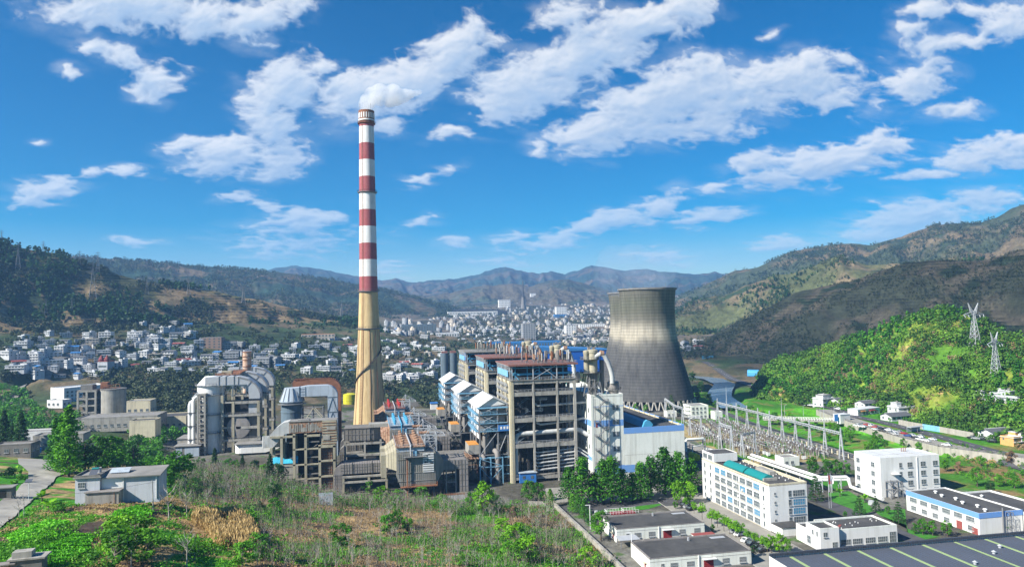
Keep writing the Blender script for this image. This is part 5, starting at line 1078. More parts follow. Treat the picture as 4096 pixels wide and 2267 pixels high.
# workshop with blue trim
t = thing('blue_trim_workshop', 'white two-storey workshop with blue fascia and dark roof dotted with white vents', 'workshop', (204.9, 219, 0), rad(1)); w, d, h = 18, 34.5, 7.2; shell(t, w, d, h, 'whiteb', 'roofd', .5)
B().box(-.08, 18.08, -.1, .0, 5.9, 7.75).box(-.1, 0, 0, d, 5.9, 7.75).out('blue_fascia', 'bluep', t)
for i in range(6):
    y = 2+i*5.4
    win(t, 'l', y, y+3.6, 4.0, 5.6, 6, 2)
    if i not in (1,): win(t, 'l', y+.4, y+3.0, .9, 2.5, 5, 2)
B().box(-.12, 0, 7.5, 10, 0, 2.8).out('door', 'tilered', t); B().box(-.1, 0, .8, 3.2, 0, 2.2).out('door', 'tilered', t)
for i in range(6): B().lathe(5.5+5.5*(i % 2)*.3+i*.3, 3+i*5.2, [(.45, h), (.45, h+.6), (.75, h+.7), (.6, h+1.0), (.1, h+1.15)], 12).out('roof_vent', 'white', t, smooth=True)
bm = B().tube([(9.5, -.3, 0), (9.5, -.3, 9)], .25, 8); frame(bm, [10.8, 12.6], [-1.6, -.3], [0, 2.5, 5, 7.5], .12, 0, 2); bm.out('stair_cage', 'steel', t)
t = thing('workshop_annex', 'lower dark-roofed annex along the far side of the blue-trimmed workshop', 'workshop', (223.6, 214, 0), rad(1)); shell(t, 15, 34, 6.2, 'whiteb', 'roofd', .7)
B().lathe(5, 28, [(.4, 6.2), (.7, 6.9), (.1, 7.2)], 10).out('roof_vent', 'white', t)
for i in range(3): win(t, 'f', 2+i*4.2, 4.8+i*4.2, 3, 4.6, 4, 2)
# small L-shaped house before the big roof
t = thing('canteen', 'low white building with a raised left block and a dark roof behind the big shed', 'building', (142.4, 217.5, 0)); 
B().box(6.9, 30, 1.5, 14, 0, 5.6, sides='lrfb').box(0, 7, 0, 8, 0, 7.0, sides='lrfb').box(0, 7, 8, 14, 0, 5.6, sides='lb').out('wall', 'whiteb', t)
B().box(7.3, 29.7, 1.8, 13.7, 5.4, 5.5).box(.3, 6.7, .3, 7.7, 6.7, 6.8).box(.3, 6.9, 8, 13.7, 5.0, 5.1).out('roof', 'roofd', t)
bm = B(); bm.box(6.9, 30, 1.5, 1.85, 5.6, 6.2); bm.box(6.9, 30, 13.65, 14, 5.6, 6.2); bm.box(29.65, 30, 1.85, 13.65, 5.6, 6.2); parapet(bm, 7, 8, 7, 7.5, .3); bm.out('parapet', 'whitew', t)
for x in (8.6, 13, 17.8, 22.5): win(t, 'f', x, x+3.6, .9, 2.7, 5, 2, off=1.5)
win(t, 'f', 27, 29.4, .4, 4.0, 3, 3, off=1.5); win(t, 'f', 1.2, 2.6, 4.6, 6.1, 2, 1); win(t, 'f', 4.4, 6.2, .9, 2.7, 3, 2); win(t, 'l', 1.2, 2.0, 4.6, 6.1, 1, 1); win(t, 'l', 3.6, 4.4, 4.6, 6.1, 1, 1); win(t, 'l', 5.4, 7.4, 1, 3.4, 2, 2)
bm = B()
for k in range(14): bm.lathe(9+rng.uniform(0, 19), 3+rng.uniform(0, 9), [(.14, 5.5), (.14, 5.9)], 6)
bm.out('roof_vent', 'white', t); bm = B().poly([(8, 4, 5.58), (13, 8.5, 5.58), (13.6, 8, 5.6), (8.8, 3.4, 5.6)]); bm.out('roof_sheet', 'tilered', t)
# two low stores
def low_store(a, b, w, d, label):
    t = thing('storehouse', label[:], 'storehouse', (a, b, 0), group='low white storehouses with red doors'); h = 4.6
    B().box(0, w, 0, d, 0, h, sides='lrfb').out('wall', 'whitew', t); B().box(.3, w-.3, .3, d-.3, h, h+.05).out('roof', 'roofd', t)
    bm = B().box(0, .35, 0, d, h-.1, h+.35).box(w-.35, w, 0, d, h-.1, h+.35).box(.35, w-.35, d-.4, d, h-.1, h+.5).box(.35, w-.35, 0, .3, h-.1, h+.12); bm.out('parapet', 'conc_p', t)
    B().box(w*.525, w*.62, -.12, 0, 0, 3.0).out('door', 'doorred', t); B().box(w*.51, w*.64, -1.3, -.02, 3.3, 3.5).out('canopy', 'white', t)
    for f, ww in ((.2, 2.3), (.36, 2.3), (.71, 2.2), (.88, 2.2)): win(t, 'f', w*f, w*f+ww, 1.3, 2.9, 6, 2)
    win(t, 'f', w*.11, w*.11+.9, 1.3, 2.9, 2, 2); B().box(w*.47, w*.47+.25, -.3, 0, 0, h).out('drainpipe', 'white', t); B().box(-.06, w+.02, -.05, 0, .0, .6).box(.1, w-.1, -.04, 0, 3.6, 3.68).out('wall_band', 'conc_p', t)
    bm = B().box(w*.55, w*.55+.5, d*.8, d*.8+.5, h, h+1.2).box(w*.8, w*.95, d*.82, d*.93, h+.06, h+.12); bm.out('roof_duct', 'galv', t)
    B().box(-.12, 0, d*.2, d*.2+1.0, 0, 2.2).out('side_door', 'tilered', t); B().box(-.9, 0, d*.15, d*.15+1.8, 2.5, 2.65).out('side_canopy', 'cream', t)
low_store(80.3, 211.3, 33.8, 16.7, 'low white storehouse with a dark flat roof and red door, the nearer of two')
low_store(80.3, 242.7, 33, 15.3, 'low white storehouse with dark flat roof and red door, behind and by the lawn')
t = thing('red_roof_shed', 'small white shed with a red lean-to roof between the two storehouses', 'shed', (105.8, 233, 0)); B().box(0, 7.5, 0, 4, 0, 2.8).out('wall', 'whiteb', t); B().prism([(-.2, 2.8), (7.7, 2.8), (7.7, 3.0), (-.2, 3.0)], -.3, 4.3).out('roof', 'tilered', t)
t = thing('open_lean_to', 'dark open lean-to at the left end of the farther storehouse', 'lean-to', (79.5, 236, 0))
for x, y in ((.3, .3), (6.5, .3), (.3, 4.5), (6.5, 4.5)): B().bar((x, y, 0), (x, y, 2.8), .2).out('post', 'steel', t)
B().box(-.3, 7, -.3, 5, 2.8, 2.95).out('roof', 'galv', t)
# the big dark roof at the corner of the picture
t = thing('big_shed', 'large shed with blue-grey metal roof crossed by pale green strips', 'warehouse', (110.6, 140, 0)); w, d = 125, 54.4
B().box(0, w, 0, d, 0, 8.6, sides='lrfb').out('wall', 'whiteb', t); B().box(.3, w-.3, .3, d-.3, 8.0, 8.05).out('roof', 'roofblue', t)
bm = B().box(-.02, w, d-.55, d+.02, 8.6, 9.3, 0); 
for x in np.arange(.6, w, .8): bm.box(x, x+.1, d-.62, d-.55, 8.05, 9.3)
bm.out('parapet', mat('parad', (.05, .058, .075), (.04, .045, .06), .3, rough=.6), t)
for x in range(6, 120, 11): B().box(x, x+.9, .5, d-.8, 8.06, 8.16).out('roof_strip', 'leafstrip' if 'leafstrip' in M else mat('leafstrip', (.30, .40, .18), (.24, .33, .15), .5), t)
bm = B()
for x in np.arange(1, w, 1.2): bm.box(x, x+.06, .5, d-.8, 8.05, 8.11)
bm.out('roof_seam', 'roofblue', t)
for x, y in ((70, 46), (76, 40), (64, 42), (52, 36)): B().lathe(x, y, [(.4, 8), (.4, 8.6), (.7, 8.7), (.1, 9.1)], 10).out('roof_vent', 'galv', t)
# paving, lawn
def sheet(name, pts, m, z=.05): o = B().poly([(p[0], p[1], z) for p in pts]).out(name, m); o['kind'] = 'structure'; return o
sheet('office_pavement', [(114.5, 195.5), (138, 195.5), (138, 300), (126, 326), (72, 326), (72, 300), (114.5, 296)], 'pave', .04)
sheet('yard_road', [(72, 283), (126, 283), (126, 294), (72, 294)], 'asphalt', .06)
sheet('switchyard_road', [(248.5, 330), (255, 330), (262, 470), (275, 560), (268, 560), (255, 472)], 'asphalt', .05)
sheet('inner_road', [(152, 300), (186, 340), (186, 420), (178, 420), (178, 345), (146, 302)], 'pave', .05)
sheet('flag_road', [(176, 216), (184, 216), (184, 282), (204, 310), (204, 318), (176, 290)], 'asphalt', .05)
t = tag(B().poly([tuple(PF(x, y, .08)) for x, y in ((330, 700), (345, 690), (440, 665), (860, 615), (1000, 600), (1020, 612), (880, 655), (730, 672))]).out('lawn', 'grassm' if 'grassm' in M else mat('grassm', (.05, .22, .012), (.03, .13, .012), .5, amt=1)), kind='structure')
for i_, pl in enumerate(([(300,1010),(420,1000),(520,1060),(560,1110),(470,1140),(440,1100),(330,1060)], [(560,1110),(735,1100),(745,1210),(920,1255),(760,1290),(745,1190),(600,1140)], [(150,905),(410,915),(430,960),(330,990),(210,960)])): sheet('lawn_patch', [tuple(PRz(x, y, 0)) for x, y in pl], 'grassm', .045+.003*i_)
t = thing('treatment_pit', 'red-lined settling pit with white guard rails beside the lawn', 'pit', tuple(PF(620, 695, 0)))
B().box(-5, 5, -2, 2, 0, .25).out('floor', 'doorred', t); bm = B()
for x0, x1 in ((-7, -1), (0, 6)):
    for y in (-2, 2): bm.rail((x0, y, .2), (x1, y, .2), 1.3, 0, 1.2, .12)
    bm.rail((x0, -2, .2), (x0, 2, .2), 1.3, 0, 1.2, .12)
bm.out('guard_rail', 'white', t); B().box(-9.5, -7, -1, 1, 0, 1.2).lathe(-11, 0, [(.8, 0), (.8, 1.6)], 10).out('pump', 'galv', t)
# perimeter wall running down to the bottom of the picture
t = thing('perimeter_wall', 'long weathered stone wall between the plant and the scrubby slope', 'wall', (0, 0, 0))
bm = B(); A = [P(1395, 1268, 1.5), P(1440, 1310, 1.5), P(1500, 1366, 1.5), P(1590, 1452, 1.5)]
for p, q in zip(A[:-1], A[1:]): bm.bar((p[0], p[1], .2), (q[0], q[1], .2), .5, 3.6)
bm.out('wall', 'stonew', t); bm = B()
for p, q in zip(A[:-1], A[1:]): bm.bar((p[0], p[1], 2.1), (q[0], q[1], 2.1), .9, .25)
bm.out('coping', 'conc', t)
t = thing('low_wall', 'low pale wall at the foot of the boilers, meeting the stone wall', 'wall', (0, 0, 0)); p, q = P(1395, 1268, 1), P(1330, 1266, 1); B().bar((p[0], p[1], 1), (q[0], q[1], 1), .4, 2.2).out('wall', 'conc', t)
# ---------------------------------------------------------------- pipe rack
t = thing('pipe_bridge', 'white insulated pipes on a trestle running behind the office block', 'pipe rack', (0, 0, 0))
pr = [PS(1310, 870, 6), PS(2200, 1165, 6)]; e = PS(2440, 1160, 6); e2 = PS(2555, 1155, 6)
for off, z, r in ((0, 6.3, .75), (-1.9, 5.2, .6)):
    B().tube([(pr[0][0]+off, pr[0][1], z), (pr[1][0]+off, pr[1][1], z), (e[0], e[1], z), (e2[0]-1, e2[1]+.3, z), (e2[0], e2[1], z-.8), (e2[0]+.2, e2[1]-1, 2.2)]+([tuple(PRz(610, 1045, 2.2))] if off == 0 else []), r, 12).out('white_pipe', 'whiteb', t, smooth=True)
bm = B(); n = 16
for k in range(n):
    a = pr[0]+(pr[1]-pr[0])*k/n; b = pr[0]+(pr[1]-pr[0])*(k+1)/n
    for o in (-.9, .9): bm.bar((a[0]+o, a[1], 4.3), (b[0]+o, b[1], 4.3), .16); bm.bar((a[0]+o, a[1], 5.4), (b[0]+o, b[1], 5.4), .16); bm.bar((a[0]+o, a[1], 4.3), (b[0]+o, b[1], 5.4), .12)
    if k % 3 == 0: bm.bar((a[0]-.9, a[1], 0), (a[0]-.9, a[1], 5.4), .3); bm.bar((a[0]+.9, a[1], 0), (a[0]+.9, a[1], 5.4), .3)
for p in (PS(2200, 1165, 6), e, PS(2320, 1165, 6)):
    for o in (-1, 1): bm.bar((p[0], p[1]+o, 0), (p[0], p[1]+o, 5.6), .3)
    bm.bar((p[0], p[1]-1, 2.6), (p[0], p[1]+1, 5), .16)
bm.out('trestle', 'galv', t)
t = thing('pipe_loop', 'pale pipe loop between the turbine hall and the switchyard', 'pipes', (0, 0, 0))
a, b, c = PS(460, 660, 8), PS(700, 645, 8), PS(690, 770, 2)
B().tube([(a[0], a[1], 1), (a[0], a[1], 7), (a[0]+.6, a[1], 7.7), (b[0]-.6, b[1], 7.7), (b[0], b[1], 7), (c[0], c[1]+2, 2.6), (c[0]+1, c[1]-2, 1.6), tuple(PS(900, 825, 1.6))], .7, 12).tube([(a[0]+3, a[1]-2, .5), (a[0]+3, a[1]-2, 4), (b[0]-2, b[1]-2, 4.4), (b[0]-1, b[1]-2, 1)], .45, 10).out('pipe', 'whitew', t, smooth=True)
bm = B(); frame(bm, [a[0]+1, b[0]-1], [a[1]-3, a[1]+1], [0, 4, 6.8], .3, 0, 1); bm.out('pipe_stand', 'steel', t)
t = thing('gas_tank', 'lying yellow-green gas tank beside the turbine hall', 'tank', tuple(PS(570, 930, 0)))
B().tube([(0, -4.2, 2), (0, -3.6, 2), (0, 3.6, 2), (0, 4.2, 2)], [.9, 1.9, 1.9, .9], 18).out('shell', 'yellow', t, smooth=True); B().box(-1, 1, -2.6, -2, 0, 1).box(-1, 1, 2, 2.6, 0, 1).out('saddle', 'conc', t)
for nm, lab, x, y, w, d, h in (('pump_house', 'small pale flat-roofed pump house by the pipe rack', 202.5, 338.5, 9, 8, 4), ('control_house', 'white three-storey control house with stepped balconies behind the switchyard', 228, 505, 14, 13, 9.5), ('side_house', 'small white side house right of the control house', 243.3, 497, 6, 7, 5.4), ('valve_house', 'low white house at the foot of the cooling tower', 215, 520, 8, 6, 4)):
    t = thing(nm, lab, 'small building', (x, y, 0)); shell(t, w, d, h, 'whitew', 'roofg', .5)
    for z in np.arange(1, h-1.5, 3): 
        for k in range(int(w/3.5)): win(t, 'f', 1+k*3.2, 2.6+k*3.2, z, z+1.5, 2, 1)
        if nm == 'control_house': B().box(-1.6, 0, .5, 10, z+2, z+3).out('balcony', 'whitew', t)
# ---------------------------------------------------------------- switchyard
def aframe(bm, x, y, z, top, sp=1.9, w=.55):
    for s in (-1, 1): bm.bar((x, y+s*sp, 0), (x, y+s*.25, z), w)
    bm.bar((x, y-sp*.45, z*.55), (x, y+sp*.45, z*.55), w*.7); bm.bar((x, y, z), (x, y, top), w*.9)
def gantry(pts, z, top, label, tall=()):
    t = thing('switchyard_gantry', label, 'gantry', (pts[0][0], pts[0][1], 0), group='lattice gantries of the switchyard'); o = pts[0]
    for k, p in enumerate(pts):
        bm = B(); aframe(bm, p[0]-o[0], p[1]-o[1], z, top); bm.out('post', 'galv', t)
        if k in tall: B().tube([(p[0]-o[0], p[1]-o[1], top), (p[0]-o[0], p[1]-o[1], top+10)], [.22, .06], 6).out('lightning_spike', 'galv', t)
    for p, q in zip(pts[:-1], pts[1:]):
        bm = B(); A = np.array([p[0]-o[0], p[1]-o[1], z]); Bq = np.array([q[0]-o[0], q[1]-o[1], z]); n = max(6, int(np.linalg.norm(Bq-A)/1.6)); d = np.array([.55, 0, 0]); u = np.array([0, 0, 1.0])
        for s in (-1, 1):
            for v in (0, 1): bm.bar(A+d*s+u*v, Bq+d*s+u*v, .22)
        for k in range(n):
            f, g = A+(Bq-A)*k/n, A+(Bq-A)*(k+1)/n
            for s in (-1, 1): bm.bar(f+d*s+u*(k % 2), g+d*s+u*((k+1) % 2), .16)
            bm.bar(f-d+u, g+d+u, .11)
        bm.out('lattice_beam', 'galv', t)
    bm = B()
    for p, q in zip(pts[:-1], pts[1:]):
        for f in (.2, .5, .8):
            x, y = p[0]+(q[0]-p[0])*f-o[0], p[1]+(q[1]-p[1])*f-o[1]; bm.tube([(x-.6, y, z), (x-2.6, y, z-.5)], .16, 6)
    bm.out('insulator_string', 'bluegrd', t); return t
gantry([(241-.5*(k > 5)*0, 346+14.2*k) for k in range(11)], 13.2, 16.8, 'long grey lattice gantry on eleven A-frame posts along the switchyard road', (1, 4, 9))
gantry([(194, 391), (194, 377)], 14, 14.6, 'short gantry with two A-frame posts in the middle of the switchyard'); gantry([(195, 367), (205.4, 372)], 11.5, 12, 'short gantry nearest the office side of the switchyard')
gantry([(196.5, 437.5), (201, 431)], 12, 12.4, 'short gantry beside the turbine hall corner'); gantry([(222, 540), (212.2, 500), (211.6, 483)], 11, 11.6, 'gantry near the foot of the cooling tower')
def post(kind):
    bm = B()
    if kind == 0:
        bm.tube([(0, 0, 0), (0, 0, 3)], .17, 6, 0); pr = []
        for k in range(6): pr += [(.17, 3+k*.35), (.32, 3.1+k*.35), (.17, 3.2+k*.35)]
        bm.lathe(0, 0, pr, 8, 1); bm.tube([(0, 0, 5.1), (0, 0, 5.5)], .2, 6, 2)
    elif kind == 1:
        bm.tube([(0, 0, 0), (0, 0, 2.4)], .2, 6, 0); bm.tube([(0, 0, 2.4), (0, 0, 5)], .34, 8, 1); bm.lathe(0, 0, [(.4, 5), (.5, 5.3), (.3, 5.7), (.12, 6)], 8, 2)
    elif kind == 2:
        for s in (-1, 1): bm.tube([(s*1.6, 0, 0), (s*1.6, 0, 3)], .18, 6, 0)
        bm.box(-2, 2, -.2, .2, 3, 3.25, 2)
        for s in (-1.6, 0, 1.6): bm.lathe(s, 0, [(.2, 3.25), (.3, 3.5), (.2, 3.7), (.3, 3.95), (.2, 4.2), (.26, 4.5)], 8, 1)
        bm.bar((-1.6, 0, 4.5), (1.6, 0, 4.7), .12, .12, 2)
    else:
        bm.box(-.9, .9, -.7, .7, .5, 2.1, 2); bm.box(-.6, .6, -.5, .5, 0, .5, 0)
        for s in (-.5, 0, .5): bm.lathe(s, 0, [(.16, 2.1), (.22, 2.5), (.16, 2.9), (.2, 3.5)], 7, 1)
    return bm.mesh(['insulator_post', 'arrester_post', 'disconnector', 'circuit_breaker'][kind], ['conc', 'insul', 'white' if kind == 3 else 'galv'], smooth=False)
pm = [post(k) for k in range(4)]; names = ['insulator_post', 'arrester_post', 'disconnector', 'circuit_breaker']
labs = ['brown porcelain insulator on a grey post in the switchyard rows', 'thick dark arrester with rounded cap on a grey post in the switchyard', 'disconnector switch frame with three insulators in the switchyard', 'white breaker box with three bushings on the switchyard gravel']
cats = ['insulator', 'arrester', 'switch', 'circuit breaker']
r2 = random.Random(12)
for i in range(34):
    b = 350+i*3.6
    for j in range(13):
        a = 195+j*3.4+max(0, (b-430)*.28); a += r2.uniform(-.5, .5); bb = b+r2.uniform(-.6, .6)
        if a > 237 or r2.random() < .12: continue
        if b < 362 and a < 210: continue
        k = (0, 1, 2, 0, 3, 0, 2, 1, 2, 0, 1, 0, 2)[j] if i % 3 else (1, 2, 0, 3, 0, 1, 2, 0, 3, 1, 1, 2, 0)[j]
        tag(link(names[k], pm[k], loc=(a, bb, 0), rz=r2.choice([0, math.pi/2])), labs[k], cats[k], names[k].replace('_', ' ')+'s of the switchyard')
t = thing('busbar', 'thin bare conductors strung in rows above the switchyard', 'busbar wires', (0, 0, 0))
for j in range(11):
    a = 196+j*3.9; bm = B(); pts = [(a+max(0, (b-430)*.28), b, 6.0+1.3*abs(math.sin((b-350)/14*math.pi/2))) for b in np.arange(350, 468, 7)]; bm.tube(pts, .055, 4); bm.out('wire', 'steel', t)
for i in range(14):
    b = 355+i*7.5; bm = B(); bm.tube([(195, b, 12.6), (210, b, 9.4), (225, b, 9.8), (241, b, 12.9)], .05, 4); bm.out('cross_wire', 'steel', t)
t = thing('switchyard_fence', 'row of cream fence posts with mesh between the switchyard and its road', 'fence', (246.5, 338, 0))
for k in range(34): B().box(-.35, .35, k*4.8-.35, k*4.8+.35, 0, 2.3).out('post', 'cream', t)
bm = B(); bm.box(-.1, .1, 0, 160, .1, .6); bm.bar((0, 0, 1.8), (0, 160, 1.8), .08); bm.bar((0, 0, 1.2), (0, 160, 1.2), .08); bm.out('mesh_rail', 'steel', t)
# ---------------------------------------------------------------- right bank: wall, road, bridge, cars, roadside houses
WL = np.array([(325, 250), (309, 312), (296, 341), (297, 373), (304, 415), (311, 451), (322, 490)], float)
t = thing('retaining_wall', 'long stone retaining wall below the parking strip', 'wall', (0, 0, 0))
bm = B()
for p, q in zip(WL[:-1], WL[1:]): bm.bar((p[0], p[1], 1.5), (q[0], q[1], 1.5), .9, 6.4)
bm.out('wall', 'stonew', t); bm = B()
for p, q in zip(WL[:-1], WL[1:]): bm.rail((p[0], p[1], 4.7), (q[0], q[1], 4.7), 1.1, 0, 3, .16)
bm.out('railing', 'conc_d', t)
TZ = 4.5
ribbon('parking_strip', [(p[0]+6, p[1]) for p in WL], 11, 'pave', z=TZ, off=.12)
ROAD = [(p[0]*.945+0, p[1]*.945) for p in [PRz(1500, 850), PRz(1402, 826), PRz(1150, 758), PRz(900, 690), PRz(700, 640), PRz(560, 605), PRz(430, 580), PRz(330, 530), PRz(160, 485), PRz(20, 430), P(1850, 945), P(1780, 922), P(1715, 912)]]
ribbon('road', ROAD, 9, 'asphalt', z=None, off=.3)
bm = B()
t = thing('bridge', 'concrete road bridge with pale balustrades over the river', 'bridge', (0, 0, 0))
p, q = PRz(-60, 592, 4.2), PRz(345, 603, 4.2); d = (q-p)/np.linalg.norm(q-p); nrm = np.array([-d[1], d[0], 0])*3.2
B().bar(p-[0, 0, .5], q-[0, 0, .5], 7, 1.0).out('deck', 'conc', t)
for s in (-1, 1):
    bm = B(); a, b = p+nrm*s, q+nrm*s; bm.bar(a+[0, 0, 1.1], b+[0, 0, 1.1], .4, .25); n = 28
    for k in range(n+1): c = a+(b-a)*k/n; bm.bar(c, c+[0, 0, 1.1], .35)
    bm.out('balustrade', 'whitew', t)
for f in (.08, .5, .92):
    c = p+(q-p)*f; bm = B()
    for s in (-.7, .7): bm.bar(c+nrm*s-[0, 0, 6], c+nrm*s-[0, 0, 1], 1.1)
    bm.out('pier', 'conc_d', t)
for x, y in ((260, 590), (338, 585), (60, 575), (165, 578)):
    c = PRz(x, y, 4.5); t = thing('bridge_lamp', 'slim lamp post on the bridge', 'street lamp', tuple(c), group='lamps on the bridge'); B().tube([(0, 0, 0), (0, 0, 7), (1.2, 0, 7.6)], [.14, .1, .07], 6).out('pole', 'galv', t); B().box(.9, 1.9, -.15, .15, 7.5, 7.7).out('lamp_head', 'white', t)
# cars
def carproto(kind, ci):
    t = thing('parked_car', 'car', 'car'); L_, W_, Hh = (4.5, 1.8, 1.5) if kind == 0 else (4.7, 1.9, 1.8)
    pr = [(-L_/2, .35), (L_/2, .35), (L_/2, .75), (L_/2-.25, .9), (L_*.22, 1.0), (L_*.06, Hh-.05), (-L_*.22, Hh), (-L_*.40 if kind == 0 else -L_*.46, 1.0), (-L_/2, .95)]
    bd = B().prism(pr, -W_/2, W_/2).out('body', 'car%d' % ci, t)
    gl = B()
    for s in (-1, 1): y = s*(W_/2+.01); gl.poly([(L_*.19, y, 1.02), (L_*.05, y, Hh-.14), (-L_*.21, y, Hh-.1), (-L_*.36, y, 1.03)])
    gl.poly([(L_*.225, -W_*.42, 1.0), (L_*.225, W_*.42, 1.0), (L_*.07, W_*.40, Hh-.07), (L_*.07, -W_*.40, Hh-.07)]); gl.poly([(-L_*.235, -W_*.40, Hh-.03), (-L_*.235, W_*.40, Hh-.03), (-L_*.405 if kind == 0 else -L_*.462, W_*.42, 1.03), (-L_*.405 if kind == 0 else -L_*.462, -W_*.42, 1.03)])
    gl.v = [(x*1.005, y, z+.012) for x, y, z in gl.v]; gl.out('window', 'glass', t)
    for sx in (-1, 1):
        for sy in (-1, 1): B().tube([(sx*L_*.31, sy*(W_/2-.12), .33), (sx*L_*.31, sy*(W_/2+.04), .33)], .33, 12).out('wheel', 'black', t)
    return t
cols = ['white', 'black', 'dark red', 'navy blue', 'grey']
PROTO = {}
def car(a, b, z, rz, kind, ci, label, group):
    if (kind, ci) not in PROTO:
        o = carproto(kind, ci); PROTO[(kind, ci)] = o; o.location = (a, b, z); o.rotation_euler.z = rz; o['label'] = label; o['group'] = group
    else: dup(PROTO[(kind, ci)], (a, b, z), rz, 1.0, label, group)
r3 = random.Random(5)
for i, (x, y, ci) in enumerate([(465,632,0),(483,624,4),(497,638,0),(516,628,2),(541,632,0),(566,641,2),(590,647,1),(566,653,0),(606,662,1),(641,657,0),(664,664,0),(676,679,0),(728,676,2),(750,689,3),(772,686,0),(792,701,1),(818,695,0),(816,709,0),(856,717,0),(890,709,0),(968,740,0),(700,668,4),(625,650,1),(650,672,4)]):
    p = PRz(x, y, TZ+.6); car(p[0], p[1], TZ+.12, rad(100+r3.uniform(-14, 14)), r3.randint(0, 1), ci, '%s car parked on the strip above the stone retaining wall' % cols[ci], 'cars parked above the retaining wall')
for x, y, ci in [(440,567,0),(500,566,2),(1108,702,1),(1132,707,4),(1160,709,1),(1222,722,1),(360,540,0),(205,497,0)]:
    p = PRz(x, y, TZ+.6); car(p[0], p[1], g1(p[0], p[1])+.35, rad(120), r3.randint(0, 1), ci, '%s car standing beside the roadside houses' % cols[ci], 'cars beside the roadside houses')
for x, y, ci in [(1330,650,1),(1265,612,1),(1300,628,4),(1830,908,0),(1900,972,0),(1962,1012,1),(2012,1044,1),(2062,1074,1),(1780,880,4)]:
    p = PF(x, y, .7); car(p[0], p[1], .08, rad(15+r3.uniform(-8, 8)), r3.randint(0, 1), ci, '%s car parked under the trees before the office block' % cols[ci], 'cars before the office block')
# houses: prototypes, each one mesh, its storeys, windows, roof slab and parapet modelled
def house_mesh(name, w, d, fl, roof, wi, seed, stair=True):
    r = random.Random(seed); bm = B(); h = fl*3.1; bm.box(0, w, 0, d, -4, h, 0, sides='lrfb')
    for f in range(fl):
        z = f*3.1+1.0; n = max(2, int(w/3)); 
        for k in range(n):
            x = (k+.5)*w/n
            if r.random() < .88: bm.box(x-1.0, x+1.0, -.05, .02, z-.1, z+1.5, 1); bm.box(x-1.1, x+1.1, -.12, 0, z-.22, z-.1, 3)
        n = max(1, int(d/3.6))
        for k in range(n):
            y = (k+.5)*d/n
            if r.random() < .6: bm.box(-.05, .02, y-.6, y+.6, z, z+1.4, 1)
            if r.random() < .6: bm.box(w-.02, w+.05, y-.6, y+.6, z, z+1.4, 1)
        if f > 0: bm.box(-.12, w+.12, -.2 if r.random() < .5 else -1.1, .02, f*3.1-.15, f*3.1+.12, 3)
    if roof == 'flat':
        bm.box(-.5, w+.5, -.6, d+.4, h, h+.22, 3); parapet(bm, w, d, h+.22, h+1.0, .2, 0)
        if stair: x = r.uniform(0, w-3.5); bm.box(x, x+3.3, d*.45, d-.2, h+.22, h+2.9, 0); bm.box(x-.3, x+3.6, d*.45-.3, d, h+2.9, h+3.1, 3); bm.lathe(x+1.5, d*.6, [(.6, h+3.1), (.6, h+4.2)], 7, 2)
        if r.random() < .4: bm.box(w*.3, w, d*.3, d, h+.3, h+2.6, 0); bm.box(w*.3-.3, w+.4, d*.3-.3, d+.3, h+2.6, h+2.85, 2)
    else:
        e = .7; bm.poly([(-e, -e, h-.1), (w+e, -e, h-.1), (w+e, d/2, h+d*.22), (-e, d/2, h+d*.22)], 2); bm.poly([(-e, d+e, h-.1), (-e, d/2, h+d*.22), (w+e, d/2, h+d*.22), (w+e, d+e, h-.1)], 2)
        bm.poly([(0, 0, h), (0, d/2, h+d*.22-.1), (0, d, h)], 0); bm.poly([(w, 0, h), (w, d, h), (w, d/2, h+d*.22-.1)], 0); bm.box(-e, w+e, d/2-.2, d/2+.2, h+d*.22-.05, h+d*.22+.15, 3)
    rm = {'flat': 'roofg', 'grey': 'tilegrey', 'red': 'tilered', 'orange': 'tileora', 'blue': 'hblue'}[roof]
    return bm.mesh(name, ['wall%d' % wi, 'glass', rm, 'wall4'])
HM = {}
def hm(k):
    if k not in HM: HM[k] = house_mesh('house', *k)
    return HM[k]
KIND = [(11, 9, 2, 'flat', 0, 1), (13, 10, 3, 'flat', 4, 2), (15, 9, 2, 'flat', 1, 3), (10, 9, 3, 'flat', 0, 4), (18, 9, 2, 'flat', 0, 5), (12, 8, 1, 'grey', 0, 6), (14, 9, 2, 'grey', 4, 7), (12, 9, 2, 'flat', 3, 8), (16, 9, 3, 'flat', 2, 9), (13, 8, 1, 'red', 2, 10), (10, 8, 2, 'blue', 0, 11), (12, 9, 2, 'flat', 5, 12), (9, 8, 1, 'flat', 1, 13), (12, 10, 4, 'flat', 0, 14), (12, 9, 2, 'flat', 7, 15)]
DESC = ['white two-storey flat-roofed house', 'white three-storey house with terraces', 'wide grey-white two-storey house', 'tall white three-storey house', 'long white two-storey house', 'white single-storey house with a grey tiled roof', 'white two-storey house with a dark gable roof', 'cream two-storey house', 'long grey three-storey house', 'grey single-storey house with a red roof', 'white two-storey house with a blue metal roof', 'brown-walled two-storey house', 'small grey one-storey house', 'white four-storey house']
COUNT = [0]
def house(k, a, b, rz, label, group, s=1.0, z=None, name='house'):
    w, d = KIND[k][:2]; z = g1(a, b) if z is None else z; COUNT[0] += 1
    o = link(name, hm(KIND[k]), loc=(a, b, z), rz=rz); o.scale = (s*1.12, s, s*.88); tag(o, label, 'house', group); return o
HOLD = []
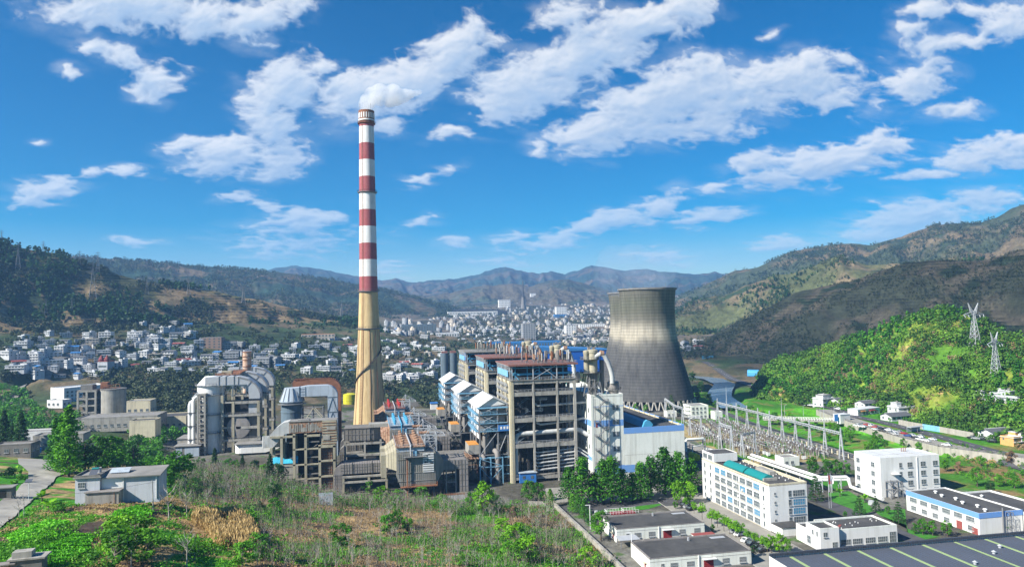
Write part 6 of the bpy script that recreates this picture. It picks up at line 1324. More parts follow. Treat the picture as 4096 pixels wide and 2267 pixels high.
for x, y, k, rz, s, lab in [(140,462,2,.5,1.1,'grey flat-roofed house at the foot of the wooded hill, before dark-tiled ones'),(212,466,5,.4,1.0,'white cottage with dark gable roof behind the orange-leaved bushes'),(275,512,0,.4,1.1,'white two-storey house with a rooftop stair box by the road'),(375,515,5,.35,1.5,'long low dark-roofed house beside the road'),(510,548,6,.3,1.0,'white two-storey gabled house above the shopfronts'),(620,548,5,.2,.9,'small white gabled house right of the shopfronts'),(700,580,4,.2,1.1,'long grey flat-roofed house with a glazed front by the road'),(800,580,8,.2,.62,'narrow three-storey house at the end of the roadside row'),(660,606,5,.2,1.2,'low dark-roofed house on the road edge below the long grey one'),(1245,714,5,.2,1.4,'white barn-like house with a wide grey gable by the road'),(1345,745,14,.3,.8,'orange and yellow two-storey house at the right edge'),(1390,740,0,.3,.8,'white house beside the orange one at the right edge'),(1290,500,2,.3,1.0,'pale flat-roofed house among trees on the right slope'),(1365,520,12,.3,1.6,'low pale house at the right edge of the slope'),(1195,490,12,.3,1.0,'tiny pale hut left of the slope house')]:
    p = PRz(x, y, TZ+.5); zz = max(g1(p[0], p[1]), 0)
    if y < 530 and x > 1100: HOLD.append((x, y, k, rz, s, lab)); continue
    house(k, p[0], p[1], rz-.1, lab, 'houses along the road by the green hill', s, zz)
t = thing('shopfront_row', 'low white shopfront row with red and orange awnings beside the road', 'shops', tuple(PRz(470, 575, TZ+.5)), .3)
B().box(0, 24, 0, 8, -3, 3.6).out('wall', 'whiteb', t); B().box(-.3, 24.3, -.3, 8.3, 3.6, 3.9).out('roof', 'roofp', t); B().box(3, 8, -1.4, 0, 2.4, 2.7).out('awning', 'orange', t); B().box(12, 18, -1.4, 0, 2.2, 2.6).out('awning', 'redgear', t)
for x in (1, 5, 9, 14, 19): win(t, 'f', x, x+3, .3, 2.3, 3, 1)
t = thing('white_hut', 'plain white hut at the bridge head', 'hut', tuple(PRz(372, 607, TZ)), .2); B().box(0, 9, 0, 6, -2, 4).out('wall', 'whiteb', t); B().box(-.2, 9.2, -.2, 6.2, 4, 4.2).out('roof', 'roofp', t)
t = thing('blue_sign', 'small blue board beside the white hut at the bridge', 'sign', tuple(PRz(350, 612, TZ-.5))); B().box(-1.4, 1.4, -.1, .1, .5, 5).out('board', 'blue', t); B().bar((-1.2, .2, 0), (-1.2, .2, 3), .15).bar((1.2, .2, 0), (1.2, .2, 3), .15).out('leg', 'steel', t)
t = thing('mural_wall', 'long roadside wall with a turquoise painted stretch', 'wall', (0, 0, 0)); A = [PRz(700, 615, TZ+1.5), PRz(835, 640, TZ+1.5), PRz(930, 655, TZ+1.5), PRz(1120, 690, TZ+1.5)]
for (p, q), m_ in zip(zip(A[:-1], A[1:]), ('stonew', 'bluel', 'stonew')): B().bar(p, q, .5, 3.6).out('wall', m_, t)
t = thing('bus_shelter', 'grey roadside shelter with a flat roof', 'shelter', tuple(PRz(770, 672, TZ+.5)), .2); B().box(0, 11, 0, 3, 2.8, 3.1).out('roof', 'galv', t); B().box(0, 11, 2.8, 3, 0, 2.8).out('back_panel', 'bluegrey', t)
for x in (.2, 5.5, 10.8): B().bar((x, .2, 0), (x, .2, 2.8), .15).out('post', 'steel', t)
t = thing('quonset_shed', 'bright blue arched shed at the edge of the wooded hill', 'shed', tuple(P(1908, 946, 1)), .9); B().prism([(0, 0), (10, 0)]+[(5+5*math.cos(k*math.pi/10), 4+3.5*math.sin(k*math.pi/10)) for k in range(11)], 0, 13, axis='y').out('shell', mat('quon', (.06, .30, .62), (.08, .34, .62), .1, rough=.5), t)
t = thing('billboard', 'blue billboard on a single post beside the river road', 'billboard', tuple(P(1781, 922, 2))); B().bar((0, 0, 0), (0, 0, 11), .6).out('post', 'steel', t); B().box(-8.5, 8.5, -.4, .4, 10, 15.5).out('panel', 'glassb', t)
# pylons on the green hill and across the valley
def pylon_mesh(parent, h, m, arms):
    bm = B(); w0, w1 = h*.17, h*.035; zs = np.linspace(0, h*.80, 9); ww = lambda z: w0+(w1-w0)*min(z/(h*.72), 1)
    for z0, z1 in zip(zs[:-1], zs[1:]):
        a, b = ww(z0)/2, ww(z1)/2; c0 = [(-a, -a, z0), (a, -a, z0), (a, a, z0), (-a, a, z0)]; c1 = [(-b, -b, z1), (b, -b, z1), (b, b, z1), (-b, b, z1)]
        for k in range(4): bm.bar(c0[k], c1[k], h*.0075); bm.bar(c0[k], c1[(k+1) % 4], h*.005); bm.bar(c0[(k+1) % 4], c1[k], h*.005); bm.bar(c1[k], c1[(k+1) % 4], h*.005)
    bm.out('tower', m, parent)
    bm = B()
    if arms == 'cat':      # horizontal arm with two raised horns
        z = h*.72
        for s in (-1, 1):
            for y in (-.5, .5): bm.bar((0, y, z+h*.07), (s*h*.30, 0, z), h*.010); bm.bar((0, y, z-h*.01), (s*h*.30, 0, z), h*.008); bm.bar((s*.6, y, z+h*.05), (s*h*.15, 0, h*.97), h*.010); bm.bar((s*h*.06, y, z+h*.02), (s*h*.15, 0, h*.97), h*.010)
            for f in (.3, .6, .85): bm.bar((s*h*.3*f, 0, z+h*.07*(1-f)), (s*h*.3*(f-.15), 0, z-h*.008), h*.006)
            bm.tube([(s*h*.29, 0, z), (s*h*.27, -1, z-h*.06)], h*.007, 5); bm.tube([(s*h*.17, 0, z), (s*h*.16, -1, z-h*.06)], h*.007, 5)
    else:
        for z, l in ((h*.72, .16), (h*.82, .13), (h*.92, .10)):
            for s in (-1, 1): bm.bar((0, 0, z+h*.03), (s*h*l, 0, z), h*.008); bm.bar((0, 0, z-h*.01), (s*h*l, 0, z), h*.008)
        bm.bar((0, 0, h*.78), (0, 0, h), h*.014)
    bm.out('cross_arm', m, parent)
def hz(x, y, hill_):                # where a ray meets a hill's mesh, by nearest projected vertex
    az, s, a, b, z = HILLS[hill_][:5]; v = np.stack([a, b, z-H], -1); w = v@FWD; px = (2048+F*(v@RGT)/w)/1.5901; py = (1133.5-F*(v@UP)/w)/1.5901
    e = (px-x)**2+(py-y)**2; e[:, s > 1.0] = 1e9; k = np.unravel_index(np.argmin(e), e.shape); return np.array([a[k], b[k], z[k]])
for x, y, k, rz, s, lab in HOLD: p = hz((3096+x/1.402)/1.5901, (1250+y/1.402)/1.5901, 'green_hill'); house(k, p[0], p[1], rz, lab, 'houses along the road by the green hill', s*.9, p[2]+.3)
for i, (x, y, h, lab) in enumerate([(2453, 872, 33, 'lattice pylon with raised horns near the top of the green hill'), (2505, 945, 31, 'lattice pylon with raised horns lower on the green hill')]):
    p = hz(x, y, 'green_hill'); t = thing('pylon', lab, 'pylon', tuple(p-[0, 0, 1]), .15+.2*i, 'pylons'); pylon_mesh(t, h, 'galv', 'cat')
for i, (x, y, hl, h) in enumerate([(46, 683, 'left_hill', 40), (233, 752, 'left_hill', 55), (246, 684, 'left_hill', 32), (613, 766, 'left_hill', 38), (862, 794, 'left_hill', 34), (109, 640, 'left_hill', 22), (200, 672, 'left_hill', 26), (370, 740, 'left_hill', 30), (116, 790, 'left_hill', 22), (180, 790, 'left_hill', 24), (475, 742, 'left_hill', 30), (3, 610, 'left_hill', 20)]):
    p = hz(x, y, hl); t = thing('pylon', ['slim pylon on the skyline end of the left hill', 'tallest pylon on the left hillside', 'pylon among pines on the left hill', 'forked pylon on the bare brow of the left hill', 'small pylon at the right end of the left hill', 'tiny pylon on the left skyline', 'faint pylon below the left skyline', 'faint pylon at mid height of the left hill', 'small pylon low on the left hill', 'small pylon right of another low on the left hill', 'faint pylon on the terraces of the left hill', 'pylon at the left edge of the skyline'][i], 'pylon', tuple(p-[0, 0, 1]), .3, 'pylons'); pylon_mesh(t, h, 'steel', 'cat' if i == 3 else 'std')
# ---------------------------------------------------------------- behind the plant
t = thing('blue_hall', 'huge plain blue hall behind the boiler houses', 'industrial hall', (112, 905, 0)); B().box(-4, 190, 0, 60, 0, 33).out('wall', 'bluewall', t); B().prism([(-5, 33), (93, 39), (191, 33), (191, 32.6), (-5, 32.6)], -1, 61).out('roof', 'hblue', t)
for i, x in enumerate((66.5, 75.5)):
    t = thing('grey_silo', ['grey cylindrical silo with a dusty red top left of the boilers, left of two', 'grey cylindrical silo beside the boilers, right of two'][i], 'silo', (x, 762, 0), group='grey silos'); B().lathe(0, 0, [(4.3, 16), (4.3, 42)], 24).out('drum', 'bluegrd', t, smooth=True); B().lathe(0, 0, [(4.6, 0), (4.6, 16), (4.3, 16)], 24).out('base', 'conc', t); B().box(-3, 3, -3, 3, 42, 44).out('top_house', 'redroof', t)
t = thing('guard_house', 'small white house with a blue roof beyond the bunker towers', 'hut', (42, 628, 0)); B().box(0, 6, 0, 5, 0, 5).out('wall', 'whiteb', t); B().box(-.4, 6.4, -.4, 5.4, 5, 5.9).out('roof', 'blue', t)
t = thing('compound_wall', 'long grey wall behind the plant, crossing left of the bunker towers', 'wall', (0, 655, 0)); B().box(0, 70, 0, .5, 0, 4).out('wall', 'conc_d', t)
# left of the scrubber: cement silo, white blocks, long white building
def blk(name, lab, x, y, z, w, d, h, wall, roof, wins=1, rz=0, cat='building'):
    p = G(x, y); t = thing(name, lab, cat, tuple(p-[0, 0, .3]), rz); B().box(0, w, 0, d, -2, h, sides='lrfb').out('wall', wall, t); B().box(.2, w-.2, .2, d-.2, h-.1, h-.05).out('roof', roof, t); parapet(B(), w, d, h-.12, h+.5, .3).out('parapet', wall, t)
    for f in range(int(wins)):
        for k in range(int(w/4)): win(t, 'f', 1+k*4, 2.8+k*4, 1.2+f*3.3, 2.9+f*3.3, 2, 1)
        for k in range(int(d/4.5)): win(t, 'r', 1.2+k*4.4, 3+k*4.4, 1.2+f*3.3, 2.9+f*3.3, 2, 1, off=w)
    return t
p = G(285, 1046); t = thing('cement_silo', 'stained round concrete silo beside an open frame on the left', 'silo', tuple(p)); B().lathe(0, 0, [(8.6, -4), (8.6, 20)], 32).out('drum', 'conc', t, smooth=True); B().lathe(0, 0, [(8.9, 20), (8.9, 20.6), (.2, 21)], 32).out('roof', 'conc_d', t)
bm = frame(B(), [-7, -2, 3], [-4, 4], [20.8, 23.5], .3, 0, 1); bm.rail((-8, -3, 20.9), (7, -6, 20.9), 1.2, 0, 1.5, .15); bm.box(-8, -3, -3, 3, 21, 25.5); bm.out('top_gear', 'rust', t)
bm = frame(B(), [-22, -16, -10], [-6, 6], [-4, 4, 9, 14, 19.6], 1.3); bm.out('side_frame', 'conc', t); B().box(-22.6, -9, -6.5, 6.5, 19.6, 20.6).out('side_roof', 'conc_d', t); B().box(-20, -10.5, -3, 5, -4, 19).box(-21, -13, -4, 4, 20.6, 24).out('side_core', 'conc_d', t)
blk('white_block', 'cream two-step block right of the cement silo', 318, 1062, 10, 16, 14, 15, 'cream', 'roofg', 3); blk('yard_block', 'low cream flat-roofed block right of the cement silo', 352, 1078, 8, 30, 22, 7.5, 'cream', 'roofd', 1); blk('front_block', 'tall cream block before the cement silo', 325, 1112, 8, 15, 12, 13, 'cream', 'roofd', 1)
blk('flat_hall', 'wide pale hall with flat roof before the cement silo', 190, 1080, 10, 50, 22, 7, 'conc', 'roofg', 1)
blk('long_white_building', 'long white four-storey building by the railway, blank at its near end', 127, 1008, 8, 20, 38, 11, 'whiteb', 'roofp', 0, rad(-40)); blk('white_annex', 'small white house before the long white building', 118, 1022, 9, 14, 9, 5, 'whiteb', 'roofg', 1, rad(-20))
for z in (1.5, 5, 8.5):
    for k in range(10): win(bpy.data.objects['long_white_building'], 'r', 2+k*3.6, 3.6+k*3.6, z*.85, z*.85+1.4, 2, 1, off=20)
blk('workers_house', 'pale flat-roofed workers house at the top of the lane', 82, 1128, 17, 24, 10, 6.5, 'conc', 'roofg', 1); blk('lane_house', 'low white house beside the tall dark trees on the left', 40, 1112, 18, 26, 12, 5, 'whiteb', 'roofg', 1); blk('edge_house', 'dark flat-roofed house at the left edge above the lane', -20, 1145, 22, 16, 9, 4.5, 'conc_d', 'roofg', 1)
t = thing('blue_barrel', 'blue barrel by the wall at the top of the lane', 'barrel', tuple(P(101, 1133, 18))); B().lathe(0, 0, [(.6, -1), (.6, 1.4)], 12).out('drum', 'blue', t)
ribbon('railway', [tuple(P(-60, 1030, 12)[:2]), tuple(P(30, 1018, 12)[:2]), tuple(P(130, 985, 12)[:2]), tuple(P(250, 962, 16)[:2]), tuple(P(340, 945, 20)[:2])], 9, 'conc_d', off=.5)
# ---------------------------------------------------------------- foreground house on the slope
z0 = g1(*P(290, 1268, 30)[:2]); p = P(291, 1268, z0); A0 = P(472/1.5901*0+ (878/2.93)/1.5901, (1780+690/2.93)/1.5901, z0)
t = thing('slope_house', 'old grey-white two-part house with a flat roof and solar heater on the green slope', 'house', tuple(A0)); sc = np.linalg.norm(P((1830/2.93)/1.5901, (1780+650/2.93)/1.5901, z0)-A0)/22.0
t.scale = (sc, sc, sc)
B().box(0, 6.4, 0, 9, -2, 7.1).out('wall', 'plaster', t); B().box(6.4, 21.8, 1.2, 8.4, -1, 7.0).out('wall', 'plaster', t)
B().box(-.4, 6.9, -.5, 9.4, 7.1, 7.4).out('roof', 'roofg', t); bm = B(); parapet(bm, 6.8, 9.4, 7.4, 7.9, .25); bm.v = [(x-.2, y-.3, z) for x, y, z in bm.v]; bm.out('parapet', 'conc_d', t)
B().poly([(5.9, .4, 6.9), (22.4, .4, 6.9), (22.4, 9, 8.0), (5.9, 9, 8.0)]).poly([(5.9, .4, 6.6), (22.4, .4, 6.6), (22.4, .4, 6.9), (5.9, .4, 6.9)]).poly([(22.4, .4, 6.6), (22.4, 9, 7.7), (22.4, 9, 8), (22.4, .4, 6.9)]).out('slab_roof', 'roofg', t)
B().box(3.4, 12, -2.0, 1.2, -2, 3.3).out('lean_to', 'conc', t); B().box(3.1, 12.3, -2.4, 1.2, 3.3, 3.5).out('lean_to_roof', 'conc_p', t)
B().box(6.5, 12, 1.1, 1.2, 3.6, 6.5).out('painted_wall', 'white', t)
win(t, 'f', .8, 2.6, 4.4, 5.9, 3, 2)
for x in (12.1, 20.9): B().box(x, x+.25, .95, 1.2, 0, 6.8).out('drainpipe', 'white', t)
B().bar((10.9, -2.15, -1), (10.9, -2.15, 3), .12).out('rust_streak_pipe', 'rust', t); B().poly([(7.8, 3.2, 7.6), (13, 3.2, 7.6), (13.2, 5.2, 8.6), (8.0, 5.2, 8.6)]).poly([(7.8, 3.2, 7.45), (8, 5.2, 8.45), (13.2, 5.2, 8.45), (13, 3.2, 7.45)]).out('metal_sheet', 'bluegrey', t)
q = B().tube([(3.2, 3.4, 9.0), (5.0, 3.4, 9.0)], .35, 10).out('solar_heater', 'teal', t); B().poly([(3.0, 1.2, 7.6), (5.1, 1.2, 7.6), (5.1, 3.2, 8.8), (3.0, 3.2, 8.8)]).out('collector', 'roofblue', q); B().lathe(4.2, 6, [(.55, 7.4), (.55, 8.8)], 10).out('water_tank', 'galv', t)
p = G(386, 1287); t = thing('utility_pole', 'leaning concrete utility pole in front of the slope house', 'utility pole', tuple(p-[0, 0, .5])); B().tube([(0, 0, 0), (-.35, 0, 9.3)], [.17, .11], 8).out('pole', 'conc', t); B().bar((-.9, 0, 8.6), (.2, 0, 8.6), .1).out('cross_arm', 'steel', t)
bm = B()
for x, y, zz in ((150, 1218, 6), ): bm.tube([(-.35, 0, 8.6), (-12, .5, 7.2), (-26, 1.5, 6.2), (-50, 3, 5.6)], .03, 4)
bm.out('cable', 'darkst', t)
p = G(72, 1262); t = thing('solar_street_lamp', 'white street lamp with a tilted solar panel beside the lane', 'street lamp', tuple(p)); B().tube([(0, 0, -.5), (0, 0, 6)], .09, 8).out('pole', 'white', t); B().poly([(-.9, -.5, 5.9), (.9, -.5, 5.9), (.9, .6, 6.5), (-.9, .6, 6.5)]).box(-.06, .06, -.06, .06, 5.8, 6.2).out('solar_panel', 'roofblue', t)
def strip(name, px, w, m, off=.12): return ribbon(name, [tuple(G(x, y)[:2]) for x, y in px], w, m, off=off, n=14, step=1.0)
LANE = [(-60, 1330), (0, 1290), (40, 1262), (75, 1235), (105, 1205), (118, 1185), (105, 1168), (85, 1155)]
strip('lane', [(-60, 1330), (0, 1290), (40, 1262), (75, 1235), (105, 1205), (118, 1185), (105, 1168), (85, 1155)], [9, 8, 7, 7, 8, 12, 16, 12], 'roadc', .30)
t = thing('roadside_hut', 'grey block hut with a slab roof at the left edge of the lane', 'hut', tuple(G(-12, 1254)), .1); B().box(0, 4, 0, 3.5, -1, 2.8).out('wall', 'conc_d', t); B().box(-.3, 4.5, -.4, 3.9, 2.8, 3.05).out('roof', 'roofg', t); B().box(.8, 2.6, -.06, 0, .2, 2.2).out('opening', 'black', t)
t = thing('brick_ruin', 'stack of grey blocks and slabs at the bottom left corner', 'ruin', tuple(G(24, 1432)), .1); B().box(0, 5.2, 0, 3, -1, 1.5).out('wall', 'conc_d', t); B().box(-.4, 5.8, -.3, 3.3, 1.5, 1.8).out('slab', 'conc', t); B().box(.2, 3.4, .3, 2.4, 1.8, 2.9).out('upper_block', 'conc', t); B().box(-2, 1, -.6, 1.2, 1.0, 1.2).out('loose_slab', 'conc_p', t)
p = G(820, 1270); t = thing('white_board', 'pale blue metal panel leaning at the edge of the saplings', 'panel', tuple(p)); B().box(-2.6, 2.6, 0, .2, 0, 4.6).out('panel', 'bluegrey', t); B().bar((-2, .3, 0), (-2, .3, 4), .2).bar((2, .3, 0), (2, .3, 4), .2).out('leg', 'steel', t)
t = thing('corrugated_fence', 'rusty-topped corrugated fence among bushes below the precipitator', 'fence', (24, 312, 0)); bm = B()
for k in range(16): bm.box(k*.7, k*.7+.5, -.1+.1*(k % 2), .05+.1*(k % 2), 0, 3.2); bm.box(k*.7, k*.7+.5, -.12, .2, 3.2, 3.9, 1)
bm.out('panel', ['galv', 'rust'], t)
for x, y, h, lab in ((1485, 1330, 9, 'white lamp post beside the stone wall'), (1590, 1400, 8, 'blue and white post beside the nearer storehouse')):
    p = P(x, y, 0); t = thing('lamp_post', lab, 'lamp post', tuple(p)); B().tube([(0, 0, 0), (0, 0, h)], .13, 8).out('pole', 'white', t); B().box(-1.8, .2, -.1, .1, h-.2, h).out('arm', 'white', t)
# flags
for i, (x, m_, lab) in enumerate(((310, 'redgear', 'red flag on a slim pole beside the pipe rack'), (322, 'whiteb', 'pale flag on a slim pole beside the red one'))):
    p = PRz(x, 1095, 0); t = thing('flag_pole', lab, 'flag', tuple(p)); B().tube([(0, 0, 0), (0, 0, 14)], .08, 6).out('pole', 'galv', t); B().poly([(0, 0, 13.5), (0, .02, 11.2), (.5, .3, 9.4), (1.3, -.2, 9.8), (1.5, 0, 12.4)]).out('flag', m_, t)

# road markings, kerbs and stored goods
t = tag(B().poly([(ROAD[3][0], ROAD[3][1], 0)]*3).out('road_marking', 'whiteb'), kind='structure'); bpy.data.objects.remove(t)
rd = np.array([p[:2] for p in ROAD]); sg = np.hypot(*np.diff(rd, axis=0).T); cu = np.r_[0, np.cumsum(sg)]; bm = B()
for s_ in np.arange(10, cu[-1]-10, 9):
    q = [np.array([np.interp(v, cu, rd[:, 0]), np.interp(v, cu, rd[:, 1])]) for v in (s_, s_+4)]; d = (q[1]-q[0])/np.linalg.norm(q[1]-q[0]); nn = np.array([-d[1], d[0]])*.12
    bm.poly([(q[0][0]-nn[0], q[0][1]-nn[1], g1(*q[0])+.36), (q[1][0]-nn[0], q[1][1]-nn[1], g1(*q[1])+.36), (q[1][0]+nn[0], q[1][1]+nn[1], g1(*q[1])+.36), (q[0][0]+nn[0], q[0][1]+nn[1], g1(*q[0])+.36)])
tag(bm.out('road_marking', 'whiteb'), kind='structure')
for x0, x1, y0, y1 in ((114.6, 115, 196, 294), (138-1.6, 138-1.2, 225, 240), (248.1, 248.5, 330, 470), (255, 255.4, 345, 470)): tag(B().box(x0, x1, y0, y1, 0, .16).out('kerb', 'conc'), kind='structure')
for i, (a, b, w, d, h, m_, lab) in enumerate([(84, 236.5, 2.6, 1.8, 1.7, 'orange', 'tan wooden crate beside the open lean-to'), (88, 238, 1.6, 1.6, 1.2, 'cream', 'small cream crate beside the open lean-to'), (172, 300, 6, 2.4, 2.6, 'blue', 'blue shipping container behind the office block'), (180, 322, 5, 2.3, 1.2, 'rust', 'heap of rusty pipes by the inner road'), (196, 262, 3, 2, 1.4, 'galv', 'grey metal skip below the laboratory')]):
    t = thing('crate' if i < 2 else ('container' if i == 2 else ('pipe_heap' if i == 3 else 'skip')), lab, 'crate' if i < 2 else ('container' if i == 2 else ('pipes' if i == 3 else 'skip')), (a, b, 0), .2*i)
    if i == 3:
        for k in range(6): B().tube([(0, k % 3*.6, .3+.5*(k//3)), (w, k % 3*.6+.1, .3+.5*(k//3))], .28, 8).out('pipe', m_, t)
    else: B().box(0, w, 0, d, .12, h).out('body', m_, t); B().box(-.05, w+.05, -.05, d+.05, h, h+.12).out('lid', m_, t)
# ---------------------------------------------------------------- villages and town
def Gv(px, py, n=900, far=4200):     # many rays at once
    px = np.asarray(px, float); py = np.asarray(py, float); d = FWD+((px*1.5901-2048)/F)[:, None]*RGT-((py*1.5901-1133.5)/F)[:, None]*UP
    hl = np.hypot(d[:, 0], d[:, 1]); t = np.geomspace(110, far, n); out = np.zeros((len(px), 3)); ok = np.zeros(len(px), bool)
    for i in range(len(px)):
        u = d[i]/hl[i]; z = gh(u[0]*t, u[1]*t); k = np.argmax(H+u[2]*t < z)
        if k == 0: continue
        z0 = H+u[2]*t[k-1]-z[k-1]; z1 = z[k]-(H+u[2]*t[k]); f = z0/(z0+z1+1e-9); tt = t[k-1]+(t[k]-t[k-1])*f; out[i] = (u[0]*tt, u[1]*tt, H+u[2]*tt); ok[i] = True
    return out, ok
def scatter_px(poly, n, seed, mind, excl=()):
    r = random.Random(seed); xs = [p[0] for p in poly]; ys = [p[1] for p in poly]; out = []; tries = 0
    while len(out) < n and tries < n*60:
        tries += 1; x = r.uniform(min(xs), max(xs)); y = r.uniform(min(ys), max(ys))
        if not inpoly(np.array([x]), np.array([y]), poly)[0]: continue
        if any(abs(x-a) < mind and abs(y-b) < mind*.42 for a, b in out): continue
        out.append((x, y))
    return np.array(out)
VILL = [([(-10,905),(40,850),(100,835),(170,845),(300,850),(300,925),(260,948),(160,952),(90,948),(-10,930)], 50, 25, 'in the left village above the railway'),
        ([(290,862),(330,822),(395,808),(480,818),(485,845),(400,862),(330,875)], 22, 19, 'in the hilltop cluster at left'),
        ([(300,880),(420,862),(560,868),(640,880),(760,862),(885,855),(905,890),(898,950),(780,940),(640,930),(560,948),(420,948),(325,930)], 78, 25, 'between the scrubber and the left hill'),
        ([(950,845),(1010,825),(1100,835),(1120,885),(1095,930),(1040,962),(955,975)], 44, 18, 'in the fields right of the chimney'),
        ([(1130,845),(1180,825),(1260,815),(1300,840),(1290,868),(1150,870)], 22, 14, 'on the rise beyond the boilers'),
        ([(1300,835),(1400,820),(1540,820),(1545,868),(1480,874),(1400,862),(1300,866)], 44, 13, 'in the near edge of the town'),
        ([(1705,862),(1790,855),(1790,872),(1712,880)], 6, 20, 'below the dark hill')]
wts = [0, 0, 1, 2, 3, 4, 4, 5, 6, 7, 8, 9, 10, 12, 2, 4, 0]; hr = random.Random(77); taken = []
for poly, n, md, where in VILL:
    pts = scatter_px(poly, n, n, md); P3, ok = Gv(pts[:, 0], pts[:, 1])
    for (x, y, z), k_ in zip(P3, ok):
        if not k_ or rivdist(np.array([x]), np.array([y]))[0] < 24: continue
        k = hr.choice(wts if 'town' not in where else [2, 8, 8, 12, 12, 9, 11, 7]); s = hr.uniform(.68, .98); rz = hr.choice([-.5, -.25, 0, .1, .3, .5, -.8])+hr.uniform(-.1, .1)  # town houses draw on darker wall colours in place of cloud shade
        if d_ := math.hypot(x, y) > 1250: s *= 1.0
        house(k, x, y, rz, DESC[k]+' '+where, 'houses '+where, s, z-.3); taken.append((x, y))
# landmarks of the town and valley
def tower_block(lab, x, y, d, w, dp, h, wall, fl, roof='roofg', rz=0., name='apartment_block'):
    p = PD(x, y, d); z = g1(p[0], p[1]); t = thing(name, lab, 'building', (p[0], p[1], z), rz); B().box(-w/2, w/2, 0, dp, -6, h, sides='lrfb').out('wall', wall, t); B().box(-w/2, w/2, 0, dp, h, h+.5).out('roof', roof, t)
    for f in range(fl):
        bm = B(); z = h*(f+.3)/fl; n = max(3, int(w/4.5))
        for k in range(n): xx = -w/2+(k+.5)*w/n; bm.box(xx-1.1, xx+1.1, -.1, .05, z, z+h/fl*.5)
        for k in range(max(2, int(dp/5))): yy = (k+.5)*dp/max(2, int(dp/5)); bm.box(-w/2-.1, -w/2+.05, yy-1, yy+1, z, z+h/fl*.5)
        bm.out('window_row', 'glass', t)
    return t
tower_block('grey unfinished ten-storey block in the town', 1332, 852, 1330, 24, 20, 34, 'wall2', 10); tower_block('white six-storey block on the town slope', 1437, 836, 1500, 22, 16, 22, 'whiteb', 6)
tower_block('long white school block with blue windows above the town', 1490, 823, 1650, 60, 14, 14, 'whiteb', 4, rz=-.1); tower_block('white slab block over a bright blue roof in the town', 1413, 803, 2050, 30, 20, 32, 'whiteb', 7)
tower_block('bright blue-roofed hall below the white slab block', 1411, 808, 2000, 34, 20, 12, 'hblue', 1, 'hblue', name='blue_roof_hall'); tower_block('small white tower block high in the far town', 1342, 758, 3000, 22, 20, 36, 'whiteb', 6); tower_block('white block left of the far chimney', 1270, 782, 2500, 40, 24, 30, 'whiteb', 4)
tower_block('dark flat-roofed hall on the rise beyond the chimney', 1055, 842, 1300, 62, 40, 16, 'bluegrd', 1, 'bluegrd', name='dark_hall'); tower_block('low pale hall right of the dark flat-roofed hall', 1120, 852, 1260, 50, 20, 8, 'wall4', 1, 'roofp', name='low_hall')
tower_block('long low white shed before the dark coal mound', 1190, 795, 2150, 150, 30, 10, 'whiteb', 1, 'roofp', name='coal_shed'); tower_block('long cream block with an orange roof between the village houses', 800, 872, 1050, 46, 14, 9, 'wall3', 2, 'tileora', name='orange_roof_school'); tower_block('low blue hall behind the boiler house roofs', 1320, 878, 1150, 120, 30, 12, 'hblue', 1, 'hblue', name='blue_roof_depot')
tower_block('brick-red four-storey house in the middle of the village', 533, 884, 930, 22, 14, 13, 'wall5', 4, rz=-.1)
t = thing('turreted_house', 'village house with two bright red pointed roofs', 'house', tuple(G(245, 936)), -.4); B().box(0, 12, 0, 10, -4, 11, sides='lrfb').out('wall', 'wall1', t)
for x in (2.5, 9.5): B().lathe(x, 2.5, [(2.4, 9), (2.4, 13), (3, 13), (.1, 18)], 8).out('turret', ['tilered'], t)
B().box(-.4, 12.4, -.4, 10.4, 11, 11.4).out('roof', 'tilered', t); B().box(1, 11, -.06, 0, 5, 7).out('window', 'glass', t)
p = PD(1317, 797, 2450); t = thing('far_chimney', 'slim dark far-off chimney on a pale conical base in the town', 'chimney', (p[0], p[1], g1(p[0], p[1])-3)); B().lathe(0, 0, [(11, 0), (7, 22), (4.5, 44)], 20).out('base', 'conc_d', t, smooth=True); B().lathe(0, 0, [(2.8, 44), (1.9, 102)], 14).out('shaft', 'darkst', t, smooth=True)
t = thing('viaduct', 'long pale motorway viaduct on thin piers across the far valley', 'viaduct', (0, 0, 0)); a, b = PD(1115, 768, 2700), PD(1290, 758, 2800); B().bar(a, b, 12, 5).out('deck', 'conc', t)
for k in range(24): c = a+(b-a)*k/23; B().bar(c-[0, 0, 45], c, 5).out('pier', 'conc', t)
t = thing('coal_mound', 'wide dark mound of coal beyond the chimney', 'mound', tuple(PD(1180, 800, 2300))); v = B(); v.lathe(0, 0, [(180, -20), (120, 14), (70, 26), (8, 30)], 20); v.v = [(x*1.3, y*.5, z) for x, y, z in v.v]; v.out('heap', 'black', t)
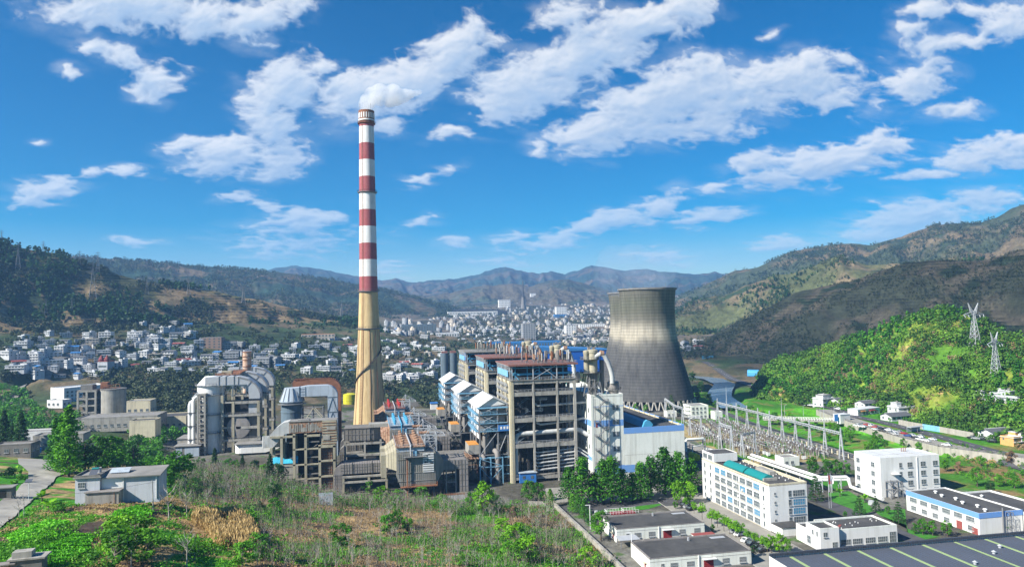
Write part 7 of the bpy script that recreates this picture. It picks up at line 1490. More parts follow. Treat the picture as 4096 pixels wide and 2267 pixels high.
# the rest of the town, too many to count
def town_rest():
    rng = np.random.default_rng(4); V, Q, MI = [], [], []; n0 = 0
    regs = [([(1130,800),(1300,785),(1545,780),(1545,845),(1420,832),(1300,838),(1150,840)], 230), ([(1240,765),(1440,755),(1540,770),(1545,785),(1280,790)], 90), ([(1120,748),(1290,742),(1290,760),(1130,764)], 26), ([(1698,745),(1760,742),(1765,758),(1700,768)], 36), ([(1400,832),(1545,826),(1545,870),(1420,872)], 80), ([(960,815),(1130,800),(1150,840),(960,848)], 50)]
    pts = np.concatenate([scatter_px(p, n, 9+i, 4) for i, (p, n) in enumerate(regs)]); P3, ok = Gv(pts[:, 0], pts[:, 1], 500)
    for (x, y, z) in P3[ok]:
        w, d, h = rng.uniform(6, 11), rng.uniform(6, 9), rng.choice([3.3, 5, 6.3, 7, 9, 12], p=[.2, .25, .25, .15, .1, .05]); a = rng.uniform(-.5, .5); c, s = math.cos(a), math.sin(a)
        def bx(x0, x1, y0, y1, z0, z1, m):
            nonlocal n0
            for px_, py_, pz_ in ((x0, y0, z0), (x1, y0, z0), (x1, y1, z0), (x0, y1, z0), (x0, y0, z1), (x1, y0, z1), (x1, y1, z1), (x0, y1, z1)): V.append((x+px_*c-py_*s, y+px_*s+py_*c, z+pz_))
            for q in ((4, 5, 6, 7), (0, 1, 5, 4), (1, 2, 6, 5), (2, 3, 7, 6), (3, 0, 4, 7)): Q.append([n0+i for i in q])
            MI.extend([int(rng.choice([2, 2, 2, 3, 4])) if m == 0 else m]+[m]*4); n0 += 8
        wm = int(rng.choice([7, 7, 8, 8, 5]));  # darker wall colours stand in for cloud shade over the town
        bx(0, w, 0, d, -5, h, wm)
        for f in range(int(h/3)):
            for k in range(int(w/3.4)): bx(.9+k*3.2, 2.4+k*3.2, -.1, .05, f*3.1+1, f*3.1+2.4, 6)
        if rng.random() < .5: bx(w*.2, w*.6, d*.4, d, h, h+2.6, wm)
    o = link('town_houses', npmesh('town_houses', V, Q, ['wall0', 'wall4', 'roofg', 'tilegrey', 'tilered', 'wall3', 'glass', 'wall2', 'wall6'], MI)); tag(o, 'dense white and grey houses filling the town far up the valley', 'houses', kind='stuff')
town_rest()
# ---------------------------------------------------------------- vegetation
def quads(cen, nrm, size, rng, asp=.8, up=False):
    n = len(cen); r = rng.normal(size=(n, 3))
    if up: nrm = nrm*np.array([1, 1, .25]); nrm /= np.linalg.norm(nrm, axis=1, keepdims=True)+1e-9; r = np.cross(nrm, np.array([0, 0, 1.])+r*.22)
    u = np.cross(nrm, r); u /= np.linalg.norm(u, axis=1, keepdims=True)+1e-9; w = np.cross(nrm, u); s = np.asarray(size).reshape(-1, 1)*np.ones((n, 1))
    u = u*s*.5; w = w*s*.5*asp; v = np.stack([cen-u-w*.3, cen+w*-1.0, cen+u+w*.2, cen+w*1.0], 1).reshape(-1, 3); return v, np.arange(n*4).reshape(n, 4)
def clumps(centers, radii, per, size, rng, flat=.8):
    C_, N_ = [], []
    for c, r in zip(centers, radii):
        d = rng.normal(size=(per, 3)); d /= np.linalg.norm(d, axis=1, keepdims=True); rad_ = r*rng.uniform(.55, 1.05, (per, 1)); C_.append(np.asarray(c)+d*rad_*np.array([1, 1, flat])); nn = d+rng.normal(size=(per, 3))*.7+np.array([0, 0, .35]); N_.append(nn/np.linalg.norm(nn, axis=1, keepdims=True))
    C_ = np.concatenate(C_); N_ = np.concatenate(N_); v, q = quads(C_, N_, size*rng.uniform(.6, 1.35, len(C_)), rng)
    t = np.repeat(np.repeat(rng.uniform(.2, .8, len(centers)), per)+rng.uniform(-.25, .25, len(C_)), 4); return v, q, t
def trunk_mesh(h, r, limbs, rng, m='bark'):
    bm = B(); bm.tube([(0, 0, -.6), (.03*h*rng.uniform(-1, 1), .03*h*rng.uniform(-1, 1), h*.5), (0, 0, h)], [r, r*.75, r*.3], 7)
    for c in limbs:
        z = max(.25*h, c[2]*.62); bm.tube([(0, 0, z), (c[0]*.5, c[1]*.5, (z+c[2])*.5+.1), tuple(c)], [r*.4, r*.26, r*.08], 4, cap=False)
    return bm.mesh('trunk', m, smooth=True)
def tree_proto(kind, seed):
    rng = np.random.default_rng(seed); 
    if kind == 'broad':
        h, R = 12, 4.4; n = 22; cs = []; rs = []
        for k in range(n): f = rng.uniform(0, 1); a = rng.uniform(0, 6.28); pr = math.sin(math.pi*(.12+.82*f))**.8*R*.72; q = pr*math.sqrt(rng.uniform(.25, 1)); cs.append((q*math.cos(a), q*math.sin(a), 2.8+f*(h-3.6))); rs.append(rng.uniform(1.1, 1.9)*(1.1-.35*f))
        return h, clumps(cs, rs, 62, .62, rng), trunk_mesh(h*.85, .32, cs[:9], rng), 'leaf'
    if kind == 'camphor':     # tall, conical, tight
        h, R = 16, 4.6; n = 34; cs = []; rs = []
        for k in range(n): f = (k+.5)/n; a = k*2.4+rng.uniform(-.4, .4); q = R*.74*(1-f**1.5)*rng.uniform(.55, 1)+.1; cs.append((q*math.cos(a), q*math.sin(a), 2.6+f*(h-3.4))); rs.append((2.1-.9*f)*rng.uniform(.8, 1.2))
        return h, clumps(cs, rs, 54, .62, rng), trunk_mesh(h*.9, .34, cs[:8], rng), 'leafc'
    if kind == 'conifer':
        h, R = 20, 3.3; n = 46; cs = []; rs = []
        for k in range(n): f = (k+.5)/n; a = k*2.4; q = R*.75*(1-f)**.75*rng.uniform(.5, 1)+.05; cs.append((q*math.cos(a), q*math.sin(a), 1.6+f*(h-2))); rs.append((1.5-1.0*f)*rng.uniform(.75, 1.2))
        return h, clumps(cs, rs, 66, .55, rng, 1.0), trunk_mesh(h*.95, .28, cs[:6], rng), 'leafd'
    if kind == 'cedar':
        h, R = 11, 3.2; cs = []; rs = []
        for L_ in range(8):
            f = L_/8; m_ = 7-int(4*f)
            for k in range(m_): a = k*6.28/m_+L_; q = R*(1-f)*rng.uniform(.6, .95); cs.append((q*math.cos(a), q*math.sin(a), 1.2+f*(h-1.6))); rs.append(.95*(1-.5*f))
        return h, clumps(cs, rs, 34, .42, rng, .45), trunk_mesh(h, .2, cs[:8], rng), 'leafd'
    if kind == 'street':
        h, R = 6.2, 2.0; cs = []; rs = []
        for k in range(10): a = rng.uniform(0, 6.28); q = R*.6*math.sqrt(rng.uniform(0, 1)); cs.append((q*math.cos(a), q*math.sin(a), 2.9+rng.uniform(0, 2.5))); rs.append(rng.uniform(.8, 1.2))
        return h, clumps(cs, rs, 60, .42, rng), trunk_mesh(h*.75, .12, cs[:5], rng), 'leafy'
    if kind == 'shrub':
        h, R = 3.4, 2.0; cs = []; rs = []
        for k in range(11): a = rng.uniform(0, 6.28); q = R*.75*math.sqrt(rng.uniform(0, 1)); cs.append((q*math.cos(a), q*math.sin(a), .7+rng.uniform(0, 1.9)*(1-q/R*.5))); rs.append(rng.uniform(.55, .95))
        return h, clumps(cs, rs, 48, .36, rng), trunk_mesh(h*.6, .08, cs[:6], rng), 'leaf'
    if kind == 'feathery':    # loose, see-through tall bush of the slope
        h, R = 6.5, 2.6; cs = []; rs = []
        for k in range(26): a = rng.uniform(0, 6.28); f = rng.uniform(0, 1); q = R*math.sqrt(rng.uniform(.1, 1))*math.sin(math.pi*(.15+.75*f)); cs.append((q*math.cos(a), q*math.sin(a), 1.0+f*5)); rs.append(rng.uniform(.5, .95))
        return h, clumps(cs, rs, 40, .40, rng), trunk_mesh(h*.8, .10, cs, rng, 'twig'), 'leaf'
    if kind == 'dry':
        h, R = 4.2, 2.2; cs = []; rs = []
        for k in range(22): a = rng.uniform(0, 6.28); f = rng.uniform(0, 1); q = R*math.sqrt(rng.uniform(.1, 1))*(.5+.5*f); cs.append((q*math.cos(a), q*math.sin(a), .8+f*3)); rs.append(rng.uniform(.35, .7))
        return h, clumps(cs, rs, 18, .3, rng), trunk_mesh(h*.6, .09, cs, rng, 'twig'), 'leafr'
    if kind == 'banana':
        V, Q, T = [], [], []; n = 0
        for k in range(11):
            a = rng.uniform(0, 6.28); e = rng.uniform(.5, 1.3); L_ = rng.uniform(1.6, 2.6); pr = None
            for j in range(6):
                f = j/5; x = L_*f*math.cos(e)*1.0; z = 1.0+L_*f*math.sin(e)-.9*f*f*L_*.4; w = .34*math.sin(math.pi*(.08+.88*f)); c = np.array([x*math.cos(a), x*math.sin(a), z]); s = np.array([-math.sin(a), math.cos(a), 0])*w; V += [c-s, c+s]
                if j: Q.append([n-2, n-1, n+1, n])
                n += 2; T += [.6+.3*rng.uniform(), .7]
        return 3, (np.array(V), np.array(Q), np.array(T)), trunk_mesh(1.2, .14, [], rng), 'leafy'
def mk(kind, seed, mat_=None):
    h, (v, q, t), tm, lm = tree_proto(kind, seed); lm = mat_ or lm
    return h, npmesh('crown', v, q, lm, tint=np.clip(t, 0, 1)), tm
PT = {}
def plant(kind, var, loc, hgt, label, cat, name, group, mat_=None, wide=1.0):
    key = (kind, var % 3, mat_)
    if key not in PT: PT[key] = mk(kind, 100+hash_(kind)*7+var % 3, mat_)
    h, cm, tm = PT[key]; t = thing(name, label, cat, loc, R_.uniform(0, 6.28), group); s = hgt/h; t.scale = (s*wide, s*wide, s)
    link('crown', cm, t); link('trunk', tm, t); return t
def hash_(s): return sum(ord(c)*(i+1) for i, c in enumerate(s)) % 97
def onG(x, y): return G(x, y)
# the trees before the turbine hall and office (photo zoom coordinates: x, base y, height)
big = [(70,600,14,'left of the white tower, at the row end'),(205,612,18,'left of the white tower, tallest of that side'),(330,600,12,'at the foot of the fire stair'),(425,600,17,'before the fire stair'),(520,606,18,'before the left end of the hall'),(625,592,13,'between two taller ones before the hall windows'),(725,575,11,'lowest before the hall windows'),(812,575,15,'before the middle of the hall'),(915,530,16,'left of the tallest one before the hall'),(1060,510,19,'tallest before the hall'),(1130,505,13,'just right of the tallest'),(1205,505,17,'before the right end of the hall'),(1330,490,14,'at the corner of hall and office')]
for i, (x, y, h, lab) in enumerate(big):
    p = PF(x, y, 0); plant('camphor', i, (p[0], p[1], 0), h*1.12, 'dense dark green tree '+lab, 'tree', 'evergreen_tree', 'evergreen trees before the turbine hall', None, 1.3)
for i, (x, y, h, m_, lab) in enumerate([(1190,610,11,'leafy','bright green tree by the office corner, left one'),(1310,600,9.5,'leafy','bright green tree by the office corner, right one'),(165,720,8.5,'leafc','green cone-shaped tree along the stone wall, farthest'),(225,790,8.5,'leafc','green tree along the stone wall, second'),(285,850,7,'leafc','small green tree along the stone wall'),(395,985,11,'leaf','broad green tree at the left end of the farther storehouse'),(2150,1105,6.5,'leafy','round green tree before the canteen, left'),(2235,1110,7,'leafy','round green tree before the canteen, middle'),(2315,1115,5.5,'leafy','round green tree before the canteen, right'),(1165,655,3.5,'leaf','small round bush at the lawn edge'),(1545,890,3.0,'leaf','bush beside the red-roofed shed'),(1970,1150,4.2,'leafd','dark bush at the corner of the nearer storehouse')]):
    p = PF(x, y, 0); plant('camphor' if 160 < x < 300 else 'broad', i, (p[0], p[1], 0), h, lab, 'tree', 'leafy_tree', None, m_)
for i, (x, y) in enumerate([(1440,765),(1540,815),(1597,845),(1665,885),(1720,915),(1785,948),(1832,975),(1355,700),(1270,655),(1905,1000),(1985,1035),(2065,1075),(2110,1100)]):
    p = PF(x, y, 0); plant('street', i, (p[0], p[1], 0), 6.4 if i < 7 else 5.0, 'slim bright green street tree planted along the office pavement', 'tree', 'street_tree', 'street trees along the office pavement')
for i, (k, x, y, h, m_, lab) in enumerate([('broad',220,925,11,'leafc','wide dark round tree behind the pipe bridge'),('broad',290,925,9,'leafc','round tree right of the wide dark one'),('broad',345,925,9,'leafc','round tree left of the laboratory'),('broad',395,925,9,'leafc','round tree touching the laboratory corner'),('cedar',235,1058,12,None,'pointed cedar beside the flag poles'),('cedar',480,1142,9,None,'pointed cedar before the laboratory'),('cedar',700,1180,9,None,'pointed cedar at the corner of the blue-trimmed workshop'),('cedar',572,1115,7,None,'small cedar below the laboratory stair'),('banana',370,1030,5,None,'palm beside the flag poles'),('banana',510,1065,5,None,'palm before the laboratory'),('broad',835,1245,6,'leafc','bush before the workshop, left'),('broad',890,1250,5.5,'leafc','bush before the workshop, middle'),('broad',972,1255,6,'leaf','round light bush before the workshop'),('broad',790,1240,4,'leafc','low bush at the workshop corner'),('broad',1310,1232,3.5,'leaf','round bush before the workshop end wall'),('broad',400,1150,3,'leafc','clipped bush by the flag road'),('broad',640,1130,3.5,'leafc','bush below the laboratory corner'),('broad',1140,975,9,'leaf','round green tree on the meadow right of the laboratory'),('broad',960,890,7,'leaf','green tree beside the laboratory'),('broad',1260,975,6,'leaf','green tree on the meadow near the right edge'),('broad',1350,985,7,'leaf','green tree on the right meadow by the edge'),('broad',1215,1015,6,'leafd','dark tree on the right meadow'),('broad',1040,900,6,'leafr','reddish bush on the right meadow'),('broad',1330,860,8,'leafr','brownish bush below the retaining wall'),('broad',1160,860,6,'leaf','bush below the retaining wall')]):
    p = PRz(x, y, 0); plant(k, i, (p[0], p[1], g1(p[0], p[1])), h, lab, 'tree' if h > 4 else 'bush', {'cedar': 'cedar_tree', 'banana': 'palm'}.get(k, 'broadleaf_tree'), None, m_)
rs = random.Random(31)
for i in range(64):   # strip between switchyard road and the river
    f = i/64; b = 335+225*f+rs.uniform(-2, 2); a = np.interp(b, [330, 472, 560], [262, 268, 283])+rs.choice([0, 5, 11, 18, 26])+rs.uniform(-2, 2)
    plant('broad', i, (a, b, g1(a, b)), rs.uniform(4.5, 7.5), 'round green tree in the strip between the switchyard road and the river', 'tree', 'bank_tree', 'trees between the switchyard road and the river', rs.choice(['leaf', 'leafy', 'leafc']))
for i, (x, y, h, k, m_, lab) in enumerate([(1742,960,14,'broad','leafd','dark tree right beside the cooling tower'),(1765,985,12,'broad','leafd','dark tree by the river bend'),(1735,1000,12,'broad','leafd','dark tree at the foot of the cooling tower'),(1755,1010,10,'broad','leafd','low dark tree by the lane past the cooling tower'),(1785,1012,9,'broad','leaf','green tree left of the river meadow'),(1800,1030,8,'broad','leaf','green tree at the near edge of the river meadow'),(1690,1035,15,'cedar',None,'tall spruce behind the control house'),(1715,1045,13,'cedar',None,'spruce before the control house'),(1668,1030,14,'cedar',None,'spruce left of the control house'),(2004,988,9,'broad','leafy','yellow-green tree at the edge of the river meadow'),(1600,1035,7,'broad','leaf','green bush before the cooling tower columns, left'),(1625,1038,7,'broad','leaf','green bush before the cooling tower columns, right'),(1700,1075,5,'banana',None,'palm before the control house'),(1728,1078,5,'banana',None,'palm right of the control house')]):
    p = P(x, y, 0); plant(k, i, (p[0], p[1], g1(p[0], p[1])), h, lab, 'tree', {'cedar': 'spruce_tree', 'banana': 'palm'}.get(k, 'broadleaf_tree'), None, m_)
# left side
for i, (x, y, h, k, m_, lab) in enumerate([(10,1130,20,'conifer',None,'tall dark conifer at the left edge'),(52,1145,21,'conifer',None,'tall dark conifer left of the lane'),(30,1138,14,'conifer',None,'shorter dark conifer between two tall ones'),(140,1185,21,'conifer','leafc','green cypress left of the brightest cypress'),(172,1198,27,'conifer','leaf','tallest bright green cypress beside the lane'),(155,1190,23,'conifer','leafc','cypress just left of the tallest'),(215,1185,14,'broad','leafd','dark leafy tree right of the cypresses'),(245,1180,15,'broad','leafc','leafy tree with a bright top behind the slope house'),(280,1178,15,'broad','leaf','spreading tree behind the slope house'),(310,1172,14,'broad','leafc','spreading tree right of it behind the slope house'),(335,1175,11,'broad','leafd','dark tree behind the solar heater roof'),(360,1170,8,'feathery','leafd','loose tree behind the slope house roof'),(410,1242,14,'broad','leafc','leafy tree at the right end of the slope house'),(440,1228,14,'broad','leafc','leafy tree left of the shed doors'),(468,1218,12,'broad','leafc','leafy tree before the shed doors'),(505,1178,7,'broad','leafc','bushy tree under the stair tower'),(540,1180,12,'conifer','leafd','dark young conifer under the stair tower'),(575,1188,8,'broad','leafc','bushy tree before the scrubber frame'),(610,1190,10,'conifer','leafd','dark conifer before the low duct'),(592,1192,8,'broad','leaf','bright bush before the low duct'),(640,1192,8,'broad','leafd','dark bush before the white sloping duct'),(680,1215,13,'conifer','leafd','dark conifer before the concrete posts'),(700,1220,10,'broad','leafd','dark bush before the concrete posts'),(662,1200,7,'feathery','leaf','loose bush before the concrete posts')]):
    p = G(x, y); plant(k, i, tuple(p-[0, 0, .2]), h, lab, 'tree', 'cypress_tree' if k == 'conifer' else 'leafy_tree', None, m_, 1.45 if k == 'conifer' else 1.2)
for i, (x, y, h, k, m_, lab) in enumerate([(105,1262,5,'banana',None,'banana plant beside the lane'),(122,1283,4.5,'banana',None,'banana plant on the yellow bank'),(35,1195,4.5,'banana',None,'banana plant left of the lane'),(52,1198,4,'banana',None,'second banana plant left of the lane'),(20,1200,5,'shrub','leafd','dark scrub left of the lane'),(45,1215,4,'shrub','leaf','green scrub at the lane edge'),(140,1290,4,'shrub','leaf','green shrub before the slope house'),(300,1400,9,'feathery','leafy','big loose yellow-green bush in the middle of the left slope'),(288,1428,8,'feathery','leaf','loose bush just below the biggest one'),(340,1380,8,'feathery','leaf','loose bush right of the biggest one'),(265,1385,3,'shrub','leafy','low bush at the end of the vegetable rows'),(370,1410,7,'feathery','leaf','loose dark bush at the bottom'),(300,1360,6,'feathery','leafy','bush below the slope house'),(650,1400,6,'feathery','leafc','green bush beside the maize'),(610,1426,6,'feathery','leaf','green bush at the bottom below the maize'),(690,1262,8,'broad','leafd','small dark round-headed tree standing alone on the bare strip'),(690,1295,6,'feathery','leaf','thin green tree below the dark round-headed one'),(650,1285,4,'shrub','leafd','dark bush left of the lone tree'),(855,1370,6.5,'feathery','leafc','green bush at the edge of the straw slope'),(1000,1330,7,'broad','leafc','dark green bush in the middle of the slope'),(975,1345,7,'feathery','leafc','loose bush left of the dark one on the slope'),(1025,1340,6,'broad','leaf','brighter bush right of the dark one on the slope'),(1215,1290,13,'broad','leafy','large bright green tree before the bunker towers'),(1185,1285,8,'broad','leaf','green tree leaning left of the large bright one'),(1245,1285,7,'feathery','leafd','dark loose tree right of the large bright one'),(1330,1262,10,'broad','leaf','round green tree before the blue cabin'),(1355,1262,9,'broad','leafc','round darker tree right of the blue cabin'),(1385,1275,8,'camphor','leafy','bright green tree at the end of the stone wall'),(1265,1360,8,'feathery','leafy','yellow-green bush low on the slope'),(1300,1385,9,'feathery','leafy','large yellow-green bush low on the slope'),(1330,1410,8,'feathery','leafy','yellow-green bush beside the stone wall'),(1280,1410,6,'feathery','leaf','green bush at the bottom of the slope'),(1480,1420,6,'feathery','leafy','yellow-green bush at the foot of the stone wall'),(1290,1300,6,'dry',None,'reddish bare bush before the round green trees'),(1290,1345,6,'dry',None,'reddish dry bush in the middle of the slope'),(1330,1320,5,'dry',None,'pale dry bush by the stone wall end'),(1355,1300,5,'dry',None,'dry brown bush near the wall'),(1160,1420,4,'shrub','leaf','shrub at the bottom of the slope'),(960,1265,7,'feathery','leafy','loose bright tree under the precipitator'),(1000,1262,6,'feathery','leaf','loose tree before the precipitator legs'),(1060,1262,7,'feathery','leaf','loose tree at the corrugated fence'),(930,1240,6,'feathery','leaf','tree climbing the concrete portal'),(1110,1265,5,'shrub','leaf','bush behind the corrugated fence'),(1440,1290,8,'camphor','leaf','bright tree between the stone wall and the evergreens')]):
    p = G(x, y); plant(k, i, tuple(p-[0, 0, .2]), h, lab, 'tree' if h > 5 else 'bush', {'banana': 'banana_plant', 'shrub': 'shrub', 'dry': 'dry_shrub', 'feathery': 'bush'}.get(k, 'leafy_tree'), None, m_, 1.4 if k == 'feathery' else 1.1)
# bare white-stemmed saplings
def sapling_mesh(seed):
    r = random.Random(seed); bm = B(); h = r.uniform(6, 8); lean = r.uniform(-.5, .5); pts = [(0, 0, -.4), (lean*.3, 0, h*.4), (lean, r.uniform(-.3, .3), h)]; bm.tube(pts, [.12, .085, .025], 5, 0, cap=False); tips = []
    for k in range(r.randint(9, 14)):
        z = h*r.uniform(.3, .92); a = r.uniform(0, 6.28); L = (h-z)*r.uniform(.5, .9)+.8; e = r.uniform(.7, 1.2); x0 = lean*z/h; q = (x0+L*math.cos(e)*math.cos(a), L*math.cos(e)*math.sin(a), z+L*math.sin(e)); mid = (x0+(q[0]-x0)*.55, q[1]*.6, z+(q[2]-z)*.42); bm.tube([(x0, 0, z), mid, q], [.05, .034, .012], 3, 0, cap=False); tips.append(q)
        for j in range(2): a2 = a+r.uniform(-1, 1); bm.tube([mid, (mid[0]+.7*math.cos(a2), mid[1]+.7*math.sin(a2), mid[2]+r.uniform(.6, 1.3))], [.03, .012], 3, 0, cap=False)
    return bm.mesh('stem', 'barkw'), tips
SAP = []
for k in range(6):
    me, tips = sapling_mesh(60+k); rng = np.random.default_rng(k); v, q, t = clumps(tips, [.5]*len(tips), 7, .26, rng); SAP.append((me, npmesh('leaves', v, q, ['leaf', 'leafr', 'leafdry', 'leaf', 'leafr', 'leafc'][k], tint=np.clip(t, 0, 1))))
FORE = [(470,1180),(620,1195),(760,1215),(820,1255),(900,1268),(1000,1268),(1120,1268),(1200,1275),(1300,1280),(1385,1275),(1450,1340),(1550,1424),(1500,1440),(860,1440),(640,1440),(660,1360),(640,1290),(560,1285),(470,1270),(430,1240)]
pts = scatter_px(FORE, 285, 8, 8); P3, ok = Gv(pts[:, 0], pts[:, 1]); sr = random.Random(2)
ex = [(700,1300,60,30),(905,1300,50,40)]
zl = lambda x, y: 'in the dense row under the scrubber and ducts' if y < 1262 and x < 860 else ('on the straw slope at the bottom middle' if y > 1340 and x < 1150 else ('on the scrub slope beside the stone wall' if x > 1150 else 'on the open slope below the precipitators'))
for (x, y), p, k_ in zip(pts, P3, ok):
    if not k_ or any(abs(x-a) < w and abs(y-b) < hh and sr.random() < .8 for a, b, w, hh in ex): continue
    k = sr.randrange(6); s = sr.uniform(.5, 1.0)*(.75 if y > 1330 else 1); z = zl(x, y)
    t = thing('sapling', 'thin bare white-stemmed sapling '+z, 'sapling', tuple(p-[0, 0, .1]), sr.uniform(0, 6.28), 'saplings '+z); t.scale = (s, s, s); link('stem', SAP[k][0], t); link('leaves', SAP[k][1], t)
for x, y, s, lab in [(425,1315,1.5,'bare tree with spreading pale branches right of the slope house'),(470,1300,1.1,'bare pale tree at the edge of the dark bank'),(60,1300,.9,'thin leafless tree beside the street lamp'),(48,1298,.8,'leafless tree at the lane edge'),(470,1428,1.2,'pale bare tree at the bottom beside the maize'),(330,1428,1.0,'pale bare tree at the bottom of the left slope')]:
    p = G(x, y); t = thing('bare_tree', lab, 'tree', tuple(p-[0, 0, .1]), 1.0); t.scale = (s*1.2, s*1.2, s*.9); link('stem', SAP[sr.randrange(6)][0], t)
# ground cover: grass, undergrowth, brushwood, maize, vegetable rows
LANEW = np.array([tuple(G(x, y)[:2]) for x, y in LANE])
def cover(name, label, cat, poly, n, seed, hmin, hmax, per, m, spread, size, thr=None, fg=0, flat=.8, rows=None, tintr=(0, 1), asp=.8, up=False):
    rng = np.random.default_rng(seed); xs = [p[0] for p in poly]; ys = [p[1] for p in poly]; W_ = [tuple(G(x, y)[:2]) for x, y in poly]; ax = [p[0] for p in W_]; ay = [p[1] for p in W_]
    a = rng.uniform(min(ax), max(ax), n*4); b = rng.uniform(min(ay), max(ay), n*4); k = inpoly(a, b, W_)
    k &= polydist(a, b, LANEW) > 5.5
    if name != 'vegetable_rows': k &= ~(inpoly(a, b, CROPW) | inpoly(a, b, SOILW))
    if thr is not None: k &= fbm(a/9+seed, b/9, 4, seed) > thr
    if fg: q_ = fgmask(a, b); k &= (q_ < .53) if fg == 1 else (q_ > .50)
    if rows: k &= ((a*rows[0]+b*rows[1])/rows[2] % 1) < .5
    a, b = a[k][:n], b[k][:n]; z = gh(a, b); h = rng.uniform(hmin, hmax, len(a)); N = len(a)
    off = rng.normal(size=(N, per, 3))*np.array([spread, spread, 0]); zz = rng.uniform(.1, 1, (N, per))*h[:, None]; c = np.stack([a[:, None]+off[..., 0]*h[:, None], b[:, None]+off[..., 1]*h[:, None], z[:, None]+zz], -1).reshape(-1, 3)
    nn = rng.normal(size=(len(c), 3))+np.array([0, 0, .6]); nn /= np.linalg.norm(nn, axis=1, keepdims=True); v, q = quads(c, nn, np.repeat(h, per)*size*rng.uniform(.6, 1.3, len(c)), rng, asp, up); t = np.repeat(np.repeat(rng.uniform(*tintr, N), per)*.7+rng.uniform(0, .3, len(c)), 4)
    o = link(name, npmesh(name, v, q, m, tint=np.clip(t, 0, 1))); tag(o, label, cat, kind='stuff'); return o
ALLF = [(-10,1275),(60,1240),(130,1265),(290,1268),(400,1275),(430,1200),(520,1178),(700,1205),(830,1250),(1000,1262),(1200,1270),(1385,1266),(1470,1345),(1565,1430),(1500,1440),(-10,1440)]
cover('grass', 'short green grass over the foreground slope', 'grass', ALLF, 24000, 3, .25, .6, 4, 'grasst', .9, .9, None, 1)
cover('straw', 'dry straw-coloured grass on the foreground slope', 'grass', ALLF, 12000, 5, .25, .6, 4, 'leafdry', .9, .9, None, 2)
cover('undergrowth', 'low leafy green undergrowth of the foreground slope', 'undergrowth', ALLF, 1900, 7, .8, 2.8, 26, 'leaf', .42, .24, .53, 1)
cover('weeds', 'brownish weeds of the foreground slope', 'weeds', ALLF, 1200, 17, .8, 2.0, 16, 'leafr', .42, .22, .52, 2)
SAPROW = [(430,1235),(480,1180),(620,1185),(760,1210),(840,1250),(1000,1262),(1200,1272),(1385,1275),(1350,1300),(1000,1290),(830,1275),(700,1255),(560,1240),(450,1262)]
cover('thicket', 'tangled green and grey thicket at the foot of the ducts', 'thicket', SAPROW, 800, 9, 1.5, 4.2, 26, 'leafc', .36, .17, .40)
def brush(name, label, poly, n, seed, h0, h1):
    rng = np.random.default_rng(seed); W_ = [tuple(G(x, y)[:2]) for x, y in poly]; ax = [p[0] for p in W_]; ay = [p[1] for p in W_]; a = rng.uniform(min(ax), max(ax), n*4); b = rng.uniform(min(ay), max(ay), n*4); k = inpoly(a, b, W_) & (fbm(a/10, b/10, 4, seed) > .46); a, b = a[k][:n], b[k][:n]; z = gh(a, b); N = len(a); h = rng.uniform(h0, h1, N)
    base = np.stack([a, b, z-.1], -1); tip = base+np.stack([rng.normal(size=N)*.22*h, rng.normal(size=N)*.22*h, h], -1); s = rng.normal(size=(N, 3))*np.array([1, 1, 0]); s /= np.linalg.norm(s, axis=1, keepdims=True); s *= .035; v = np.stack([base-s, base+s, tip+s*.4, tip-s*.4], 1).reshape(-1, 3)
    o = link(name, npmesh(name, v, np.arange(N*4).reshape(N, 4), 'twig')); tag(o, label, 'brushwood', kind='stuff')
brush('brushwood', 'thin grey-brown bare brushwood between the saplings', FORE, 14000, 4, 1.5, 4.8)
brush('twig_thicket', 'dense grey bare twigs in the thicket at the foot of the ducts', SAPROW, 9000, 6, 2.5, 6.5)
cover('maize', 'patch of dry golden maize stalks on the left slope', 'maize', [(478,1310),(520,1297),(600,1297),(640,1330),(650,1370),(625,1392),(560,1388),(530,1345)], 1500, 21, 2.0, 3.3, 14, 'corn', .13, .42, .40, asp=.20, up=True)
cover('vegetable_rows', 'rows of bright green vegetables at the bottom left', 'vegetables', [(98,1385),(190,1345),(240,1350),(215,1390),(150,1422),(84,1416)], 3400, 23, .3, .6, 9, 'crop', .4, .8, None, rows=(.5, -.85, 3.2))
cover('vegetable_bed', 'bright green leafy bed below the slope house', 'vegetables', [(290,1290),(350,1275),(390,1285),(350,1310),(280,1320)], 1400, 25, .4, .8, 8, 'crop', .6, .7, .4)
cover('garden_bed', 'green beds between the lane and the slope house', 'vegetables', [(20,1350),(120,1310),(240,1325),(150,1350),(40,1370)], 1700, 27, .4, .8, 8, 'crop', .6, .7, .47)
# ---------------------------------------------------------------- woods on the hills and in the villages
def woods(name, label, pos, h, seed, m, K=12, tint=None, wide=.45, size=.28):
    rng = np.random.default_rng(seed); N = len(pos); d = rng.normal(size=(N, K, 3)); d /= np.linalg.norm(d, axis=2, keepdims=True); d *= rng.uniform(.35, 1, (N, K, 1)); c = pos[:, None, :]+np.array([0, 0, .5])*h[:, None, None]+d*h[:, None, None]*np.array([wide, wide, .5])*(1-.35*np.clip(d[..., 2:3], 0, 1)); c = c.reshape(-1, 3)
    nn = d.reshape(-1, 3)+rng.normal(size=(N*K, 3))*.6+np.array([0, 0, .4]); nn /= np.linalg.norm(nn, axis=1, keepdims=True); v, q = quads(c, nn, np.repeat(h, K)*size*rng.uniform(.7, 1.3, N*K), rng, .9); tt = rng.uniform(0, 1, N) if tint is None else tint
    t = np.repeat(np.repeat(tt, K)*.75+rng.uniform(0, .25, N*K), 4); o = link(name, npmesh(name, v, q, m, tint=np.clip(t, 0, 1))); tag(o, label, 'woods', kind='stuff')
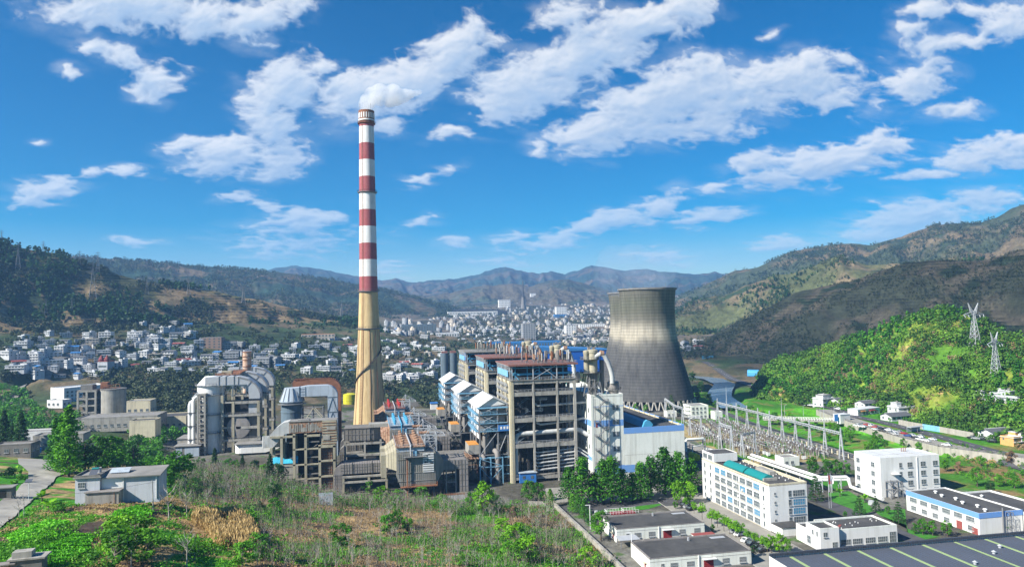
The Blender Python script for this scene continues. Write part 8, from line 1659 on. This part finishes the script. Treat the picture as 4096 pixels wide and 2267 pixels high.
def hillpts(hn, n, seed, lo=.03, hi=1.01, thr=0, nz='n', sc=60):
    az, s, a, b, z, n1, n2 = HILLS[hn]; rng = np.random.default_rng(seed); i = rng.integers(0, a.shape[0]-1, n*6); k = np.searchsorted(s, 1.0); j = (lo*k+(hi-lo)*k*rng.uniform(0, 1, n*6)).astype(int); j = np.clip(j, 0, a.shape[1]-2); f, g = rng.uniform(0, 1, n*6), rng.uniform(0, 1, n*6)
    def mixv(A): return (A[i, j]*(1-f)+A[i+1, j]*f)*(1-g)+(A[i, j+1]*(1-f)+A[i+1, j+1]*f)*g
    x, y, zz = mixv(a), mixv(b), mixv(z); w = fbm(x/sc, y/sc, 4, seed+40); keep = w+rng.uniform(-.08, .08, len(w)) > thr; return np.stack([x, y, zz], -1)[keep][:n], w[keep][:n]
for hn, n, h0, h1, thr, m, K, lab, hi in [('left_hill', 5600, 2.5, 7.5, .51, 'wood_n', 20, 'dark mixed woods over the left hill', 1.01), ('left_back_hill', 8000, 7, 13, .44, 'wood_n', 12, 'blue-green woods on the ridge behind the left hill', 1.01), ('right_hill', 9000, 1.6, 4.2, .44, 'wood_n', 14, 'dark scrub over the shaded hill on the right', 1.01), ('right_middle_hill', 8000, 2.5, 7, .45, 'wood_n', 14, 'scattered scrub on the olive hill', 1.01), ('right_back_hill', 7000, 6, 12, .45, 'wood_n', 12, 'woods on the high ridge at the right', 1.01)]:
    p, w = hillpts(hn, n, hash_(hn), thr=thr, hi=hi, sc=55 if 'left_hill' == hn or hn == 'right_hill' else 110); rng = np.random.default_rng(1); woods('hill_woods', lab, p, rng.uniform(h0, h1, len(p)), hash_(hn), m, K)
p, w = hillpts('left_hill', 2200, 77, thr=.56, lo=.25, sc=80); woods('pine_woods', 'stands of dark pines on the left hill', p, np.random.default_rng(5).uniform(8, 14, len(p)), 5, 'leafd', 12, wide=.2, size=.3)
p, w = hillpts('right_middle_hill', 1500, 78, thr=.58, sc=90); woods('pine_woods', 'dark pine stands on the olive hill', p, np.random.default_rng(6).uniform(7, 11, len(p)), 6, 'leafd', 10, wide=.22, size=.32)
p, w = hillpts('green_hill', 4200, 79, thr=.44, sc=30, lo=.0); hh_ = np.random.default_rng(7).uniform(0, 1, len(p))**2.5*8+1.8; woods('hill_woods', 'bright green woods over the near right hill', p, hh_, 7, 'wood_s', 46, tint=np.clip(sstep(.3, .7, fbm(p[:, 0]/16, p[:, 1]/16, 4, 91))*.8+np.random.default_rng(9).uniform(-.3, .3, len(p)), 0, 1), wide=.52, size=.18)
p, w = hillpts('green_hill', 1100, 80, thr=.52, sc=40, lo=.2); woods('young_pines', 'young dark green pines on the near right hill', p, np.random.default_rng(8).uniform(5, 9, len(p)), 8, 'leafc', 24, wide=.24, size=.22)
p, w = hillpts('green_hill', 3200, 84, thr=-1, lo=0); woods('hill_scrub', 'low scrub filling the gaps of the near right hill', p, np.random.default_rng(3).uniform(.8, 2.2, len(p)), 3, 'wood_s', 16, wide=.7, size=.35)
p, w = hillpts('green_hill', 900, 88, thr=.5, sc=26, lo=0); woods('hill_woods', 'duller brown-green bushes among the woods of the near right hill', p, np.random.default_rng(12).uniform(2, 5, len(p)), 12, 'leafr', 30, wide=.5, size=.2)
def woodpx(name, lab, poly, n, seed, h0, h1, m, K=14, avoid=True, gap=0, **kw):
    pts = scatter_px(poly, n, seed, 2.2); P3, ok = Gv(pts[:, 0], pts[:, 1], 500); P3 = P3[ok]; P3 = P3[fbm(P3[:, 0]/28, P3[:, 1]/28, 4, seed) > gap]
    if avoid and taken: T_ = np.array(taken); P3 = P3[np.array([np.min(np.hypot(T_[:, 0]-p[0]-5, T_[:, 1]-p[1]-4)) > 9 for p in P3])]
    woods(name, lab, P3, np.random.default_rng(seed).uniform(h0, h1, len(P3)), seed, m, K, **kw)
woodpx('village_trees', 'dark trees between the houses of the left villages', [(-20,850),(100,815),(330,795),(500,800),(900,815),(910,970),(700,960),(500,965),(300,950),(-20,960)], 2100, 41, 4, 9.5, 'wood_n', 30, gap=.40)
woodpx('railway_woods', 'woods between the railway and the scrubber', [(250,960),(340,935),(480,940),(640,940),(900,945),(905,1010),(840,1000),(480,985),(470,1050),(380,1060),(330,1030),(260,1000)], 760, 43, 3, 10, 'wood_n', 60, size=.19, gap=.44)
woodpx('railway_woods', 'low scrub among the woods by the railway', [(250,960),(340,935),(480,940),(640,940),(900,945),(905,1010),(840,1000),(480,985),(470,1050),(380,1060),(330,1030),(260,1000)], 420, 44, 3, 8, 'wood_n', 50, size=.19, gap=.42)
woodpx('lane_woods', 'scrub and trees along the left edge beyond the lane', [(-20,960),(60,985),(110,1040),(200,1045),(210,1080),(120,1110),(-20,1120)], 300, 45, 3, 8, 'leafc', 60, size=.18)
woodpx('field_trees', 'trees among the fields right of the chimney', [(955,850),(1120,840),(1180,880),(1120,960),(1100,1030),(960,1010)], 420, 47, 4, 9, 'wood_n', 36)
woodpx('town_trees', 'dark trees between the houses of the town', [(1150,760),(1545,770),(1545,880),(1150,880)], 2000, 49, 5, 11, 'wood_n', 16)
woodpx('valley_woods', 'dark scrub below the shaded right hill', [(1700,840),(1790,860),(1800,905),(1720,905),(1700,880)], 260, 51, 4, 9, 'wood_n', 14)
woodpx('roadside_scrub', 'green scrub between the roadside houses and the hill foot', [(1880,960),(2000,975),(2080,1005),(2300,1020),(2360,1062),(2576,1100),(2576,1130),(2440,1095),(2240,1060),(2080,1025),(1990,1010),(1900,985)], 300, 53, 1.5, 4.5, 'leaf', 40, avoid=False, size=.2)
woodpx('yard_trees', 'trees around the pale blocks left of the scrubber', [(330,1100),(400,1085),(470,1095),(400,1130),(405,1185),(330,1190),(215,1190),(215,1150),(320,1140)], 130, 57, 4, 9, 'leafc', 110, size=.15)
woodpx('meadow_scrub', 'low scrub on the flood meadow at the right edge', [(2370,1110),(2576,1150),(2576,1230),(2400,1195)], 150, 55, 1, 3, 'leaf', 40, avoid=False, size=.2)
# ---------------------------------------------------------------- smoke
def smoke(name, label, cat, blobs, dens, nsc, col, loc):
    bm = B()
    import bmesh
    b = bmesh.new()
    for (x, y, z, r) in blobs:
        q = bmesh.ops.create_icosphere(b, subdivisions=3, radius=r, matrix=Matrix.Translation((x, y, z)))
    me = bpy.data.meshes.new(name); b.to_mesh(me); b.free(); o = link(name, me, loc=loc)
    rm = o.modifiers.new('merge', 'REMESH'); rm.mode = 'VOXEL'; rm.voxel_size = min(q[3] for q in blobs)*.25
    tag(o, label, cat)
    mq = bpy.data.materials.new(name); mq.use_nodes = True; nt = mq.node_tree; nt.nodes.clear(); L = nt.links
    out = nt.nodes.new('ShaderNodeOutputMaterial'); pv = nt.nodes.new('ShaderNodeVolumePrincipled'); tc = nt.nodes.new('ShaderNodeTexCoord'); no = nt.nodes.new('ShaderNodeTexNoise'); no.inputs['Scale'].default_value = nsc; no.inputs['Detail'].default_value = 6; L.new(tc.outputs['Object'], no.inputs['Vector'])
    mr = nt.nodes.new('ShaderNodeMapRange'); mr.inputs['From Min'].default_value = .30; mr.inputs['From Max'].default_value = .60; mr.inputs['To Max'].default_value = dens; L.new(no.outputs['Fac'], mr.inputs['Value']); L.new(mr.outputs[0], pv.inputs['Density']); pv.inputs['Color'].default_value = (*col, 1); pv.inputs['Anisotropy'].default_value = .2; L.new(pv.outputs[0], out.inputs['Volume']); mq.cycles.volume_step_rate = 2; me.materials.append(mq); return o
rb = random.Random(3)
smoke('smoke_plume', 'white smoke drifting right from the top of the tall chimney', 'smoke', [(0, 0, 1, 4.4), (-1, 0, 5, 5), (1.5, 0, 8, 6.5), (5, 0, 12, 7), (10, 0, 14, 7.5), (15, 1, 13, 7.5), (20, 1, 15, 7), (25, 2, 13, 6), (17, 0, 9, 5.5), (29, 2, 14, 5), (10, 0, 9, 5), (22, 1, 10, 5), (33, 2, 15, 3.5), (37, 2, 16, 2.6), (40, 3, 17, 2)], .18, .10, (.995, .995, .995), (-8.5, 538, 235))
smoke('steam_wisp', 'small white wisp of steam beside the middle gabled tower', 'steam', [(0, 0, 0, 1.6), (-.6, 0, 3, 2.2), (-1.2, 0, 6.4, 2.6), (-1.6, 0, 9.5, 2.2)], .30, .3, (.98, .98, .98), (43.5, 408, 26))
smoke('tower_vapour', 'thin bluish vapour hanging over the cooling towers', 'vapour', [(-12, 0, 6, 16), (6, 0, 7, 17), (-28, 5, 12, 18), (-6, 5, 22, 20), (20, 5, 16, 14), (-24, 8, 26, 15)], .012, .05, (.75, .85, .98), (229, 600, 101))
# ---------------------------------------------------------------- clouds overhead that shade the left and right hills (behind the viewer's left, out of the picture)
def cloudmat(nm, op):
    q = mat(nm, (.85, .86, .88), (.8, .82, .85), .01); N = q.node_tree.nodes; tr = N.new('ShaderNodeBsdfTransparent'); mx = N.new('ShaderNodeMixShader'); mx.inputs[0].default_value = op   # each side of the bank
    q.node_tree.links.new(tr.outputs[0], mx.inputs[1]); q.node_tree.links.new(N['Principled BSDF'].outputs[0], mx.inputs[2]); q.node_tree.links.new(mx.outputs[0], N['Material Output'].inputs['Surface'])
def cloud_over(ground, alt, op, seed):
    """an unseen cloud bank shaped so its shadow covers the given ground outline"""
    pts = np.array(ground, float); pts = pts+(SUN[None, :]/SUN[2])*(alt-pts[:, 2:3]); c = pts.mean(0); rng = np.random.default_rng(seed); a = np.arctan2(pts[:, 1]-c[1], pts[:, 0]-c[0]); o = np.argsort(a); a, r = a[o], np.hypot(pts[o, 0]-c[0], pts[o, 1]-c[1])
    nu, nr = 180, 40; th = np.linspace(-math.pi, math.pi, nu, endpoint=False); R = np.interp(th, np.r_[a[-1]-2*math.pi, a, a[0]+2*math.pi], np.r_[r[-1], r, r[0]]); R = R*(1+.10*(fbm(np.cos(th)*3+9, np.sin(th)*3+9, 4, seed)-.5)*2)
    V, Q = [], []
    for side in (1, -1):
        f = np.linspace(0, 1, nr); x = c[0]+(R*np.cos(th))[:, None]*f; y = c[1]+(R*np.sin(th))[:, None]*f; t = np.sqrt(np.clip(1-f**2, 0, 1))[None, :]*(90 if side > 0 else 25); z = alt+side*t*(.6+.8*fbm(x/90, y/90, 4, seed+1)); k0 = len(V)*0+sum(len(q) for q in V); V.append(np.stack([x, y, z], -1).reshape(-1, 3)); idx = k0+np.arange(nu*nr).reshape(nu, nr); nx = np.roll(idx, -1, 0); q = np.stack([idx[:, :-1], nx[:, :-1], nx[:, 1:], idx[:, 1:]], -1).reshape(-1, 4); Q.append(q if side > 0 else q[:, ::-1])
    cloudmat('cloud%d' % seed, op)
    o = link('cloud', npmesh('cloud', np.concatenate(V), np.concatenate(Q), 'cloud%d' % seed, smooth=True)); tag(o, kind='structure')
def hp(hn, s_, f): az, s, a, b, z = HILLS[hn][:5]; i = int(f*(len(az)-1)); j = int(np.argmin(abs(s-s_))); return (a[i, j], b[i, j], z[i, j])
cloud_over([hp('left_hill', 1.02, f) for f in (0, .15, .3, .42)]+[hp('left_hill', .6, .52), hp('left_hill', .1, .6), tuple(G(640, 930)), tuple(G(520, 960)), tuple(G(330, 955)), tuple(G(60, 960)), tuple(G(-60, 960))], 1500, .10, 3)
cloud_over([hp('right_hill', 1.0, f) for f in (.1, .25, .4, .55, .7, .85, 1)]+[hp('right_hill', .0, .95), hp('right_hill', .0, .7), hp('right_hill', .02, .45), hp('right_hill', .05, .2)], 1500, .33, 5)

# ---------------------------------------------------------------- the valley's air
HAZE = 1.05e-4
bm = B().box(-6500, 7500, -900, 6900, -160, 620); o = bm.out('haze', [], None); o['kind'] = 'stuff'; tag(o, 'thin blue haze filling the whole valley', 'haze')
hm_ = bpy.data.materials.new('haze'); hm_.use_nodes = True; nt = hm_.node_tree; nt.nodes.clear(); ou = nt.nodes.new('ShaderNodeOutputMaterial'); pv = nt.nodes.new('ShaderNodeVolumePrincipled'); pv.inputs['Density'].default_value = HAZE; pv.inputs['Color'].default_value = (.28, .56, 1.0, 1); pv.inputs['Anisotropy'].default_value = .1; nt.links.new(pv.outputs[0], ou.inputs['Volume']); o.data.materials.append(hm_)
